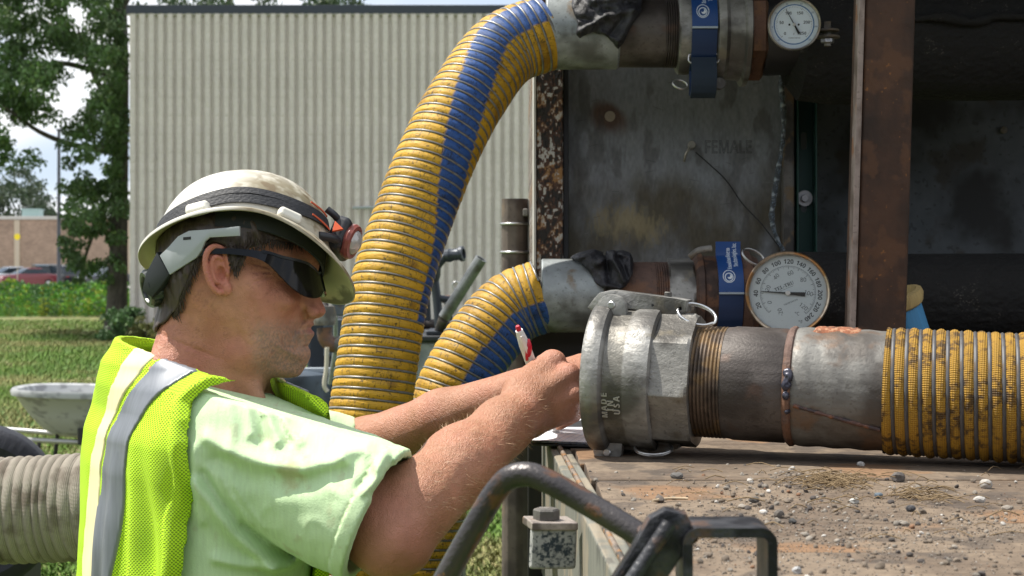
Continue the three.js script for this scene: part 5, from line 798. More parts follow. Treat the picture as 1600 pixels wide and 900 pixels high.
function surfW(px, py) { const d = prof2(hx(px), hy(py)), W = halfW(py, px), t = frontT(px, py), Rb = lerp(0.075, 0.055, sstep(470, 560, py)); const wb = W * Math.sqrt(Math.max(0, 1 - Math.max(0, 1 - d / Rb) ** 2)); return lerp(wb, hFront(d, W), t); }
const pt = (px, py, off = 0) => V(hx(px), hy(py), surfW(px, py) + off);
const FE = { g0: pt(477, 476, 0.001), g1: pt(479, 497, 0.001), ala: V(hx(489), hy(488), 0.0138), nostril: V(hx(495), hy(494), 0.0115), m0: V(hx(493), hy(512.5), 0), m1: pt(473, 515, 0.0015), u0: V(hx(488), hy(506.5), 0.003), u1: pt(478, 511, -0.004), l0: V(hx(488), hy(520), 0.003), l1: pt(478, 516, -0.004), n0: pt(481, 490, 0.001), n1: pt(468, 512, 0.002), ck: pt(448, 466, -0.010), ms: pt(402, 545, -0.013), eye: pt(484, 428, 0.004), ch: pt(476, 562, -0.008), s0: V(hx(345), hy(490), 0.046), s1: V(hx(408), hy(625), 0.034), tr0: V(hx(290), hy(520), 0.03), tr1: V(hx(268), hy(620), 0.075), jl0: pt(385, 550, -0.008), jl1: pt(462, 580, -0.006), tmp: pt(430, 400, 0.012) };
const WR = [[432, 418, 410, 412, 1.6, 0.0011], [434, 425, 408, 425, 1.6, 0.0012], [436, 432, 412, 440, 1.6, 0.0010], [476, 500, 462, 522, 2.6, 0.0020], [462, 522, 457, 540, 2.2, 0.0010], [470, 528, 465, 548, 2.2, 0.0010], [470, 475, 446, 486, 3.0, 0.0009], [410, 470, 416, 520, 4, 0.0010], [478, 541, 488, 541, 2.6, 0.0012]];
function headF(x, y, z) {
  const w = Math.abs(z - HZ), px = ipx(x), py = ipy(y), d = prof2(x, y), W = halfW(py, px), t = frontT(px, py), Rb = lerp(0.075, 0.055, sstep(470, 560, py));
  const A = Math.max(0, 1 - d / Rb), Fb = (Math.hypot(A, w / W) - 1) * Math.min(Rb, W) * 0.9, Ff = (w - hFront(d, W)) / 1.7;
  let q = lerp(Fb, Ff, t);
  if (q > 0.035) return q;
  q = smin(q, cone(x, y, w, FE.s0, FE.s1, 0.013, 0.012), 0.016); q = smin(q, cone(x, y, w, FE.tr0, FE.tr1, 0.022, 0.03), 0.03);
  q = smin(q, cone(x, y, w, FE.jl0, FE.jl1, 0.013, 0.010), 0.016);
  q = smin(q, ball(x, y, w, FE.ck, 0.014), 0.018); q = smin(q, ball(x, y, w, FE.ms, 0.016), 0.02);
  q = smax(q, -ell(x, y, w, FE.eye, 0.016, 0.012, 0.012), 0.014); q = smax(q, -ball(x, y, w, FE.tmp, 0.016), 0.03);
  q = smax(q, -cone(x, y, w, FE.g0, FE.g1, 0.0026, 0.0022), 0.006); q = smin(q, ell(x, y, w, FE.ala, 0.0098, 0.0084, 0.0078), 0.004); q = smax(q, -ell(x, y, w, FE.nostril, 0.0066, 0.0034, 0.0044), 0.002);
  q = smax(q, -cone(x, y, w, FE.m0, FE.m1, 0.0017, 0.0017), 0.004);
  q = smax(q, -cone(x, y, w, FE.n0, FE.n1, 0.0022, 0.0016), 0.008);
  if (px > 380 && px < 500 && py > 400 && py < 590) for (const [a, b, c, e, wd, dp] of WR) { const ex = c - a, ey = e - b, t = clamp(((px - a) * ex + (py - b) * ey) / (ex * ex + ey * ey)); q += dp * Math.exp(-(((px - a - ex * t) ** 2 + (py - b - ey * t) ** 2) / (wd * wd))); }
  q += (noise3(x * 90, y * 90, z * 90) - 0.5) * 0.0013 + (noise3(x * 300, y * 300, z * 300) - 0.5) * 0.0005; 
  if (py > 505 && px < 400) q += 0.0016 * Math.exp(-(((py - 520 - (px - 270) * 0.42) / 4) ** 2)) * sstep(255, 275, px) * sstep(380, 320, px);   // crease across the neck
  return q;
}
const skinTone = (x, y, z) => { const n = fbm3(x * 45, y * 45, z * 45, 4), m = fbm3(x * 180, y * 180, z * 180, 2); return [0.50 * (0.78 + 0.36 * n), 0.226 * (0.60 + 0.64 * n), 0.136 * (0.56 + 0.72 * n)].map(q => q * (0.86 + 0.28 * m)); };
const headTone = (x, y, z) => {
  let c = skinTone(x, y, z); const px = ipx(x), py = ipy(y), g = (cx, cy, r) => Math.exp(-((px - cx) ** 2 + (py - cy) ** 2) / (r * r));
  const red = 0.6 * g(505, 485, 22) + 0.6 * g(445, 468, 36) + 0.5 * g(300, 575, 45) + 0.45 * g(355, 540, 40) + 0.4 * g(355, 430, 30); c = mix3(c, [0.46, 0.17, 0.13], clamp(red));
  const st = sstep(486, 525, py) * sstep(395, 430, px) * sstep(600, 575, py) * sstep(0.35, 0.7, noise3(x * 700, y * 700, z * 700)); c = mix3(c, [0.40, 0.29, 0.215], 0.45 * sstep(486, 525, py) * sstep(395, 430, px)); c = mix3(c, [0.22, 0.165, 0.135], 0.75 * st); c = mix3(c, [0.30, 0.12, 0.075], 0.5 * sstep(0.62, 0.75, noise3(x * 480 + 9, y * 480, z * 480)) * sstep(0.45, 0.65, noise3(x * 70, y * 70, z * 70)));
  const lip = Math.exp(-(((py - 515) / 8) ** 2)) * sstep(478, 487, px); return mix3(c, [0.42, 0.15, 0.13], 0.7 * lip);
};
// ear, in its own finer grid: u forward, v up, w outward
const earO = V(hx(361), hy(421), HZ + surfW(356, 421) - 0.004), ea = 0.13, earL = (x, y, z) => { const X = x - earO.x, Y = y - earO.y; return [X * Math.cos(ea) + Y * -Math.sin(ea) * -1, -X * Math.sin(ea) + Y * Math.cos(ea), z - earO.z]; };
const egg = a => { const s = Math.sin(a), r = s > 0 ? 1.0 : 1; return [Math.cos(a) * 0.0125 * (1 + 0.18 * s) - 0.0005, s * 0.0275]; };
const helix = []; for (let i = 0; i <= 26; i++) { const a = -0.15 + (i / 26) * 4.9, [u, v] = egg(a), o = 0.007 + 0.010 * sstep(0.012, -0.014, u); helix.push(V(u, v, i < 2 ? 0.003 + i * 0.003 : o)); }
const anti = []; for (let i = 0; i <= 14; i++) { const a = 0.9 + i / 14 * 3.3, [u, v] = egg(a); anti.push(V(u * 0.56 + 0.0005, v * 0.60 - 0.001, 0.0095 + 0.004 * sstep(0.006, -0.01, u))); }
function earF(x, y, z) {
  const [u, v, w] = earL(x, y, z); let q = ell(u, v, w, V(-0.001, 0.001, 0.008 - u * 0.35), 0.0105, 0.0255, 0.0036);
  q = smin(q, ell(u, v, w, V(0.004, -0.002, 0.001), 0.009, 0.019, 0.008), 0.005);
  q = smin(q, ell(u, v, w, V(0.0055, -0.0235, 0.0075), 0.0068, 0.0085, 0.0042), 0.004);
  for (let i = 0; i < 26; i++) q = smin(q, cone(u, v, w, helix[i], helix[i + 1], 0.0031, 0.0031), 0.0018);
  for (let i = 0; i < 14; i++) q = smin(q, cone(u, v, w, anti[i], anti[i + 1], 0.0024, 0.0024), 0.0022);
  q = smin(q, ball(u, v, w, V(0.0088, -0.005, 0.0075), 0.0038), 0.003);
  q = smax(q, -ell(u, v, w, V(0.0028, -0.005, 0.0125), 0.0052, 0.0088, 0.0085), 0.003); return q;
}
// arms and hands
const J = (px, py, d) => P(px, py, d);
const A1 = { sh: J(415, 712, 1.86), el: J(612, 835, 1.785), tip: J(612, 848, 1.768), f1: J(650, 786, 1.81), f2: J(722, 726, 1.87), w0: J(786, 668, 1.93), wr: J(814, 645, 1.955) };
const mc1 = [[J(822, 614, 1.968), J(866, 566, 2.003), 0.0200, 0.0128], [J(822, 630, 1.958), J(889, 585, 1.985), 0.0205, 0.0130], [J(824, 648, 1.958), J(897, 617, 1.978), 0.0200, 0.0120], [J(828, 655, 1.966), J(887, 640, 1.985), 0.0165, 0.0108]];
const fg1 = [[[866, 566, 2.003], [903, 590, 2.05], [880, 628, 2.073], [864, 645, 2.07], 0.0115, 0.0098, 0.0088, 0.0076], [[889, 585, 1.985], [914, 615, 2.03], [893, 650, 2.06], [874, 662, 2.052], 0.0118, 0.0100, 0.0090, 0.0078], [[897, 617, 1.978], [910, 634, 2.028], [889, 652, 2.054], [872, 658, 2.05], 0.0110, 0.0094, 0.0086, 0.0075], [[887, 640, 1.985], [898, 650, 2.018], [880, 654, 2.042], [866, 656, 2.038], 0.0098, 0.0084, 0.0076, 0.0068], [[826, 604, 1.985], [838, 588, 2.018], [852, 612, 2.045], [862, 634, 2.053], 0.0155, 0.0125, 0.0112, 0.0085]].map(f => [...f.slice(0, 4).map(a => J(...a)), ...f.slice(4)]);
const tend = [[J(800, 640, 1.925), mc1[0][1]], [J(800, 645, 1.922), mc1[1][1]], [J(802, 652, 1.925), mc1[2][1]]].map(([a, b]) => { const o = []; for (let i = 0; i <= 6; i++) o.push(a.clone().lerp(b, i / 6)); return o; });
const HY = [J(832, 657, 1.972), J(882, 643, 1.99), J(812, 610, 1.975), J(858, 572, 2.008)];
function fingersF(x, y, z, fg, q, k = 0.004) { for (const [a, b, c, d, r0, r1, r2, r3] of fg) { let s = cone(x, y, z, a, b, r0, r1); s = smin(s, cone(x, y, z, b, c, r1, r2), 0.002); s = smin(s, cone(x, y, z, c, d, r2, r3), 0.002); q = smin(q, s, k); } return q; }
function armF(x, y, z) {
  let q = cone(x, y, z, A1.sh, A1.el, 0.058, 0.045); q = smin(q, ball(x, y, z, A1.tip, 0.034), 0.02);
  q = smin(q, cone(x, y, z, A1.el, A1.f1, 0.040, 0.0435), 0.025); q = smin(q, cone(x, y, z, A1.f1, A1.f2, 0.0435, 0.0445), 0.02); q = smin(q, cone(x, y, z, A1.f2, A1.w0, 0.0445, 0.034), 0.02); q = smin(q, cone(x, y, z, A1.w0, A1.wr, 0.034, 0.032), 0.015);
  let h = 1; for (const [a, b, ra, rb] of mc1) h = smin(h, cone(x, y, z, a, b, ra, rb), 0.010);
  h = smin(h, cone(x, y, z, HY[0], HY[1], 0.0185, 0.012), 0.014); h = smin(h, cone(x, y, z, HY[2], HY[3], 0.022, 0.0172), 0.014); for (const [, b] of mc1) h = smin(h, ball(x, y, z, b, 0.0124), 0.009);
  q = smin(q, h, 0.014); q = fingersF(x, y, z, fg1, q);
  for (const t of tend) for (let i = 0; i < 6; i++) q -= 0.0014 * Math.exp(-((cone(x, y, z, t[i], t[i + 1], 0, 0) / 0.006) ** 2)) * 0.5;
  return q + (noise3(x * 32, y * 32, z * 32) - 0.5) * 0.0028 + (noise3(x * 150, y * 150, z * 150) - 0.5) * 0.0008;
}
const A2 = { sh: J(240, 668, 2.13), el: J(505, 716, 2.25), f1: J(570, 700, 2.225), f2: J(690, 654, 2.17), wr: J(846, 598, 2.115) };
const mc2 = [[J(856, 588, 2.12), J(908, 566, 2.14)], [J(856, 596, 2.112), J(914, 578, 2.128)], [J(856, 604, 2.108), J(914, 594, 2.118)], [J(858, 612, 2.108), J(908, 610, 2.112)]];
const fg2 = mc2.map(([, b], i) => [b, b.clone().add(V(0.042, -0.012, -0.012)), b.clone().add(V(0.064, -0.028, -0.016)), b.clone().add(V(0.078, -0.044, -0.016)), 0.0108, 0.0096, 0.0085, 0.0075]);
fg2.push([J(866, 606, 2.10), J(888, 622, 2.085), J(905, 634, 2.085), J(918, 646, 2.09), 0.015, 0.0122, 0.0108, 0.0085]);
function arm2F(x, y, z) {
  let q = cone(x, y, z, A2.sh, A2.el, 0.055, 0.043); q = smin(q, cone(x, y, z, A2.el, A2.f1, 0.040, 0.040), 0.02); q = smin(q, cone(x, y, z, A2.f1, A2.f2, 0.040, 0.037), 0.02); q = smin(q, cone(x, y, z, A2.f2, A2.wr, 0.037, 0.027), 0.02);
  for (const [a, b] of mc2) q = smin(q, cone(x, y, z, a, b, 0.017, 0.0122), 0.009);
  return fingersF(x, y, z, fg2, q) + (noise3(x * 32, y * 32, z * 32) - 0.5) * 0.002;
}
const armTone = (x, y, z) => { let c = skinTone(x, y, z); const a = Math.exp(-(V(x, y, z).distanceToSquared(A1.tip)) / 0.0022), n = fbm3(x * 25, y * 25, z * 25, 3); c = mix3(c, [0.34, 0.155, 0.08], 0.25 + 0.5 * sstep(0.4, 0.65, n)); c = mix3(c, [0.44, 0.15, 0.13], 0.6 * a); for (const [, b] of mc1) c = mix3(c, [0.50, 0.21, 0.16], 0.45 * Math.exp(-V(x, y, z).distanceToSquared(b) / 0.0003)); return c; };
const skinMat = new THREE.MeshPhysicalMaterial({ vertexColors: true, roughness: 0.44, sheen: 0.2, sheenRoughness: 0.5, sheenColor: rgb(0.6, 0.35, 0.28), bumpMap: grey(256, (u, v) => 0.6 * tf(u, v, 50, 50, 2, 211) + 0.4 * tf(u, v, 16, 16, 3, 212), { size: 0.03 }), bumpScale: 0.0015 });
const armGeo = surface(armF, V(A1.sh.x - 0.05, A1.el.y - 0.062, -2.10), V(0.105, J(0, 538, 1.98).y, -1.70), 0.003, { colour: armTone });
const headGeo = surface(headF, V(hx(228), hy(688), HZ - 0.098), V(hx(516), hy(284), HZ + 0.098), 0.0022, { colour: headTone });
const earGeo = surface(earF, earO.clone().add(V(-0.022, -0.037, -0.012)), earO.clone().add(V(0.022, 0.035, 0.024)), 0.0011, { colour: (x, y, z) => mix3(skinTone(x, y, z), [0.52, 0.17, 0.12], 0.62) });
const arm2Geo = surface(arm2F, V(A2.sh.x - 0.05, A2.el.y - 0.06, -2.32), V(J(918, 0, 2.13).x + 0.1, J(0, 540, 2.1).y, -2.05), 0.0035, { colour: armTone });
const body = part('body', [headGeo, earGeo, armGeo, arm2Geo], skinMat, person);

// ------------------------------------------------------------------ torso, shirt, vest
const TF = V(0.866, 0, -0.5), TR = V(0.5, 0, 0.866);
const tab = [[0.82, 0.16, 0.11, -0.46], [0.95, 0.185, 0.13, -0.455], [1.1, 0.18, 0.125, -0.435], [1.226, 0.192, 0.118, -0.398], [1.307, 0.194, 0.117, -0.393], [1.372, 0.194, 0.112, -0.396], [1.41, 0.187, 0.102, -0.401], [1.445, 0.158, 0.088, -0.406], [1.472, 0.142, 0.086, -0.408], [1.498, 0.112, 0.080, -0.408], [1.52, 0.084, 0.072, -0.405], [1.55, 0.066, 0.064, -0.402]];
function tabAt(y) { let k = 0; while (k < tab.length - 2 && y > tab[k + 1][0]) k++; const a = tab[k], b = tab[k + 1], t = clamp((y - a[0]) / (b[0] - a[0])), s = fade(t) * 0.5 + t * 0.5; return [lerp(a[1], b[1], s), lerp(a[2], b[2], s), lerp(a[3], b[3], s)]; }
const lf = (x, y, z) => { const [a, b, cx] = tabAt(y), X = x - cx, Z = z + 1.99; return [X * 0.5 + Z * 0.866, X * 0.866 - Z * 0.5, a, b]; };
function torsoF(x, y, z) { const [l, f, a, b] = lf(x, y, z); let q = (Math.pow(Math.pow(Math.abs(l / a), 2.3) + Math.pow(Math.abs(f / b), 2.3), 1 / 2.3) - 1) * Math.min(a, b) * 0.92; return smax(smax(q, y - 1.545, 0.02), 0.9 - y, 0.02); }
const S1 = { a: J(385, 706, 1.865), b: J(592, 806, 1.79), n: null }; S1.n = S1.b.clone().sub(S1.a).normalize();
const cuffN = V(0.895, -0.405, 0.19).normalize(), cuffN2 = V(0.93, -0.20, -0.2).normalize(), S2 = { a: J(235, 668, 2.12), b: J(543, 708, 2.225) };
function foldN(x, y, z) { // cloth folds that run down the sleeve and across the back
  const a = noise3(x * 9 + y * 22, y * 7 - x * 16, z * 10), b = noise3(x * 26 + y * 50 + 7, y * 20 - x * 34, z * 22); return (Math.abs(a - 0.5) - 0.2) * 0.010 + (Math.abs(b - 0.5) - 0.22) * 0.006;
}
const fold = [ // creases of the near sleeve: outline in photo pixels, width and height in metres
  [[[374, 621], [384, 645], [391, 678]], 0.007, 0.0065],
  [[[396, 630], [417, 651], [434, 689]], 0.0075, 0.007],
  [[[384, 628], [403, 660], [412, 690]], 0.006, -0.006],
  [[[352, 640], [362, 668], [360, 700]], 0.009, 0.004],
  [[[425, 640], [446, 668], [470, 690]], 0.007, 0.005],
  [[[412, 632], [433, 664], [452, 692]], 0.005, -0.005],
  [[[322, 686], [362, 706], [421, 722], [480, 727], [539, 713]], 0.011, 0.0095],
  [[[335, 722], [390, 745], [470, 752], [540, 735]], 0.014, -0.007],
  [[[540, 703], [573, 698], [592, 720]], 0.009, 0.008],
  [[[602, 708], [594, 738], [577, 757]], 0.006, 0.007],
  [[[612, 718], [606, 742], [588, 764]], 0.005, -0.006],
  [[[582, 712], [584, 735], [566, 752]], 0.006, -0.005],
  [[[303, 756], [362, 841], [421, 896]], 0.010, 0.009],
  [[[312, 745], [376, 826], [440, 884]], 0.009, -0.007],
  [[[324, 731], [341, 773], [370, 816]], 0.005, 0.003],
  [[[338, 728], [358, 775], [388, 822]], 0.005, 0.003],
  [[[352, 730], [378, 780], [412, 826]], 0.004, 0.002],
  [[[330, 880], [380, 893], [440, 899]], 0.008, 0.006],
  [[[300, 700], [304, 760], [310, 820]], 0.007, 0.004]
].map(([p, w, h]) => [p.map(([x, y]) => [(x - 800) / FOC * 1.77, EYE - (y - 415) / FOC * 1.77]), w * 0.8, h * 0.82]);
function creases(x, y, z) { if (z < -1.93) return 0; let s = 0; for (const [p, w, h] of fold) { let m = 1e9; for (let i = 0; i + 1 < p.length; i++) { const ex = p[i + 1][0] - p[i][0], ey = p[i + 1][1] - p[i][1], wx = x - p[i][0], wy = y - p[i][1], t = clamp((wx * ex + wy * ey) / (ex * ex + ey * ey)), q = (wx - ex * t) ** 2 + (wy - ey * t) ** 2; if (q < m) m = q; } if (m < w * w * 6) s += h * Math.exp(-m / (w * w)); } return s * sstep(-1.93, -1.86, z); }
const SB = J(372, 692, 1.875);
function shirtF(x, y, z) {
  let q = torsoF(x, y, z) - 0.005; q = smin(q, ball(x, y, z, SB, 0.078), 0.05);
  let s = cone(x, y, z, S1.a, S1.b, 0.079, 0.0815); 
  const cut = (x - S1.b.x) * cuffN.x + (y - S1.b.y) * cuffN.y + (z - S1.b.z) * cuffN.z, hem = cut + 0.019;
  s += foldN(x, y, z) * sstep(0.0, -0.05, cut); s -= 0.0016 * sstep(-0.0195, -0.018, cut);                  // folds; thicker hem
  s += 0.0012 * Math.exp(-((hem / 0.0012) ** 2));
  const inner = Math.max(cone(x, y, z, A1.sh, S1.b.clone().addScaledVector(cuffN, 0.05), 0.05, 0.0785), -cut - 0.055);
  s = smax(s, cut, 0.002); q = smin(q, s, 0.035); if (q > -0.03 && q < 0.03) q -= creases(x, y, z); q = smax(q, cut, 0.002); q = Math.max(q, -inner);
  let s2 = cone(x, y, z, S2.a, S2.b, 0.078, 0.052); const c2 = (x - S2.b.x) * cuffN2.x + (y - S2.b.y) * cuffN2.y + (z - S2.b.z) * cuffN2.z; s2 += foldN(x + 3, y, z) * 0.8; s2 = smax(s2, c2, 0.002);
  if (z < -2.08 || x > -0.3) q = Math.min(q, Math.max(s2, -Math.max(cone(x, y, z, A2.sh, S2.b.clone().addScaledVector(cuffN2, 0.04), 0.04, 0.0435), -c2 - 0.04))); else q = smin(q, s2, 0.03);
  q = smax(q, y - (1.498 - 0.26 * (x + 0.45)), 0.003);
  return q;
}
const shirtTex = tex(512, (u, v) => { const a = tf(u, v, 5, 5, 5, 221), b = tf(u, v, 120, 20, 2, 222), c = tf(u, v, 24, 24, 3, 223); let q = mix3([0.47, 0.65, 0.36], [0.58, 0.73, 0.46], a).map(x => x * (0.92 + 0.16 * b)); q = mix3(q, [0.40, 0.36, 0.22], 0.3 * sstep(0.62, 0.75, c) * sstep(0.5, 0.65, a)); return q; }, { size: 0.3 });
const shirtMat = new THREE.MeshPhysicalMaterial({ map: shirtTex, vertexColors: true, roughness: 0.9, sheen: 0.4, sheenRoughness: 0.7, sheenColor: rgb(0.5, 0.6, 0.5), bumpMap: grey(256, (u, v) => 0.3 * tf(u, v, 120, 120, 1, 224) + 0.7 * tf(u, v, 7, 7, 3, 225), { size: 0.12 }), bumpScale: 0.0006 });
const stain = J(455, 740, 1.745), hemTone = (x, y, z) => { const cut = (x - S1.b.x) * cuffN.x + (y - S1.b.y) * cuffN.y + (z - S1.b.z) * cuffN.z; let c = [1, 1, 1]; const e = V(x, y, z).distanceTo(stain) / 0.022 + (fbm3(x * 120, y * 120, z * 120, 3) - 0.5) * 1.6; c = mix3(c, [0.72, 0.45, 0.33], 0.55 * sstep(1.1, 0.3, e)); if (Math.abs(cut + 0.019) < 0.0016) c = mix3(c, [0.72, 0.68, 0.55], 0.6 * noise3(x * 300, y * 300, z * 300)); return c; };
const shirtGeo = surface(shirtF, V(-0.63, 0.96, -2.32), V(-0.10, 1.515, -1.66), 0.0042, { colour: hemTone });
const shirt = part('shirt', shirtGeo, shirtMat, person, 'pale green short-sleeved t-shirt');
// vest
const lcut = y => { const t = [[1.1, 0.186], [1.25, 0.183], [1.33, 0.186], [1.39, 0.198], [1.42, 0.202], [1.445, 0.196], [1.465, 0.182], [1.485, 0.18], [1.52, 0.18]]; let k = 0; while (k < t.length - 2 && y > t[k + 1][0]) k++; return lerp(t[k][1], t[k + 1][1], clamp((y - t[k][0]) / (t[k + 1][0] - t[k][0]))); };
const vestFold = (l, f, y) => 0.0045 * Math.sin(l * 120 + 5 * noise3(y * 7, l * 14, 1) + y * 12) * sstep(1.44, 1.30, y) * sstep(-0.02, 0.08, l) + (noise3(l * 22, y * 14, f * 22) - 0.5) * 0.008;
function vestBase(x, y, z) { const [l, f] = lf(x, y, z); const q = smin(smin(torsoF(x, y, z) - 0.005, ball(x, y, z, SB, 0.078), 0.05), cone(x, y, z, S1.a, S1.b, 0.080, 0.0815), 0.035); return q + 0.004 - vestFold(l, f, y); }
const collar = (x, y) => y - (1.519 - 0.26 * (x + 0.45));
function vestF(x, y, z) { const d = vestBase(x, y, z), [l] = lf(x, y, z); let q = Math.abs(d - 0.0125) - 0.0042; const e = (l > 0 ? l - lcut(y) : -l - Math.min(lcut(y), 0.165)) - 0.0025 * Math.sin(y * 60); q = smax(q, e, 0.003); q = smax(q, collar(x, y), 0.003); q = smax(q, 1.0 - y, 0.003);
  const rim = Math.abs(e + 0.005); if (rim < 0.006) q -= 0.0018 * sstep(0.006, 0.003, rim); return q; }
const strapL = y => { const t = [[1.0, 0.045], [1.226, 0.050], [1.307, 0.056], [1.38, 0.062], [1.42, 0.077], [1.455, 0.098], [1.48, 0.118], [1.52, 0.13]]; let k = 0; while (k < t.length - 2 && y > t[k + 1][0]) k++; return lerp(t[k][1], t[k + 1][1], clamp((y - t[k][0]) / (t[k + 1][0] - t[k][0]))); };
const stripeF = (off, half, out) => (x, y, z) => { const d = vestBase(x, y, z), [l] = lf(x, y, z); let q = Math.abs(d - out) - 0.0032; q = smax(q, Math.abs(l - strapL(y) - off) - half, 0.0012); q = smax(q, collar(x, y) - 0.001, 0.002); q = smax(q, Math.abs(l) - lcut(y) + 0.006, 0.002); return smax(q, 1.01 - y, 0.002); };
const meshTex = tex(128, (u, v) => { const x = u * 4, y = v * 8, r = Math.floor(y), X = x + (r % 2) * 0.5, a = Math.hypot(X - Math.round(X), (y - r - 0.5) * 0.62), h = sstep(0.30, 0.2, a); return mix3([0.60, 0.93, 0.018], [0.20, 0.36, 0.01], h); }, { size: 0.0168 });
const vestMat = new THREE.MeshPhysicalMaterial({ map: meshTex, roughness: 0.8, sheen: 0.3, sheenRoughness: 0.6, sheenColor: rgb(0.6, 0.8, 0.1), bumpMap: grey(128, (u, v) => { const x = u * 4, y = v * 8, r = Math.floor(y), X = x + (r % 2) * 0.5; return sstep(0.2, 0.36, Math.hypot(X - Math.round(X), (y - r - 0.5) * 0.62)); }, { size: 0.0168 }), bumpScale: 0.0012 });
const vLo = V(-0.64, 1.0, -2.27), vHi = V(-0.22, 1.56, -1.70);
const vest = part('safety_vest', surface(vestF, vLo, vHi, 0.0038), vestMat, person, 'lime yellow mesh safety vest');
part('reflective_strip', surface(stripeF(0, 0.030, 0.0165), vLo, vHi, 0.0032), std({ map: tex(128, (u, v) => { const a = tf(u, v, 40, 4, 3, 231); return [0.19, 0.205, 0.235].map(x => x * (0.85 + 0.3 * a)); }, { size: 0.1 }), roughness: 0.42, metalness: 0.15 }), vest, 'grey reflective strip');
part('trim_band', surface(stripeF(-0.064, 0.022, 0.0158), vLo, vHi, 0.0032), std({ map: tex(128, (u, v) => { const a = tf(u, v, 40, 4, 3, 232); return [0.78, 0.70, 0.42].map(x => x * (0.9 + 0.2 * a)); }, { size: 0.1 }), roughness: 0.75 }), vest, 'pale cream trim band');
// trousers and boots (below the picture)
{
  const legs = [[V(-0.40, 0.92, -1.91), V(-0.38, 0.5, -1.88), V(-0.46, 0.09, -1.86)], [V(-0.47, 0.92, -2.08), V(-0.42, 0.5, -2.12), V(-0.50, 0.09, -2.13)]];
  const tr = (x, y, z) => { let q = Math.max(torsoF(x, Math.max(y, 0.93), z) - 0.008, y - 1.02); q = smin(q, ell(x, y, z, V(-0.44, 0.92, -2.0), 0.13, 0.13, 0.17), 0.05); for (const [a, b, c] of legs) q = smin(q, smin(cone(x, y, z, a, b, 0.095, 0.075), cone(x, y, z, b, c, 0.075, 0.065), 0.03), 0.03); return Math.max(q, 0.07 - y) + (noise3(x * 20, y * 12, z * 20) - 0.5) * 0.014; };
  part('trousers', surface(tr, V(-0.7, 0.04, -2.3), V(-0.2, 1.05, -1.7), 0.012), std({ color: rgb(0.05, 0.07, 0.12), roughness: 0.9 }), person);
  for (const [, , c] of legs) part('boot', surface((x, y, z) => { let q = smin(cone(x, y, z, V(c.x - 0.02, 0.05, c.z), V(c.x + 0.16, 0.045, c.z), 0.048, 0.045), cone(x, y, z, V(c.x, 0.05, c.z), V(c.x, 0.16, c.z), 0.05, 0.052), 0.03); return Math.max(q, -y + 0.002); }, V(c.x - 0.1, -0.01, c.z - 0.08), V(c.x + 0.24, 0.23, c.z + 0.08), 0.009), std({ color: rgb(0.10, 0.06, 0.035), roughness: 0.7 }), person);
}
// ------------------------------------------------------------------ hair
{
  const line = [[225, 522], [255, 516], [264, 507], [280, 494], [296, 478], [308, 452], [320, 425], [333, 398], [345, 384], [372, 384], [378, 413], [387, 424], [395, 408], [402, 391], [440, 379], [520, 384]];
  const hl = px => { let k = 0; while (k < line.length - 2 && px > line[k + 1][0]) k++; return lerp(line[k][1], line[k + 1][1], clamp((px - line[k][0]) / (line[k + 1][0] - line[k][0]))); };
  const hairF = (x, y, z) => { const px = ipx(x), py = ipy(y), st = noise3(x * 160 + y * 60, y * 40 - x * 60, z * 160), q = headF(x, y, z) - 0.0032 - 0.0035 * st; return smax(q, (py - hl(px) + 8 * (st - 0.5)) * 0.0006, 0.003); };
  const hm = std({ map: tex(256, (u, v) => { const a = tf(u, v, 50, 5, 4, 241); return mix3([0.012, 0.009, 0.007], [0.075, 0.05, 0.036], a); }, { size: 0.06 }), roughness: 0.5 });
  const hair = part('hair', surface(hairF, V(hx(232), hy(530), HZ - 0.1), V(hx(515), hy(280), HZ + 0.1), 0.0024), hm, person, 'short damp brown hair');
  const rnd = mulberry(88), st = [];
  for (let i = 0; i < 1500; i++) {
    const px = 258 + rnd() * 245, y0 = hl(px) - rnd() * rnd() * 60 + 3; if (px > 340 && px < 374) continue; if (px > 400 && rnd() < 0.5) continue;
    const p = []; const back = px < 340; let x = px, y = y0; const L = (back ? 13 : 10) * (0.5 + rnd()), dx = back ? -0.25 + rnd() * 0.7 : -0.1 + rnd() * 0.4;
    for (let k = 0; k <= 3; k++) { const w = surfW(x, y); if (w < 0.004) break; p.push(Hh(x, y, w + 0.0035 + rnd() * 0.003)); x += dx * L / 3; y += L / 3 * (0.8 + rnd() * 0.3); }
    if (p.length === 4) st.push(sweep(p, (s, a, v) => 0.00075 * (1 - 0.75 * v), { n: 4, m: 4, caps: false }));
  }
  part('strands', st, hm, hair).userData.kind = 'stuff';
}
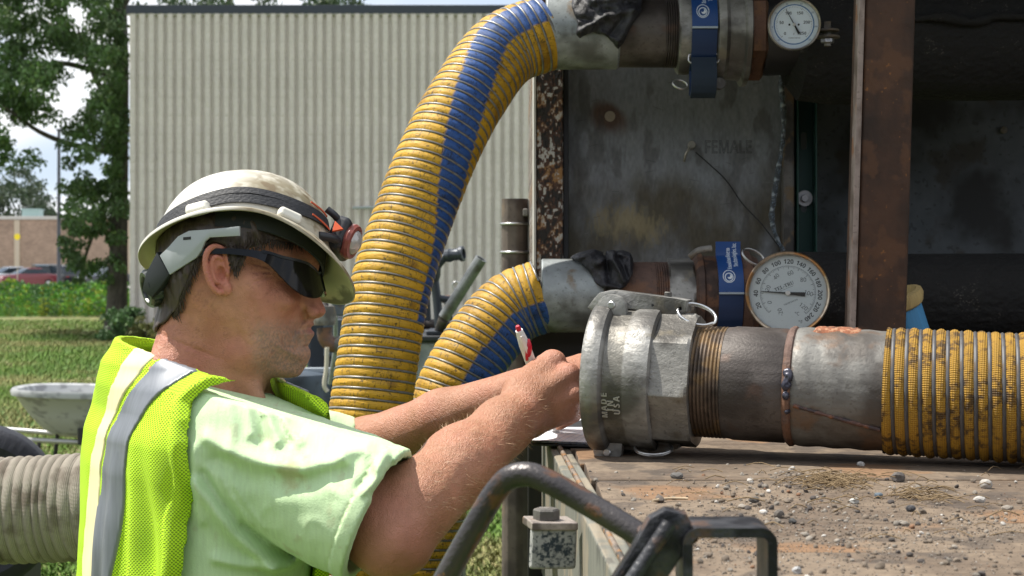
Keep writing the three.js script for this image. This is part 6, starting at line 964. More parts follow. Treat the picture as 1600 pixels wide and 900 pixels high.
{ // fine fair hair on the forearms
  const rnd = mulberry(89), p = armGeo.attributes.position, n = armGeo.attributes.normal, pos = [], fd = A1.wr.clone().sub(A1.el).normalize();
  for (let i = 0; i < 4200; i++) {
    const k = Math.floor(rnd() * p.count), o = V(p.getX(k), p.getY(k), p.getZ(k)), m = V(n.getX(k), n.getY(k), n.getZ(k)); const s = o.clone().sub(A1.el).dot(fd); if (s < 0.02 || s > 0.275 || m.z < -0.6) continue;
    const d = fd.clone().multiplyScalar(0.7).add(V(rnd() - 0.5, -rnd() * 0.8, rnd() - 0.5)).addScaledVector(m, 0.28 + rnd() * 0.3).normalize(), l = 0.006 + rnd() * 0.007, w = d.clone().cross(m).normalize().multiplyScalar(0.00016);
    const a = o.clone().add(w), b = o.clone().sub(w), c = o.clone().addScaledVector(d, l); pos.push(a.x, a.y, a.z, b.x, b.y, b.z, c.x, c.y, c.z);
  }
  const g = new THREE.BufferGeometry(); g.setAttribute('position', new THREE.Float32BufferAttribute(pos, 3)); g.computeVertexNormals();
  part('arm_hair', g, std({ color: rgb(0.50, 0.33, 0.19), roughness: 0.5, side: THREE.DoubleSide }), person).userData.kind = 'stuff';
}
// ------------------------------------------------------------------ safety glasses
{
  const pts = [[306, 428, 0.064], [320, 408, 0.074], [336, 396, 0.0815], [372, 393.5, 0.0845], [405, 396, 0.083], [425, 400, 0.080], [442, 407, 0.0755], [458, 418, 0.069], [472, 428, 0.060], [484, 435, 0.049], [494, 439, 0.036], [500, 441, 0.022], [503, 442, 0.008]], hh = [3.5, 4, 4, 4.2, 5, 6.5, 10, 16, 23, 27, 27, 22, 14];
  const c = pts.map(([x, y, w]) => Hh(x, y, w + 0.004)), C = spline(c, 60), hc = new THREE.CatmullRomCurve3(c.map((q, i) => V(q.x, R(hh[i], HD), 0)), false, 'centripetal').getPoints(400), hs = C.map(p => { let b = hc[0]; for (const q of hc) if (Math.abs(q.x - p.x) < Math.abs(b.x - p.x)) b = q; return b.y; });
  const wd = V(-0.24, 0.97, 0.0), cut = C.findIndex(p => p.x > hx(430));
  const mirror = g => { const h = g.clone(); h.applyMatrix4(new THREE.Matrix4().makeTranslation(0, 0, -2 * HD).multiply(new THREE.Matrix4().makeScale(1, 1, -1))); const q = clean(h), p = q.attributes.position; for (const k of ['position', 'normal', 'uv']) { const at = q.attributes[k], n = at.itemSize; for (let i = 0; i < p.count; i += 3) for (let m = 0; m < n; m++) { const t = at.array[(i + 1) * n + m]; at.array[(i + 1) * n + m] = at.array[(i + 2) * n + m]; at.array[(i + 2) * n + m] = t; } } return q; };
  const tmp = strap(C.slice(0, cut + 1), hs.slice(0, cut + 1), wd, 0.003), lens = strap(C.slice(cut), hs.slice(cut), wd, 0.0022), rim = strap(C.slice(cut - 1).map((p, i) => p.clone().addScaledVector(wd, hs[cut - 1 + i] + 0.0005)), 0.003, V(0, 0.1, 1), 0.0032);
  const fm = std({ color: rgb(0.010, 0.012, 0.022), roughness: 0.35 }), lm = new THREE.MeshPhysicalMaterial({ color: rgb(0.006, 0.005, 0.005), roughness: 0.12, specularIntensity: 0.45 });
  const g = new THREE.Group(); g.name = 'sunglasses'; person.add(g); g.userData.label = 'dark wrap-around safety sunglasses';
  for (const f of [q => q, mirror]) { part('temple', f(tmp), fm, g); part('lens', f(lens), lm, g); part('frame_rim', f(rim), fm, g); }
}
// ------------------------------------------------------------------ hard hat
{
  const C = P(387, 406, HD), U = V(0.045, 0.91, -0.41).normalize(), Fw = V(0.985, -0.035, -0.10); Fw.addScaledVector(U, -Fw.dot(U)).normalize(); const Rt = Fw.clone().cross(U);
  const L = (f, u, r) => C.clone().addScaledVector(Fw, f).addScaledVector(U, u).addScaledVector(Rt, r);
  const fr = th => { const c = Math.cos(th); return c > 0 ? [0.102, 0.036, 0.020] : [0.113, 0.021, 0.014]; }, sm = (a, b, c2) => lerp(a, b, c2);
  const base = th => { const c = Math.cos(th), s = Math.sin(th), a = c > 0 ? 0.103 : 0.113; const r = 1 / Math.sqrt((c / a) ** 2 + (s / 0.097) ** 2); return r; };
  const vb = th => 0.010 + 0.014 * Math.sin(th) ** 2, brimW = th => { const c = Math.cos(th); return c > 0 ? lerp(0.019, 0.036, c * c) : lerp(0.019, 0.022, c * c); }, droop = th => { const c = Math.cos(th); return c > 0 ? lerp(0.006, 0.040, c * c) : lerp(0.006, 0.017, c * c); };
  const dome = (th, ph, off) => { const r0 = base(th), k = Math.pow(Math.cos(ph), 0.82), rr = r0 * k, lat = rr * Math.sin(th), fwd = rr * Math.cos(th); const rdg = 0.0042 * Math.exp(-((lat / 0.013) ** 2)) + 0.003 * Math.exp(-(((Math.abs(lat) - 0.046) / 0.009) ** 2)); const amt = sstep(0.12, 0.5, ph); const u = vb(th) * Math.cos(ph) + 0.084 * Math.pow(Math.max(0, Math.sin(ph)), 0.92) + 0.012 * Math.sin(ph); const q = 1 + off / 0.11; return L(fwd * (1 + off / 0.11), u + (off + rdg * amt) * Math.sin(ph), lat * (1 + off / 0.11)); };
  const brim = (th, t, off) => { const r = base(th) * 0.985 + brimW(th) * 0.94 * t, u = vb(th) - droop(th) * Math.pow(t, 1.25) + off; return L(r * Math.cos(th), u, r * Math.sin(th)); };
  const prof = []; for (let i = 0; i <= 16; i++) prof.push(['d', Math.PI / 2 * (1 - i / 16), 0]); for (let i = 1; i <= 6; i++) prof.push(['b', i / 6, 0]); prof.push(['b', 1.02, -0.0012], ['b', 1.02, -0.0042], ['b', 0.985, -0.0052]);
  const inner = []; for (let i = 5; i >= 0; i--) inner.push(['b', i / 6, -0.0034]); for (let i = 1; i <= 16; i++) inner.push(['d', Math.PI / 2 * i / 16, -0.0035]); inner.unshift(['b', 0.985, -0.0052]);
  const mk = pr => grid(96, pr.length - 1, (u, v) => { const k = Math.round(v * (pr.length - 1)), th = u * 2 * Math.PI, [m, a, o] = pr[k]; return { p: m === 'd' ? dome(th, Math.min(a, Math.PI / 2 - 0.001), o) : brim(th, a, o), uv: [u, k / (pr.length - 1)] }; }, { closeU: true });
  const hatTex = tex(1024, (u, v) => { // dirt sits mostly on the front and top
    const th = u * 2 * Math.PI, f = Math.cos(th), a = tf(u, v, 9, 6, 5, 251), b = tf(u, v, 50, 30, 3, 252), c = tf(u, v, 26, 14, 4, 253); let q = [0.60, 0.58, 0.52].map(x => x * (0.9 + 0.14 * a));
    const am = sstep(-0.45, 0.35, f + (a - 0.5) * 1.4 + (v < 0.3 ? 0.35 : 0)); q = mix3(q, [0.44, 0.39, 0.26], am * 0.6); q = mix3(q, [0.21, 0.17, 0.09], am * sstep(0.34, 0.54, 0.5 * a + 0.5 * b) * 0.8); q = mix3(q, [0.17, 0.12, 0.06], am * sstep(0.55, 0.66, 0.5 * b + 0.5 * c) * 0.85); return mix3(q, [0.30, 0.26, 0.18], 0.5 * sstep(0.66, 0.74, c)); });
  const underTex = tex(512, (u, v) => { const f = Math.cos(u * 6.283), a = tf(u, v, 12, 6, 5, 254), c = tf(u, v, 30, 14, 4, 255); let q = [0.62, 0.57, 0.34].map(x => x * (0.85 + 0.25 * a)); q = mix3(q, [0.10, 0.085, 0.045], sstep(0.2, 0.8, f) * sstep(0.46, 0.6, 0.6 * a + 0.4 * c) * 0.85); return q; });
  const hat = part('hard_hat', mk(prof), new THREE.MeshPhysicalMaterial({ map: hatTex, roughness: 0.42, clearcoat: 0.25, clearcoatRoughness: 0.35 }), person, 'dirty white hard hat with a black elastic band and head lamp');
  part('underside', mk(inner), std({ map: underTex, roughness: 0.6 }), hat);
  // side lugs on the brim
  for (const th of [1.05, 2.15]) { const c = brim(th, 0.25, 0.004), t = brim(th + 0.1, 0.25, 0.004).sub(brim(th - 0.1, 0.25, 0.004)), g = new RoundedBoxGeometry(0.030, 0.014, 0.015, 3, 0.005); g.applyMatrix4(placed(c, t, U)); part('side_lug', boxUV(g), std({ color: rgb(0.72, 0.70, 0.62), roughness: 0.45 }), hat); }
  // elastic band of the lamp, two straps
  const ring = (dp, h, r0, r1) => { const pts = [], wd = []; for (let i = 0; i <= 90; i++) { const th = lerp(r0, r1, i / 90), c = Math.cos(th), s2 = Math.sin(th) ** 2, ph = (c > 0 ? lerp(0.30, 0.15, s2) : lerp(0.04, 0.15, s2)) + dp * (0.45 + 0.55 * s2) + 0.01 * Math.sin(th * 5); pts.push(dome(th, ph, 0.0022)); wd.push(dome(th, ph + 0.05, 0.0022).sub(dome(th, ph - 0.05, 0.0022))); } return strap(pts, h, wd, 0.0022); };
  const el = std({ map: tex(128, (u, v) => { const a = tf(u, v, 24, 24, 3, 256); return [0.022, 0.023, 0.027].map(x => x * (0.6 + 0.9 * a)); }, { size: 0.03 }), roughness: 0.62, bumpMap: bumpFine, bumpScale: 0.0006 });
  part('elastic_band', ring(-0.05, 0.0056, 0.32, 2 * Math.PI - 0.32), el, hat); part('elastic_band', ring(0.066, 0.0044, 0.32, 2 * Math.PI - 0.32), el, hat);
  for (let i = 0; i < 2; i++) { const k = i ? -0.012 : 0.020; part('band_thread', strap(Array.from({ length: 30 }, (_, j) => dome(lerp(0.36, 0.72, j / 29), 0.27 + k * 6, 0.0042)), 0.0011, U, 0.0012), std({ color: rgb(0.55, 0.10, 0.04), roughness: 0.8 }), hat, 'orange stripe on the band'); }
  // head lamp
  const lo = L(0.113, 0.036, 0.008), ld = Fw.clone().multiplyScalar(0.93).addScaledVector(U, -0.33).addScaledVector(Rt, 0.22).normalize();
  const lamp = part('lamp_housing', [(() => { const g = new RoundedBoxGeometry(0.022, 0.044, 0.052, 3, 0.008); g.applyMatrix4(placed(lo, ld, U)); return boxUV(g); })(), sweep([L(0.092, 0.062, 0.035), L(0.104, 0.054, 0.032), lo.clone().addScaledVector(U, 0.012)], 0.0045, { n: 10 }), sweep([L(0.085, 0.018, 0.05), L(0.105, 0.022, 0.036), lo.clone().addScaledVector(U, -0.012)], 0.0055, { n: 10 })], std({ color: rgb(0.014, 0.015, 0.02), roughness: 0.45 }), hat, 'head lamp with a red rim on the front of the hat');
  part('lamp_rim', rev([[0.008, 0.013], [0.008, 0.0215], [0.014, 0.0228], [0.018, 0.021], [0.019, 0.0165], [0.015, 0.0155]], lo, ld, { segs: 40 }), new THREE.MeshPhysicalMaterial({ color: rgb(0.27, 0.07, 0.055), roughness: 0.4, transmission: 0.15, thickness: 0 }), lamp);
  part('lamp_lens', rev([[0.015, 0.0165], [0.020, 0.0148], [0.024, 0.010], [0.0255, 0.004], [0.0257, 0]], lo, ld, { segs: 32 }), std({ color: rgb(0.45, 0.43, 0.42), roughness: 0.15, metalness: 0.2 }), lamp);
  part('orange_tab', extrude([[-0.006, -0.006], [0.006, -0.002], [-0.004, 0.007]], 0.003, 0.0006, placed(L(0.108, 0.036, 0.040), Fw, U)), std({ color: rgb(0.75, 0.12, 0.035), roughness: 0.5 }), lamp);
  // suspension: nape plate, ratchet with knob, brow band, nape band
  const gp = std({ color: rgb(0.36, 0.385, 0.40), roughness: 0.5 }), pl = (pts, w, th, tilt) => { const c = Hh(0, 0, 0), m = new THREE.Matrix4().makeTranslation(hx(315), hy(395), HZ + w).multiply(new THREE.Matrix4().makeRotationY(tilt)); return extrude(pts.map(([x, y]) => [hx(x) - hx(315), hy(y) - hy(395)]), th, 0.0008, m); };
  part('nape_plate', pl([[270, 400], [284, 388], [300, 372], [318, 364], [352, 362], [400, 358], [400, 370], [352, 372], [344, 378], [338, 392], [330, 402], [286, 427]], 0.083, 0.0022, -0.30), gp, hat, 'grey plastic head strap');
  part('strap_slot', pl([[309, 373.5], [320, 372.5], [320, 375], [309, 376]], 0.0846, 0.0006, -0.30), M.black, hat);
  const rat = part('ratchet', [pl([[266, 396], [287, 428], [270, 448], [256, 462], [240, 452], [246, 428]], 0.072, 0.022, -0.42)], std({ color: rgb(0.012, 0.016, 0.017), roughness: 0.45 }), hat, 'black ratchet adjuster');
  const kd = V(-0.86, -0.22, 0.46).normalize(), ko = Hh(250, 449, 0.040);
  part('ratchet_knob', rev([[-0.012, 0.012], [-0.012, 0.020], [-0.008, 0.0232], [0.006, 0.0232], [0.009, 0.021], [0.009, 0.0165], [0.006, 0.0155], [0.0055, 0]], ko, kd, { segs: 60, rf: (s, a, r) => r > 0.0225 ? r + 0.0005 * Math.sign(Math.sin(a * 20)) : r }), std({ color: rgb(0.012, 0.018, 0.018), roughness: 0.32 }), rat);
  const bandPts = [], bw = []; for (let i = 0; i <= 70; i++) { const th = -1.9 + 3.8 * i / 70; bandPts.push(L(0.098 * Math.cos(th) - 0.004, 0.004 + 0.010 * Math.sin(th) ** 2, 0.087 * Math.sin(th))); bw.push(U); }
  part('brow_band', strap(bandPts, 0.0115, bw, 0.003), std({ color: rgb(0.018, 0.022, 0.022), roughness: 0.8 }), hat);
  for (const a of [0.5, 1.57, 2.64, -0.5, -1.57, -2.64]) part('crown_strap', strap(spline([L(0.086 * Math.cos(a), 0.012, 0.078 * Math.sin(a)), L(0.07 * Math.cos(a), 0.055, 0.064 * Math.sin(a)), L(0.02 * Math.cos(a), 0.088, 0.02 * Math.sin(a))], 10), 0.009, Array(11).fill(V(-Math.sin(a), 0, Math.cos(a))), 0.0015), std({ color: rgb(0.05, 0.05, 0.055), roughness: 0.9 }), hat);
}

// ================================================================== pen and paper
{
  const a = P(811, 516, 2.0), b = P(873, 684, 2.083), d = b.clone().sub(a).normalize(), L = a.distanceTo(b), t = thing('pen', 'white and red ballpoint pen held in the writing hand', 'pen', b);
  const wh = std({ color: rgb(0.78, 0.78, 0.76), roughness: 0.3 }), red = std({ color: rgb(0.55, 0.015, 0.04), roughness: 0.35 });
  const rf = s => s < 0.02 ? lerp(0.0048, 0.0070, s / 0.02) : 0.0070, prof = []; for (let i = 0; i <= 14; i++) { const s = i / 14 * (L - 0.016); prof.push([s, rf(s)]); }
  part('barrel', rev([[0, 0], ...prof, [L - 0.004, 0.0022], [L, 0.0004]], a, d, { segs: 28, crease: 50 }), wh, t);
  part('push_button', rev([[-0.007, 0], [-0.0068, 0.0024], [-0.005, 0.0032], [0, 0.0034], [0.001, 0]], a, d, { segs: 18 }), red, t);
  const sd = V(0.35, 0.1, 0.92); sd.addScaledVector(d, -sd.dot(d)).normalize();
  const wv = d.clone().cross(sd), clipP = []; for (let i = 0; i <= 20; i++) { const f = i / 20; clipP.push(a.clone().addScaledVector(d, 0.016 + f * 0.026).addScaledVector(sd.clone().multiplyScalar(Math.cos(-0.9 + 1.9 * f)).addScaledVector(wv, Math.sin(-0.9 + 1.9 * f)), 0.0074)); }
  part('red_swirl', sweep(clipP, (s, q, v) => 0.0012 + 0.0030 * Math.sin(Math.PI * clamp(v * 0.92 + 0.05)), { n: 24, m: 10 }), red, t);
  const pc = []; for (let i = 0; i <= 8; i++) pc.push(a.clone().addScaledVector(d, 0.004 + i * 0.0055).addScaledVector(sd, 0.0088).addScaledVector(wv, 0.003)); part('clip', strap(pc, 0.0019, wv, 0.0012), wh, t);
}
{
  const y = DECK + 0.0045, A = P(822, 688, 1.99).setY(y), B = V(0.118, y, -2.36), dl = B.clone().sub(A), nn = V(-dl.z, 0, dl.x).normalize().multiplyScalar(-1); // left edge runs away from the eye
  const w = 0.17, up = u => 0.0035 * Math.sin(u * 7) + (u < 0.18 ? (0.18 - u) * 0.012 : 0);
  const sheet = (dy, rot) => grid(14, 20, (u, v) => { const p = A.clone().addScaledVector(dl, v).addScaledVector(nn, (u - 0.0) * w * -1 + rot * v); p.y = y + dy + up(v) * (1 - u); return { p, uv: [u, v] }; });
  const lines = canvasTex(256, 256, (c, W) => { c.fillStyle = 'rgb(236,236,240)'; c.fillRect(0, 0, W, W); c.strokeStyle = 'rgba(120,140,190,0.5)'; for (let i = 14; i < W; i += 14) { c.beginPath(); c.moveTo(i, 0); c.lineTo(i, W); c.stroke(); } });
  const t = thing('paper_pad', 'white paper form on a clip pad lying on the deck corner under the writing hand', 'paper', A.clone());
  const thick = (g0, th) => { const g1 = clean(g0), g2 = g1.clone(), p = g2.attributes.position; g2.translate(0, -th, 0); for (let i = 0; i < p.count; i += 3) for (let m = 0; m < 3; m++) { const q = p.array[(i + 1) * 3 + m]; p.array[(i + 1) * 3 + m] = p.array[(i + 2) * 3 + m]; p.array[(i + 2) * 3 + m] = q; } g2.computeVertexNormals(); return [g1, g2]; };
  const pm = std({ map: lines, roughness: 0.8, side: THREE.DoubleSide });
  const dir = -Math.sign(nn.x) ; 
  part('sheet', thick(sheet(0.0012, 0), 0.0008), pm, t); part('sheet', thick(sheet(-0.0003, 0.012), 0.0008), pm, t);
  const bd = new RoundedBoxGeometry(w, 0.003, A.distanceTo(B), 1, 0.001); bd.applyMatrix4(new THREE.Matrix4().makeBasis(nn.clone().multiplyScalar(-1), V(0, 1, 0), nn.clone().multiplyScalar(-1).cross(V(0, 1, 0))).setPosition(A.clone().add(B).multiplyScalar(0.5).addScaledVector(nn, -w / 2).setY(DECK + 0.0022))); part('backing_board', boxUV(bd), std({ color: rgb(0.02, 0.02, 0.022), roughness: 0.6 }), t);
}
// ================================================================== debris on the deck
{
  const rnd = mulberry(123), stoneG = s => { const g = new THREE.IcosahedronGeometry(1, 1), q = clean(g), p = q.attributes.position; for (let i = 0; i < p.count; i++) { const x = p.getX(i), y = p.getY(i), z = p.getZ(i), k = 0.72 + 0.55 * noise3(x * 1.3 + s * 7, y * 1.3, z * 1.3 + s); p.setXYZ(i, x * k, y * k * 0.66, z * k * 0.85); } q.computeVertexNormals(); return q; };
  const shapes = [1, 2, 3, 4, 5].map(stoneG);
  const grav = (n, fn, sizes) => { const per = Math.ceil(n / 5); shapes.forEach((g, gi) => { const im = new THREE.InstancedMesh(g, std({ roughness: 0.9 }), per), m = new THREE.Matrix4(), q = new THREE.Quaternion(), c = new THREE.Color(); for (let i = 0; i < per; i++) { const [px, py] = fn(rnd), d = 0.228 * FOC / (py - 415), r = sizes[0] * Math.pow(sizes[1] / sizes[0], Math.pow(rnd(), 2.2)); const o = P(px, py, d); if (o.x < edgeX(o.z) + 0.015) o.x = edgeX(o.z) + 0.02 + rnd() * 0.2; q.setFromEuler(new THREE.Euler(rnd() * 0.6, rnd() * 6.28, rnd() * 0.6)); m.compose(V(o.x, DECK + r * 0.35, o.z), q, V(r, r, r)); im.setMatrixAt(i, m); const k = rnd(), t = k < 0.5 ? [0.15, 0.12, 0.092] : k < 0.76 ? [0.22, 0.195, 0.165] : k < 0.93 ? [0.07, 0.06, 0.055] : k < 0.97 ? [0.42, 0.40, 0.37] : [0.17, 0.09, 0.05], l = 0.7 + rnd() * 0.5; c.setRGB(t[0] * l, t[1] * l, t[2] * l); im.setColorAt(i, c); } im.name = numbered('gravel'); im.userData.kind = 'stuff'; im.castShadow = im.receiveShadow = true; scene.add(im); }); };
  const blob = (cx, cy, rx, ry) => r => { const a = r() * 6.28, q = Math.sqrt(-2 * Math.log(r() + 1e-6)) * 0.6; return [cx + Math.cos(a) * q * rx, Math.max(716, cy + Math.sin(a) * q * ry)]; };
  const mixF = list => r => { let k = r(); for (const [w, f] of list) { if (k < w) return f(r); k -= w; } return list[0][1](r); };
  grav(1000, mixF([[0.25, r => [880 + r() * 740, 735 + r() * 190]], [0.22, blob(1290, 800, 190, 38)], [0.12, blob(1240, 752, 80, 16)], [0.14, blob(1540, 815, 90, 28)], [0.12, blob(1310, 850, 120, 40)], [0.08, blob(1080, 790, 130, 35)], [0.07, blob(1450, 870, 160, 30)]]), [0.0006, 0.0030]);
  grav(260, mixF([[0.5, r => [900 + r() * 700, 725 + r() * 180]], [0.3, blob(1280, 795, 170, 40)], [0.2, blob(1250, 748, 70, 14)]]), [0.0018, 0.0042]);
  // fine dust and grit film that covers the boards in patches, as tiny grains
  grav(5200, mixF([[0.4, r => [880 + r() * 740, 722 + r() * 200]], [0.2, blob(1250, 790, 230, 45)], [0.2, blob(1480, 830, 170, 45)], [0.2, blob(1120, 850, 200, 40)]]), [0.0004, 0.0010]);
  // larger stones one can point to
  const col = (c, s) => std({ map: tex(64, (u, v) => { const a = tf(u, v, 8, 8, 3, s); return c.map(x => x * (0.7 + 0.6 * a)); }, { size: 0.02 }), roughness: 0.9 });
  [[1057, 743, 10, [0.10, 0.095, 0.09], 'small dark grey stone standing alone in front of the coupling'], [1403, 745, 13, [0.10, 0.09, 0.085], 'dark stone on the dry straw in front of the hose'], [1540, 757, 10, [0.36, 0.34, 0.31], 'pale angular stone near the front of the hose at the right'], [1345, 725, 7, [0.45, 0.44, 0.42], 'small white stone in the shadow edge of the hose'], [1030, 780, 9, [0.12, 0.10, 0.085], 'flat brown stone on the middle of the deck'], [1178, 781, 8, [0.07, 0.065, 0.06], 'dark brown stone right of the middle of the deck'], [1335, 782, 9, [0.40, 0.40, 0.38], 'pale grey stone in the middle of the gravel patch'], [1423, 795, 8, [0.05, 0.05, 0.055], 'almost black stone at the right of the gravel'], [1217, 804, 10, [0.13, 0.115, 0.1], 'flat dark stone at the left end of the gravel patch'], [1238, 814, 7, [0.045, 0.045, 0.045], 'black pebble below the flat dark stone'], [1530, 780, 9, [0.42, 0.40, 0.37], 'whitish stone in front of the straw at the right'], [1245, 891, 9, [0.33, 0.33, 0.33], 'pale flat stone nearest the square frame'], [1373, 774, 7, [0.10, 0.13, 0.16], 'bluish stone beside the straw']].forEach(([px, py, r, c, lab], i) => { const d = 0.228 * FOC / (py + r * 0.5 - 415), o = P(px, py, d), R0 = R(r, d); const g = shapes[i % 5].clone(); g.scale(R0, R0 * (1 + 0.15 * (i % 3)), R0); g.rotateY(i * 1.3); g.translate(o.x, DECK + R0 * 0.45, o.z); single('stone', boxUV(g), col(c, 300 + i), lab, 'stone', 'stones on the deck'); });
  // dry grass
  const straw = (n, fn, seed) => { const r2 = mulberry(seed), L = []; for (let i = 0; i < n; i++) { const [px, py] = fn(r2), d = 0.228 * FOC / (py - 415), o = P(px, py, d).setY(DECK + 0.0012 + r2() * 0.006), a = (r2() - 0.5) * 1.5, l = 0.008 + r2() * 0.03, m = (r2() - 0.5) * 0.01; L.push(sweep([o, o.clone().add(V(Math.cos(a) * l * 0.5, 0.002 + r2() * 0.003, Math.sin(a) * l * 0.5 + m)), o.clone().add(V(Math.cos(a) * l, 0, Math.sin(a) * l))], 0.0003 + r2() * 0.00035, { n: 4, m: 4, caps: false })); } return L; };
  struct('straw', straw(260, mixF([[0.5, blob(1280, 757, 48, 10)], [0.25, blob(1420, 780, 42, 7)], [0.2, r => [1000 + r() * 600, 735 + r() * 120]]]), 44), std({ color: rgb(0.20, 0.14, 0.075), roughness: 0.9 }), 'stuff');
  const sp = (x0, y0, x1, y1) => { const p = (x, y) => { const d = 0.228 * FOC / (y - 415); return P(x, y, d).setY(DECK + 0.003); }; return sweep([p(x0, y0), p((x0 + x1) / 2, (y0 + y1) / 2 - 2), p(x1, y1)], 0.0013, { n: 8, m: 6 }); };
  single('twig', sp(1020, 787, 1075, 784), std({ color: rgb(0.42, 0.33, 0.22), roughness: 0.9 }), 'thin pale twig lying beside the flat brown stone', 'twig');
}
// ================================================================== foreground rail
{
  const t = thing('handrail', 'dark worn bent steel tube and square loop at the front edge, out of focus', 'handrail', P(840, 1000, (1.27 - 0.17)));
  const paint = tex(256, (u, v) => { const a = tf(u, v, 4, 5, 4, 261), b = tf(u, v, 14, 8, 4, 262); let q = mix3([0.032, 0.03, 0.034], [0.085, 0.075, 0.072], a); q = mix3(q, [0.17, 0.075, 0.035], sstep(0.55, 0.68, b) * 0.7); return mix3(q, [0.62, 0.27, 0.015], sstep(0.70, 0.75, tf(u, v, 6, 5, 4, 263))); }, { size: 0.16 });
  const pm = std({ map: paint, roughness: 0.36, metalness: 0.45, bumpMap: bumpFine, bumpScale: 0.0004 });
  const pts = [P(640, 1010, (1.30 - 0.17)), P(690, 915, (1.29 - 0.17)), P(742, 822, (1.28 - 0.17)), P(775, 768, (1.275 - 0.17)), P(797, 746, (1.27 - 0.17)), P(826, 741, (1.265 - 0.17)), P(856, 752, (1.26 - 0.17)), P(920, 788, (1.25 - 0.17)), P(990, 830, (1.235 - 0.17)), P(1012, 845, (1.23 - 0.17))];
  part('bent_tube', sweep(pts, R(19, (1.27 - 0.17)), { n: 80, m: 24 }), pm, t);
  const dk = std({ map: grimy([0.07, 0.072, 0.08], [0.02, 0.02, 0.024], [0.13, 0.08, 0.06], { seed: 264, size: 0.1, dAt: 0.52 }), roughness: 0.42, metalness: 0.4, bumpMap: bumpFine, bumpScale: 0.0005 });
  // corner bracket: thick folded plate with a rounded nose, and two legs going down
  const q = (x, y, d) => P(x, y, d), z0 = (1.2 - 0.17);
  part('corner_plate', extrude([[1018, 812], [1040, 800], [1066, 806], [1074, 824], [1072, 846], [1052, 872], [1030, 905], [1010, 940], [940, 940], [962, 905], [990, 862]].map(([x, y]) => { const p = q(x, y, z0); return [p.x, p.y]; }), 0.010, 0.003, new THREE.Matrix4().setPosition(0, 0, -z0)), dk, t);
  part('diagonal_leg', sweep([q(1046, 818, (1.185 - 0.17)), q(1005, 880, (1.18 - 0.17)), q(950, 960, (1.175 - 0.17))], R(12, (1.18 - 0.17)), { n: 10, m: 16 }), dk, t);
  // rounded square loop of flat bar
  const ring = []; const x0 = 1072, x1 = 1203, y0 = 828, y1 = 1010, rad = 18, cn = [[x0 + rad, y0 + rad, Math.PI], [x1 - rad, y0 + rad, Math.PI * 1.5], [x1 - rad, y1 - rad, 0], [x0 + rad, y1 - rad, Math.PI / 2]];
  for (const [cx, cy, a0] of cn) for (let i = 0; i <= 8; i++) { const a = a0 + i / 8 * Math.PI / 2; ring.push(q(cx + Math.cos(a) * rad, cy + Math.sin(a) * rad, z0)); }
  ring.push(ring[0].clone());
  const g = strap(ring.map(p => p.clone().add(V(0, 0, -0.012))), 0.024, V(0, 0, 1), R(15, (1.2 - 0.17)));
  part('square_loop', g, dk, t);
  part('weld', surface((x, y, z) => { let r = 1; for (const [px, py, rr] of [[1008, 842, 0.0085], [1020, 838, 0.009], [1068, 830, 0.0085], [1075, 838, 0.007]]) r = smin(r, ball(x, y, z, q(px, py, (1.212 - 0.17)), rr), 0.004); return r + (noise3(x * 250, y * 250, z * 250) - 0.5) * 0.003; }, q(985, 870, (1.25 - 0.17)), q(1100, 805, (1.18 - 0.17)), 0.0022), M.brown, t);
  part('post', sweep([q(672, 960, (1.295 - 0.17)), V(P(560, 0, 1.13).x, 0.9, -1.17), V(P(560, 0, 1.13).x, 0, -1.19)], R(19, (1.28 - 0.17)), { n: 20, m: 16 }), pm, t);
}
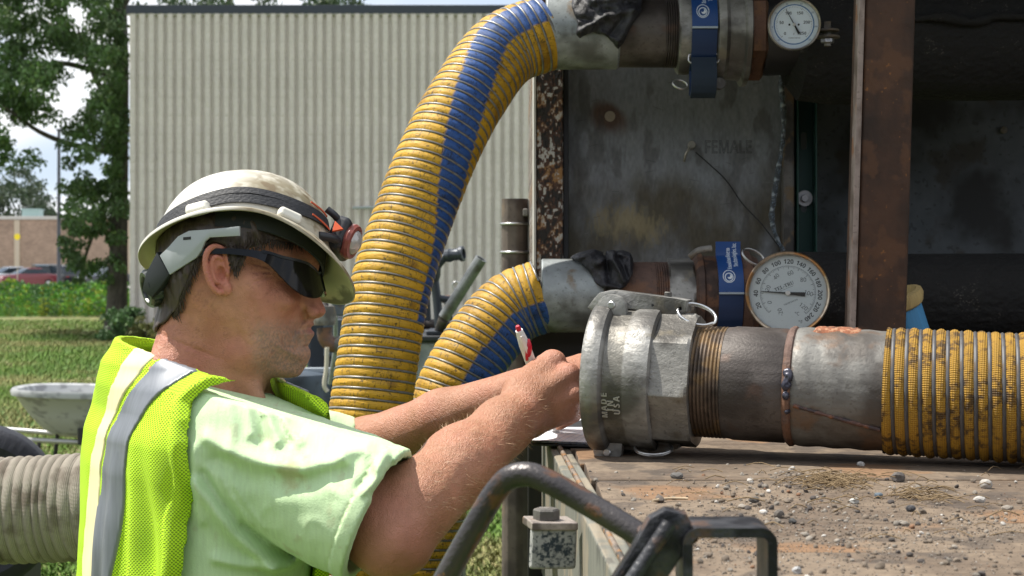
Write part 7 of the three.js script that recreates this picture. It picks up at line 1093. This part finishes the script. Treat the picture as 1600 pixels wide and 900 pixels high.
// ================================================================== left side: wheelbarrow, tyre, ribbed hose
{
  const D = 11.4, c = P(148, 609, D), t = thing('wheelbarrow', 'grey plastic wheelbarrow tray standing on the lawn behind the worker', 'wheelbarrow', V(c.x, 0, c.z));
  const tubM = std({ map: tex(256, (u, v) => { const a = tf(u, v, 5, 5, 5, 271), b = tf(u, v, 14, 14, 4, 272); return mix3([0.36, 0.37, 0.375], [0.17, 0.175, 0.18], sstep(0.48, 0.66, 0.5 * a + 0.5 * b) * 0.8); }, { size: 0.6 }), roughness: 0.55 });
  const rx = 0.50, rz = 0.36, rimY = c.y, pr = [[1.0, 0.0], [1.07, 0.012], [1.09, -0.004], [1.08, -0.035], [1.05, -0.04], [1.02, -0.045], [0.86, -0.17], [0.66, -0.29], [0.58, -0.31], [0, -0.315]], pi = [[0, -0.30], [0.56, -0.295], [0.64, -0.275], [0.84, -0.155], [1.0, 0.0]];
  const mk = q => toCreasedNormals(grid(72, q.length - 1, (u, v) => { const [k, y] = q[Math.round(v * (q.length - 1))], a = u * 2 * Math.PI, e = 1 / Math.pow(Math.pow(Math.abs(Math.cos(a)), 2.8) + Math.pow(Math.abs(Math.sin(a)), 2.8), 1 / 2.8), xs = Math.cos(a) * e, zs = -Math.sin(a) * e; return { p: V(c.x + xs * rx * k * (xs < 0 ? 1.05 : 0.95), rimY + y - xs * 0.015, c.z + zs * rz * k * (1 - 0.12 * xs)), uv: [u * 2.6, y + k * 0.5] }; }), 0.9);
  part('tray', [mk(pr.slice().reverse()), mk(pi)], tubM, t);
  const gal = std({ color: rgb(0.42, 0.42, 0.42), roughness: 0.4, metalness: 0.5 });
  for (const s of [-1, 1]) { part('handle', sweep([V(c.x - 0.95, rimY - 0.30, c.z + s * 0.29), V(c.x - 0.5, rimY - 0.33, c.z + s * 0.25), V(c.x + 0.55, rimY - 0.40, c.z + s * 0.08)], 0.018, { n: 16 }), gal, t); part('leg', sweep([V(c.x - 0.33, rimY - 0.33, c.z + s * 0.22), V(c.x - 0.38, 0.0, c.z + s * 0.24)], 0.016, { n: 5 }), M.black, t); part('bracket', box(c.x - 0.05, c.x + 0.0, rimY - 0.37, rimY - 0.25, c.z + s * 0.24, c.z + s * 0.27, 0.004), M.black, t); }
  const w = part('wheel', rev([[-0.045, 0.1], [-0.05, 0.16], [-0.03, 0.2], [0.03, 0.2], [0.05, 0.16], [0.045, 0.1]], V(c.x + 0.62, 0.2, c.z), V(0, 0, 1), { segs: 28 }), M.rubber, t); part('rim', rev([[-0.04, 0], [-0.04, 0.105], [0.04, 0.105], [0.04, 0]], V(c.x + 0.62, 0.2, c.z), V(0, 0, 1), { segs: 20 }), gal, w);
}
{
  const D = 3.3, c = P(-38, 792, D), n = V(0.25, 0, 1).normalize(), t = thing('rubber_tyre', 'large black rubber tyre behind the ribbed hose at the left edge', 'tyre', V(c.x, c.y - 0.2, c.z)), r = R(130, D);
  t.position.y = Math.max(0, c.y - r);
  part('tyre', rev([[-0.05, r * 0.62], [-0.06, r * 0.8], [-0.052, r * 0.93], [-0.04, r * 0.985], [0, r], [0.04, r * 0.985], [0.052, r * 0.93], [0.06, r * 0.8], [0.05, r * 0.62]], c, n, { segs: 72 }), std({ color: rgb(0.013, 0.015, 0.024), roughness: 0.7, bumpMap: bumpRough, bumpScale: 0.001 }), t);
  part('rim', rev([[-0.035, 0], [-0.035, r * 0.62], [0.03, r * 0.64], [0.034, r * 0.5], [0.01, r * 0.42], [0.012, r * 0.16], [0.04, r * 0.15], [0.04, 0]], c, n, { segs: 48 }), M.pipe, t);
  part('stand', box(c.x - 0.05, c.x + 0.05, 0, c.y, c.z - 0.3, c.z - 0.16, 0.01), M.black, t);
}
{ // grey ribbed fabric hose
  const D = 2.35, a = P(-420, 818, D), b = P(175, 790, D), c = P(420, 780, D + 0.1), t = thing('ribbed_hose', 'thick pale grey ribbed fabric hose passing behind the worker at the left', 'hose', V(a.x, a.y - 0.1, a.z));
  const cv = new THREE.CatmullRomCurve3([a, P(-120, 803, D), P(70, 795, D), b, c], false, 'centripetal'), L = cv.getLength(), pitch = R(15.2, D), Rr = R(84, D), N = Math.round(L / pitch * 10), f = cv.computeFrenetFrames(N), P0 = []; for (let j = 0; j <= N; j++) P0.push(cv.getPointAt(j / N));
  const g = grid(140, N, (u, v) => { const j = Math.round(v * N), al = u * 2 * Math.PI, s = v * L, ph = s / pitch - u, w = ph - Math.floor(ph), jit = noise3(Math.floor(ph) * 3.3, 0, 1) - 0.5, r = Rr * (1 + 0.015 * jit) + 0.0052 * (Math.pow(Math.abs(Math.sin(Math.PI * w)), 0.6) - 1); const q = f.normals[j].clone().multiplyScalar(Math.cos(al)).addScaledVector(f.binormals[j], Math.sin(al)); const l = 0.85 + 0.25 * noise3(Math.floor(ph) * 1.7, Math.cos(al) * 1.5, Math.sin(al) * 1.5); return { p: P0[j].clone().addScaledVector(q, r), uv: [u * 2 * Math.PI * Rr, s], c: [l, l * lerp(0.95, 1, l), l * lerp(0.9, 1, l)] }; }, { closeU: true });
  part('hose_wall', g, std({ map: tex(512, (u, v) => { const w = 0.5 + 0.5 * Math.cos((u * 40 + v * 40) * 6.283) * Math.cos((u * 40 - v * 40) * 6.283), a2 = tf(u, v, 5, 5, 5, 281); return mix3([0.36, 0.32, 0.265], [0.19, 0.155, 0.12], sstep(0.42, 0.7, a2)).map(x => x * (0.55 + 0.55 * w)); }, { size: 0.16 }), vertexColors: true, roughness: 0.9, bumpMap: grey(512, (u, v) => 0.5 + 0.5 * Math.cos((u * 40 + v * 40) * 6.283) * Math.cos((u * 40 - v * 40) * 6.283), { size: 0.16 }), bumpScale: 0.0012 }), t);
  part('stand', box(P(-300, 0, D).x, P(-240, 0, D).x, 0, P(0, 885, D).y, -D - 0.1, -D + 0.1, 0.01), M.black, t);
}
// ================================================================== pump machinery behind the hoses
{
  const D = 6.6, blue = std({ map: grimy([0.055, 0.075, 0.10], [0.018, 0.022, 0.03], [0.12, 0.12, 0.12], { seed: 291, size: 0.9, dAt: 0.52, rAt: 0.7 }), roughness: 0.55, metalness: 0.2 }), dkb = std({ color: rgb(0.012, 0.018, 0.028), roughness: 0.6 });
  const q = (x, y, d = D) => P(x, y, d), b0 = q(450, 690); b0.y = 0;
  const t = thing('pump_unit', 'dark blue pump unit with a tank and frame on skids behind the hoses', 'pump', b0);
  const tc = q(452, 700); part('tank', rev([[0, 0], [0.0, 0.17], [0.02, 0.18], [0.62, 0.18], [0.645, 0.17], [0.66, 0.09], [0.665, 0]], V(tc.x, q(0, 720).y - 0.28, tc.z), V(0, 1, 0), { segs: 48 }), blue, t);
  part('engine_box', box(q(472, 0).x, q(640, 0).x, 0.32, q(0, 494).y, -D - 0.75, -D - 0.15, 0.02), dkb, t);
  part('frame_rail', box(q(470, 0).x, q(660, 0).x, q(0, 582).y, q(0, 574).y, -D + 0.0, -D + 0.03, 0.005), std({ color: rgb(0.30, 0.34, 0.38), roughness: 0.5 }), t);
  part('frame_rail', box(q(440, 0).x, q(690, 0).x, 0.22, 0.32, -D - 0.1, -D, 0.01), dkb, t); part('frame_rail', box(q(440, 0).x, q(690, 0).x, 0.22, 0.32, -D - 0.8, -D - 0.7, 0.01), dkb, t);
  for (const x of [470, 675]) part('skid_leg', box(q(x, 0).x - 0.04, q(x, 0).x + 0.04, 0, 0.22, -D - 0.78, -D - 0.02, 0.005), dkb, t);
  part('louvre_panel', box(q(500, 0).x, q(560, 0).x, q(0, 560).y, q(0, 500).y, -D - 0.15, -D - 0.12, 0.006), std({ color: rgb(0.05, 0.065, 0.085), roughness: 0.5 }), t);
  // elbow fitting and flange
  const el = thing('pipe_elbow', 'dirty grey flange with a brown pipe elbow beside the chin of the worker', 'pipe fitting', q(508, 560, 6.2));
  part('flange', rev([[0, 0], [0, R(17, 6.2)], [0.04, R(19, 6.2)], [0.075, R(16, 6.2)], [0.075, 0]], q(507, 508, 6.2), V(0, 1, 0), { segs: 32 }), M.castDirty, el);
  part('elbow', sweep([q(507, 512, 6.2), q(508, 526, 6.2), q(516, 537, 6.2), q(532, 540, 6.2), q(560, 540, 6.2)], R(12, 6.2), { n: 24, m: 18 }), M.brown, el);
  part('collar', rev([[0, R(14, 6.2)], [0.02, R(15, 6.2)], [0.05, R(14, 6.2)]], q(524, 540, 6.2), V(1, 0, 0), { segs: 24 }), M.castDirty, el);
  part('riser', sweep([q(507, 505, 6.2), q(505, 470, 6.25), q(500, 430, 6.3)], R(8, 6.2), { n: 8 }), M.pipe, el); part('down_pipe', sweep([q(556, 540, 6.2), q(562, 600, 6.2), V(q(562, 0, 6.2).x, 0, -6.2)], R(11, 6.2), { n: 12 }), M.pipe, el);
  single('hanging_cord', sweep([q(511, 543, 6.1), q(510, 575, 6.1), q(507, 604, 6.1), q(512, 612, 6.1)], R(3.4, 6.1), { n: 20, m: 8 }), std({ color: rgb(0.5, 0.46, 0.38), roughness: 0.9 }), 'short pale cord hanging below the pipe elbow', 'cord');
  // right of the tall hose: galvanised box, slanted tube, valve
  const gb = std({ map: grimy([0.34, 0.37, 0.39], [0.14, 0.16, 0.17], [0.10, 0.10, 0.10], { seed: 295, size: 0.5, dAt: 0.55, rAt: 0.72 }), roughness: 0.5, metalness: 0.3 });
  const g = thing('sheet_metal_box', 'pale galvanised sheet metal box and frame between the two hoses', 'metal box', V(q(690, 0, 5.6).x, 0, -5.6));
  part('box_body', box(q(628, 0, 5.6).x, q(860, 0, 5.6).x, 0.86, q(0, 533, 5.6).y, -6.1, -5.6, 0.015), gb, g);
  for (let i = 0; i < 6; i++) { const x = q(640 + i * 38, 0, 5.6).x; part('rib', box(x - 0.012, x + 0.012, 0.88, q(0, 545, 5.6).y, -5.62, -5.588, 0.006), gb, g); }
  part('lid', box(q(624, 0, 5.6).x, q(864, 0, 5.6).x, q(0, 533, 5.6).y, q(0, 524, 5.6).y, -6.12, -5.57, 0.006), std({ color: rgb(0.02, 0.023, 0.027), roughness: 0.6 }), g);
  for (const x of [640, 700]) part('stand', box(q(x, 0, 5.6).x - 0.05, q(x, 0, 5.6).x + 0.05, 0, 0.86, -6.05, -5.65, 0.006), dkb, g);
  const st = thing('slanted_tube', 'grey steel tube end sticking up slantwise between the two hoses', 'tube', q(700, 485, 5.5));
  const ta = q(694, 496, 5.5), tb = q(752, 404, 5.45), td = tb.clone().sub(ta).normalize(), TL = ta.distanceTo(tb), tr = R(9.5, 5.5);
  part('tube', rev([[0, 0], [0, tr], [TL, tr], [TL, tr * 0.78], [TL - 0.12, tr * 0.76]], ta, td, { segs: 28 }), std({ map: grimy([0.20, 0.21, 0.21], [0.08, 0.085, 0.09], [0.1, 0.09, 0.08], { seed: 296, size: 0.3 }), roughness: 0.45, metalness: 0.4 }), st);
  part('foot_post', sweep([ta, V(ta.x - 0.03, q(0, 524, 5.6).y, -5.7)], tr * 0.9, { n: 4 }), M.pipe, st);
  const vm = std({ color: rgb(0.035, 0.042, 0.055), roughness: 0.45, metalness: 0.3 }), vl = thing('valve_fitting', 'dark valve fitting with a short capped branch just right of the tall hose', 'valve', q(682, 480, 5.7));
  part('valve_post', sweep([q(686, 510, 5.7), q(683, 470, 5.7), q(678, 430, 5.7)], R(7, 5.7), { n: 10 }), vm, vl);
  part('bonnet', rev([[0, 0], [0, R(9, 5.7)], [0.02, R(12, 5.7)], [0.05, R(12, 5.7)], [0.06, R(8, 5.7)], [0.075, 0]], q(676, 440, 5.7), V(0.05, 1, 0), { segs: 24 }), vm, vl);
  part('branch', sweep([q(676, 436, 5.7), q(684, 414, 5.7), q(694, 403, 5.7), q(706, 398, 5.7)], R(7, 5.7), { n: 14 }), vm, vl);
  part('branch_cap', rev([[0, 0], [0, R(9, 5.7)], [0.02, R(11, 5.7)], [0.03, R(9, 5.7)], [0.055, R(9.5, 5.7)], [0.06, R(12, 5.7)], [0.072, R(12, 5.7)], [0.074, R(8, 5.7)], [0.06, R(7, 5.7)]], q(695, 400, 5.7), V(0.95, 0.12, 0.3), { segs: 24 }), vm, vl);
  part('side_port', sweep([q(688, 466, 5.7), q(706, 468, 5.7)], R(5, 5.7), { n: 4 }), vm, vl);
  part('base_plate', box(q(668, 0, 5.7).x, q(720, 0, 5.7).x, q(0, 523.5, 5.6).y, q(0, 517, 5.6).y, -5.85, -5.6, 0.004), vm, vl);
  const ring = sweep(Array.from({ length: 17 }, (_, i) => q(712 + Math.cos(i / 16 * 6.283) * 5, 446 + Math.sin(i / 16 * 6.283) * 6, 5.65)), R(1.4, 5.65), { n: 32, m: 6 }); part('lock_ring', ring, M.steel, vl);
  const mf = thing('pump_manifold', 'dark pipe manifold with a flange, stubs and a hand wheel low between the two hoses', 'pipe fitting', q(665, 505, 5.9));
  part('header_pipe', sweep([q(600, 508, 5.9), q(650, 507, 5.9), q(735, 505, 5.9)], R(8, 5.9), { n: 10, m: 16 }), M.pipe, mf);
  for (const x of [650, 715]) part('flange', rev([[0, 0], [0, R(13, 5.9)], [0.03, R(13, 5.9)], [0.03, 0]], q(x, 506, 5.9), V(1, 0, 0), { segs: 28 }), M.castDirty, mf);
  for (const [x, y1] of [[668, 455], [702, 470], [733, 478]]) part('stub', sweep([q(x, 504, 5.9), q(x - 2, y1, 5.9)], R(6, 5.9), { n: 5, m: 14 }), vm, mf);
  part('hand_wheel', new THREE.TorusGeometry(R(11, 5.9), R(2, 5.9), 8, 28).rotateX(1.1).translate(q(700, 468, 5.9).x, q(0, 468, 5.9).y, -5.9), M.bronze, mf);
  part('drop_pipe', sweep([q(648, 510, 5.9), q(648, 620, 5.9), V(q(648, 0, 5.9).x, 0, -5.9)], R(7, 5.9), { n: 10, m: 14 }), M.pipe, mf);
  const cb = thing('control_box', 'small blue-grey control box with a gauge behind the mouth of the worker', 'control box', q(528, 500, 6.3));
  part('box_body', box(q(518, 0, 6.3).x, q(566, 0, 6.3).x, q(0, 494, 6.3).y, q(0, 452, 6.3).y, -6.45, -6.3, 0.01), std({ map: grimy([0.14, 0.165, 0.19], [0.05, 0.06, 0.07], [0.12, 0.1, 0.08], { seed: 299, size: 0.3 }), roughness: 0.5 }), cb);
  part('door_seam', box(q(522, 0, 6.3).x, q(562, 0, 6.3).x, q(0, 475, 6.3).y, q(0, 473.5, 6.3).y, -6.302, -6.296, 0.001), M.black, cb);
  part('box_gauge', disc(q(530, 463, 6.29), V(0, 0, 1), R(6, 6.3), 0.02), M.steel, cb);
  part('conduit', sweep([q(524, 494, 6.3), q(524, 540, 6.35), q(515, 600, 6.4)], R(3.5, 6.3), { n: 12, m: 10 }), M.galv, cb);
  // brown stack with bands beside the housing post
  const s = thing('brown_stack', 'dark brown upright pipe with wire bands beside the rusty corner post', 'stack pipe', V(q(806, 0, 4.2).x, 0, -4.2)), sx = q(805, 0, 4.2), rr = R(21, 4.2);
  part('stack', rev([[0, 0], [0, rr], [q(0, 311, 4.2).y, rr], [q(0, 311, 4.2).y, rr * 0.86], [q(0, 318, 4.2).y, rr * 0.8]], V(sx.x, 0, -4.2), V(0, 1, 0), { segs: 36 }), std({ map: grimy([0.12, 0.095, 0.08], [0.06, 0.045, 0.04], [0.17, 0.12, 0.08], { seed: 297, size: 0.4 }), roughness: 0.7, metalness: 0.2 }), s);
  for (const y of [350, 394]) part('wire_band', sweep(Array.from({ length: 33 }, (_, i) => V(sx.x + Math.cos(i / 32 * 6.283) * rr * 1.06, q(0, y, 4.2).y, -4.2 + Math.sin(i / 32 * 6.283) * rr * 1.06)), 0.0035, { n: 48, m: 6 }), M.steel, s);
  part('flat_bar', box(q(824, 0, 4.2).x, q(830, 0, 4.2).x, 0, q(0, 311, 4.2).y, -4.2, -4.188, 0.002), std({ color: rgb(0.36, 0.35, 0.33), roughness: 0.5, metalness: 0.3 }), s);
  part('latch', box(q(817, 0, 4.15).x, q(825, 0, 4.15).x, q(0, 338, 4.15).y, q(0, 326, 4.15).y, -4.17, -4.14, 0.003), M.castDirty, s);
}

// ================================================================== unseen truck shape added behind the camera to cut sky light on near faces
{
  const t = thing('sky_blocker_truck', 'unseen dark blue box truck added behind the camera to block sky light', 'truck', V(1.2, 0, 4.3)), body = std({ color: rgb(0.025, 0.032, 0.05), roughness: 0.45 });
  part('cargo_body', box(-3.6, 4.2, 1.05, 2.95, 3.2, 5.6, 0.04), body, t); part('chassis', box(-3.5, 6.2, 0.6, 1.04, 3.6, 5.2, 0.02), M.black, t);
  part('cab', box(4.35, 6.4, 0.7, 2.9, 3.3, 5.5, 0.15), body, t); part('windscreen', box(6.39, 6.415, 1.75, 2.7, 3.5, 5.3, 0.005), std({ color: rgb(0.02, 0.025, 0.03), roughness: 0.08 }), t);
  part('side_window', box(5.0, 5.9, 1.8, 2.6, 3.285, 3.31, 0.005), std({ color: rgb(0.02, 0.025, 0.03), roughness: 0.08 }), t);
  for (const x of [-2.2, 5.3]) for (const z of [3.45, 5.35]) { const w = part('wheel', rev([[-0.14, 0.28], [-0.14, 0.44], [-0.1, 0.5], [0.1, 0.5], [0.14, 0.44], [0.14, 0.28]], V(x, 0.5, z), V(0, 0, 1), { segs: 32 }), M.rubber, t); part('rim', rev([[-0.1, 0], [-0.1, 0.29], [0.1, 0.29], [0.1, 0]], V(x, 0.5, z), V(0, 0, 1), { segs: 24 }), M.steel, w); }
}

renderer.render(scene, camera);
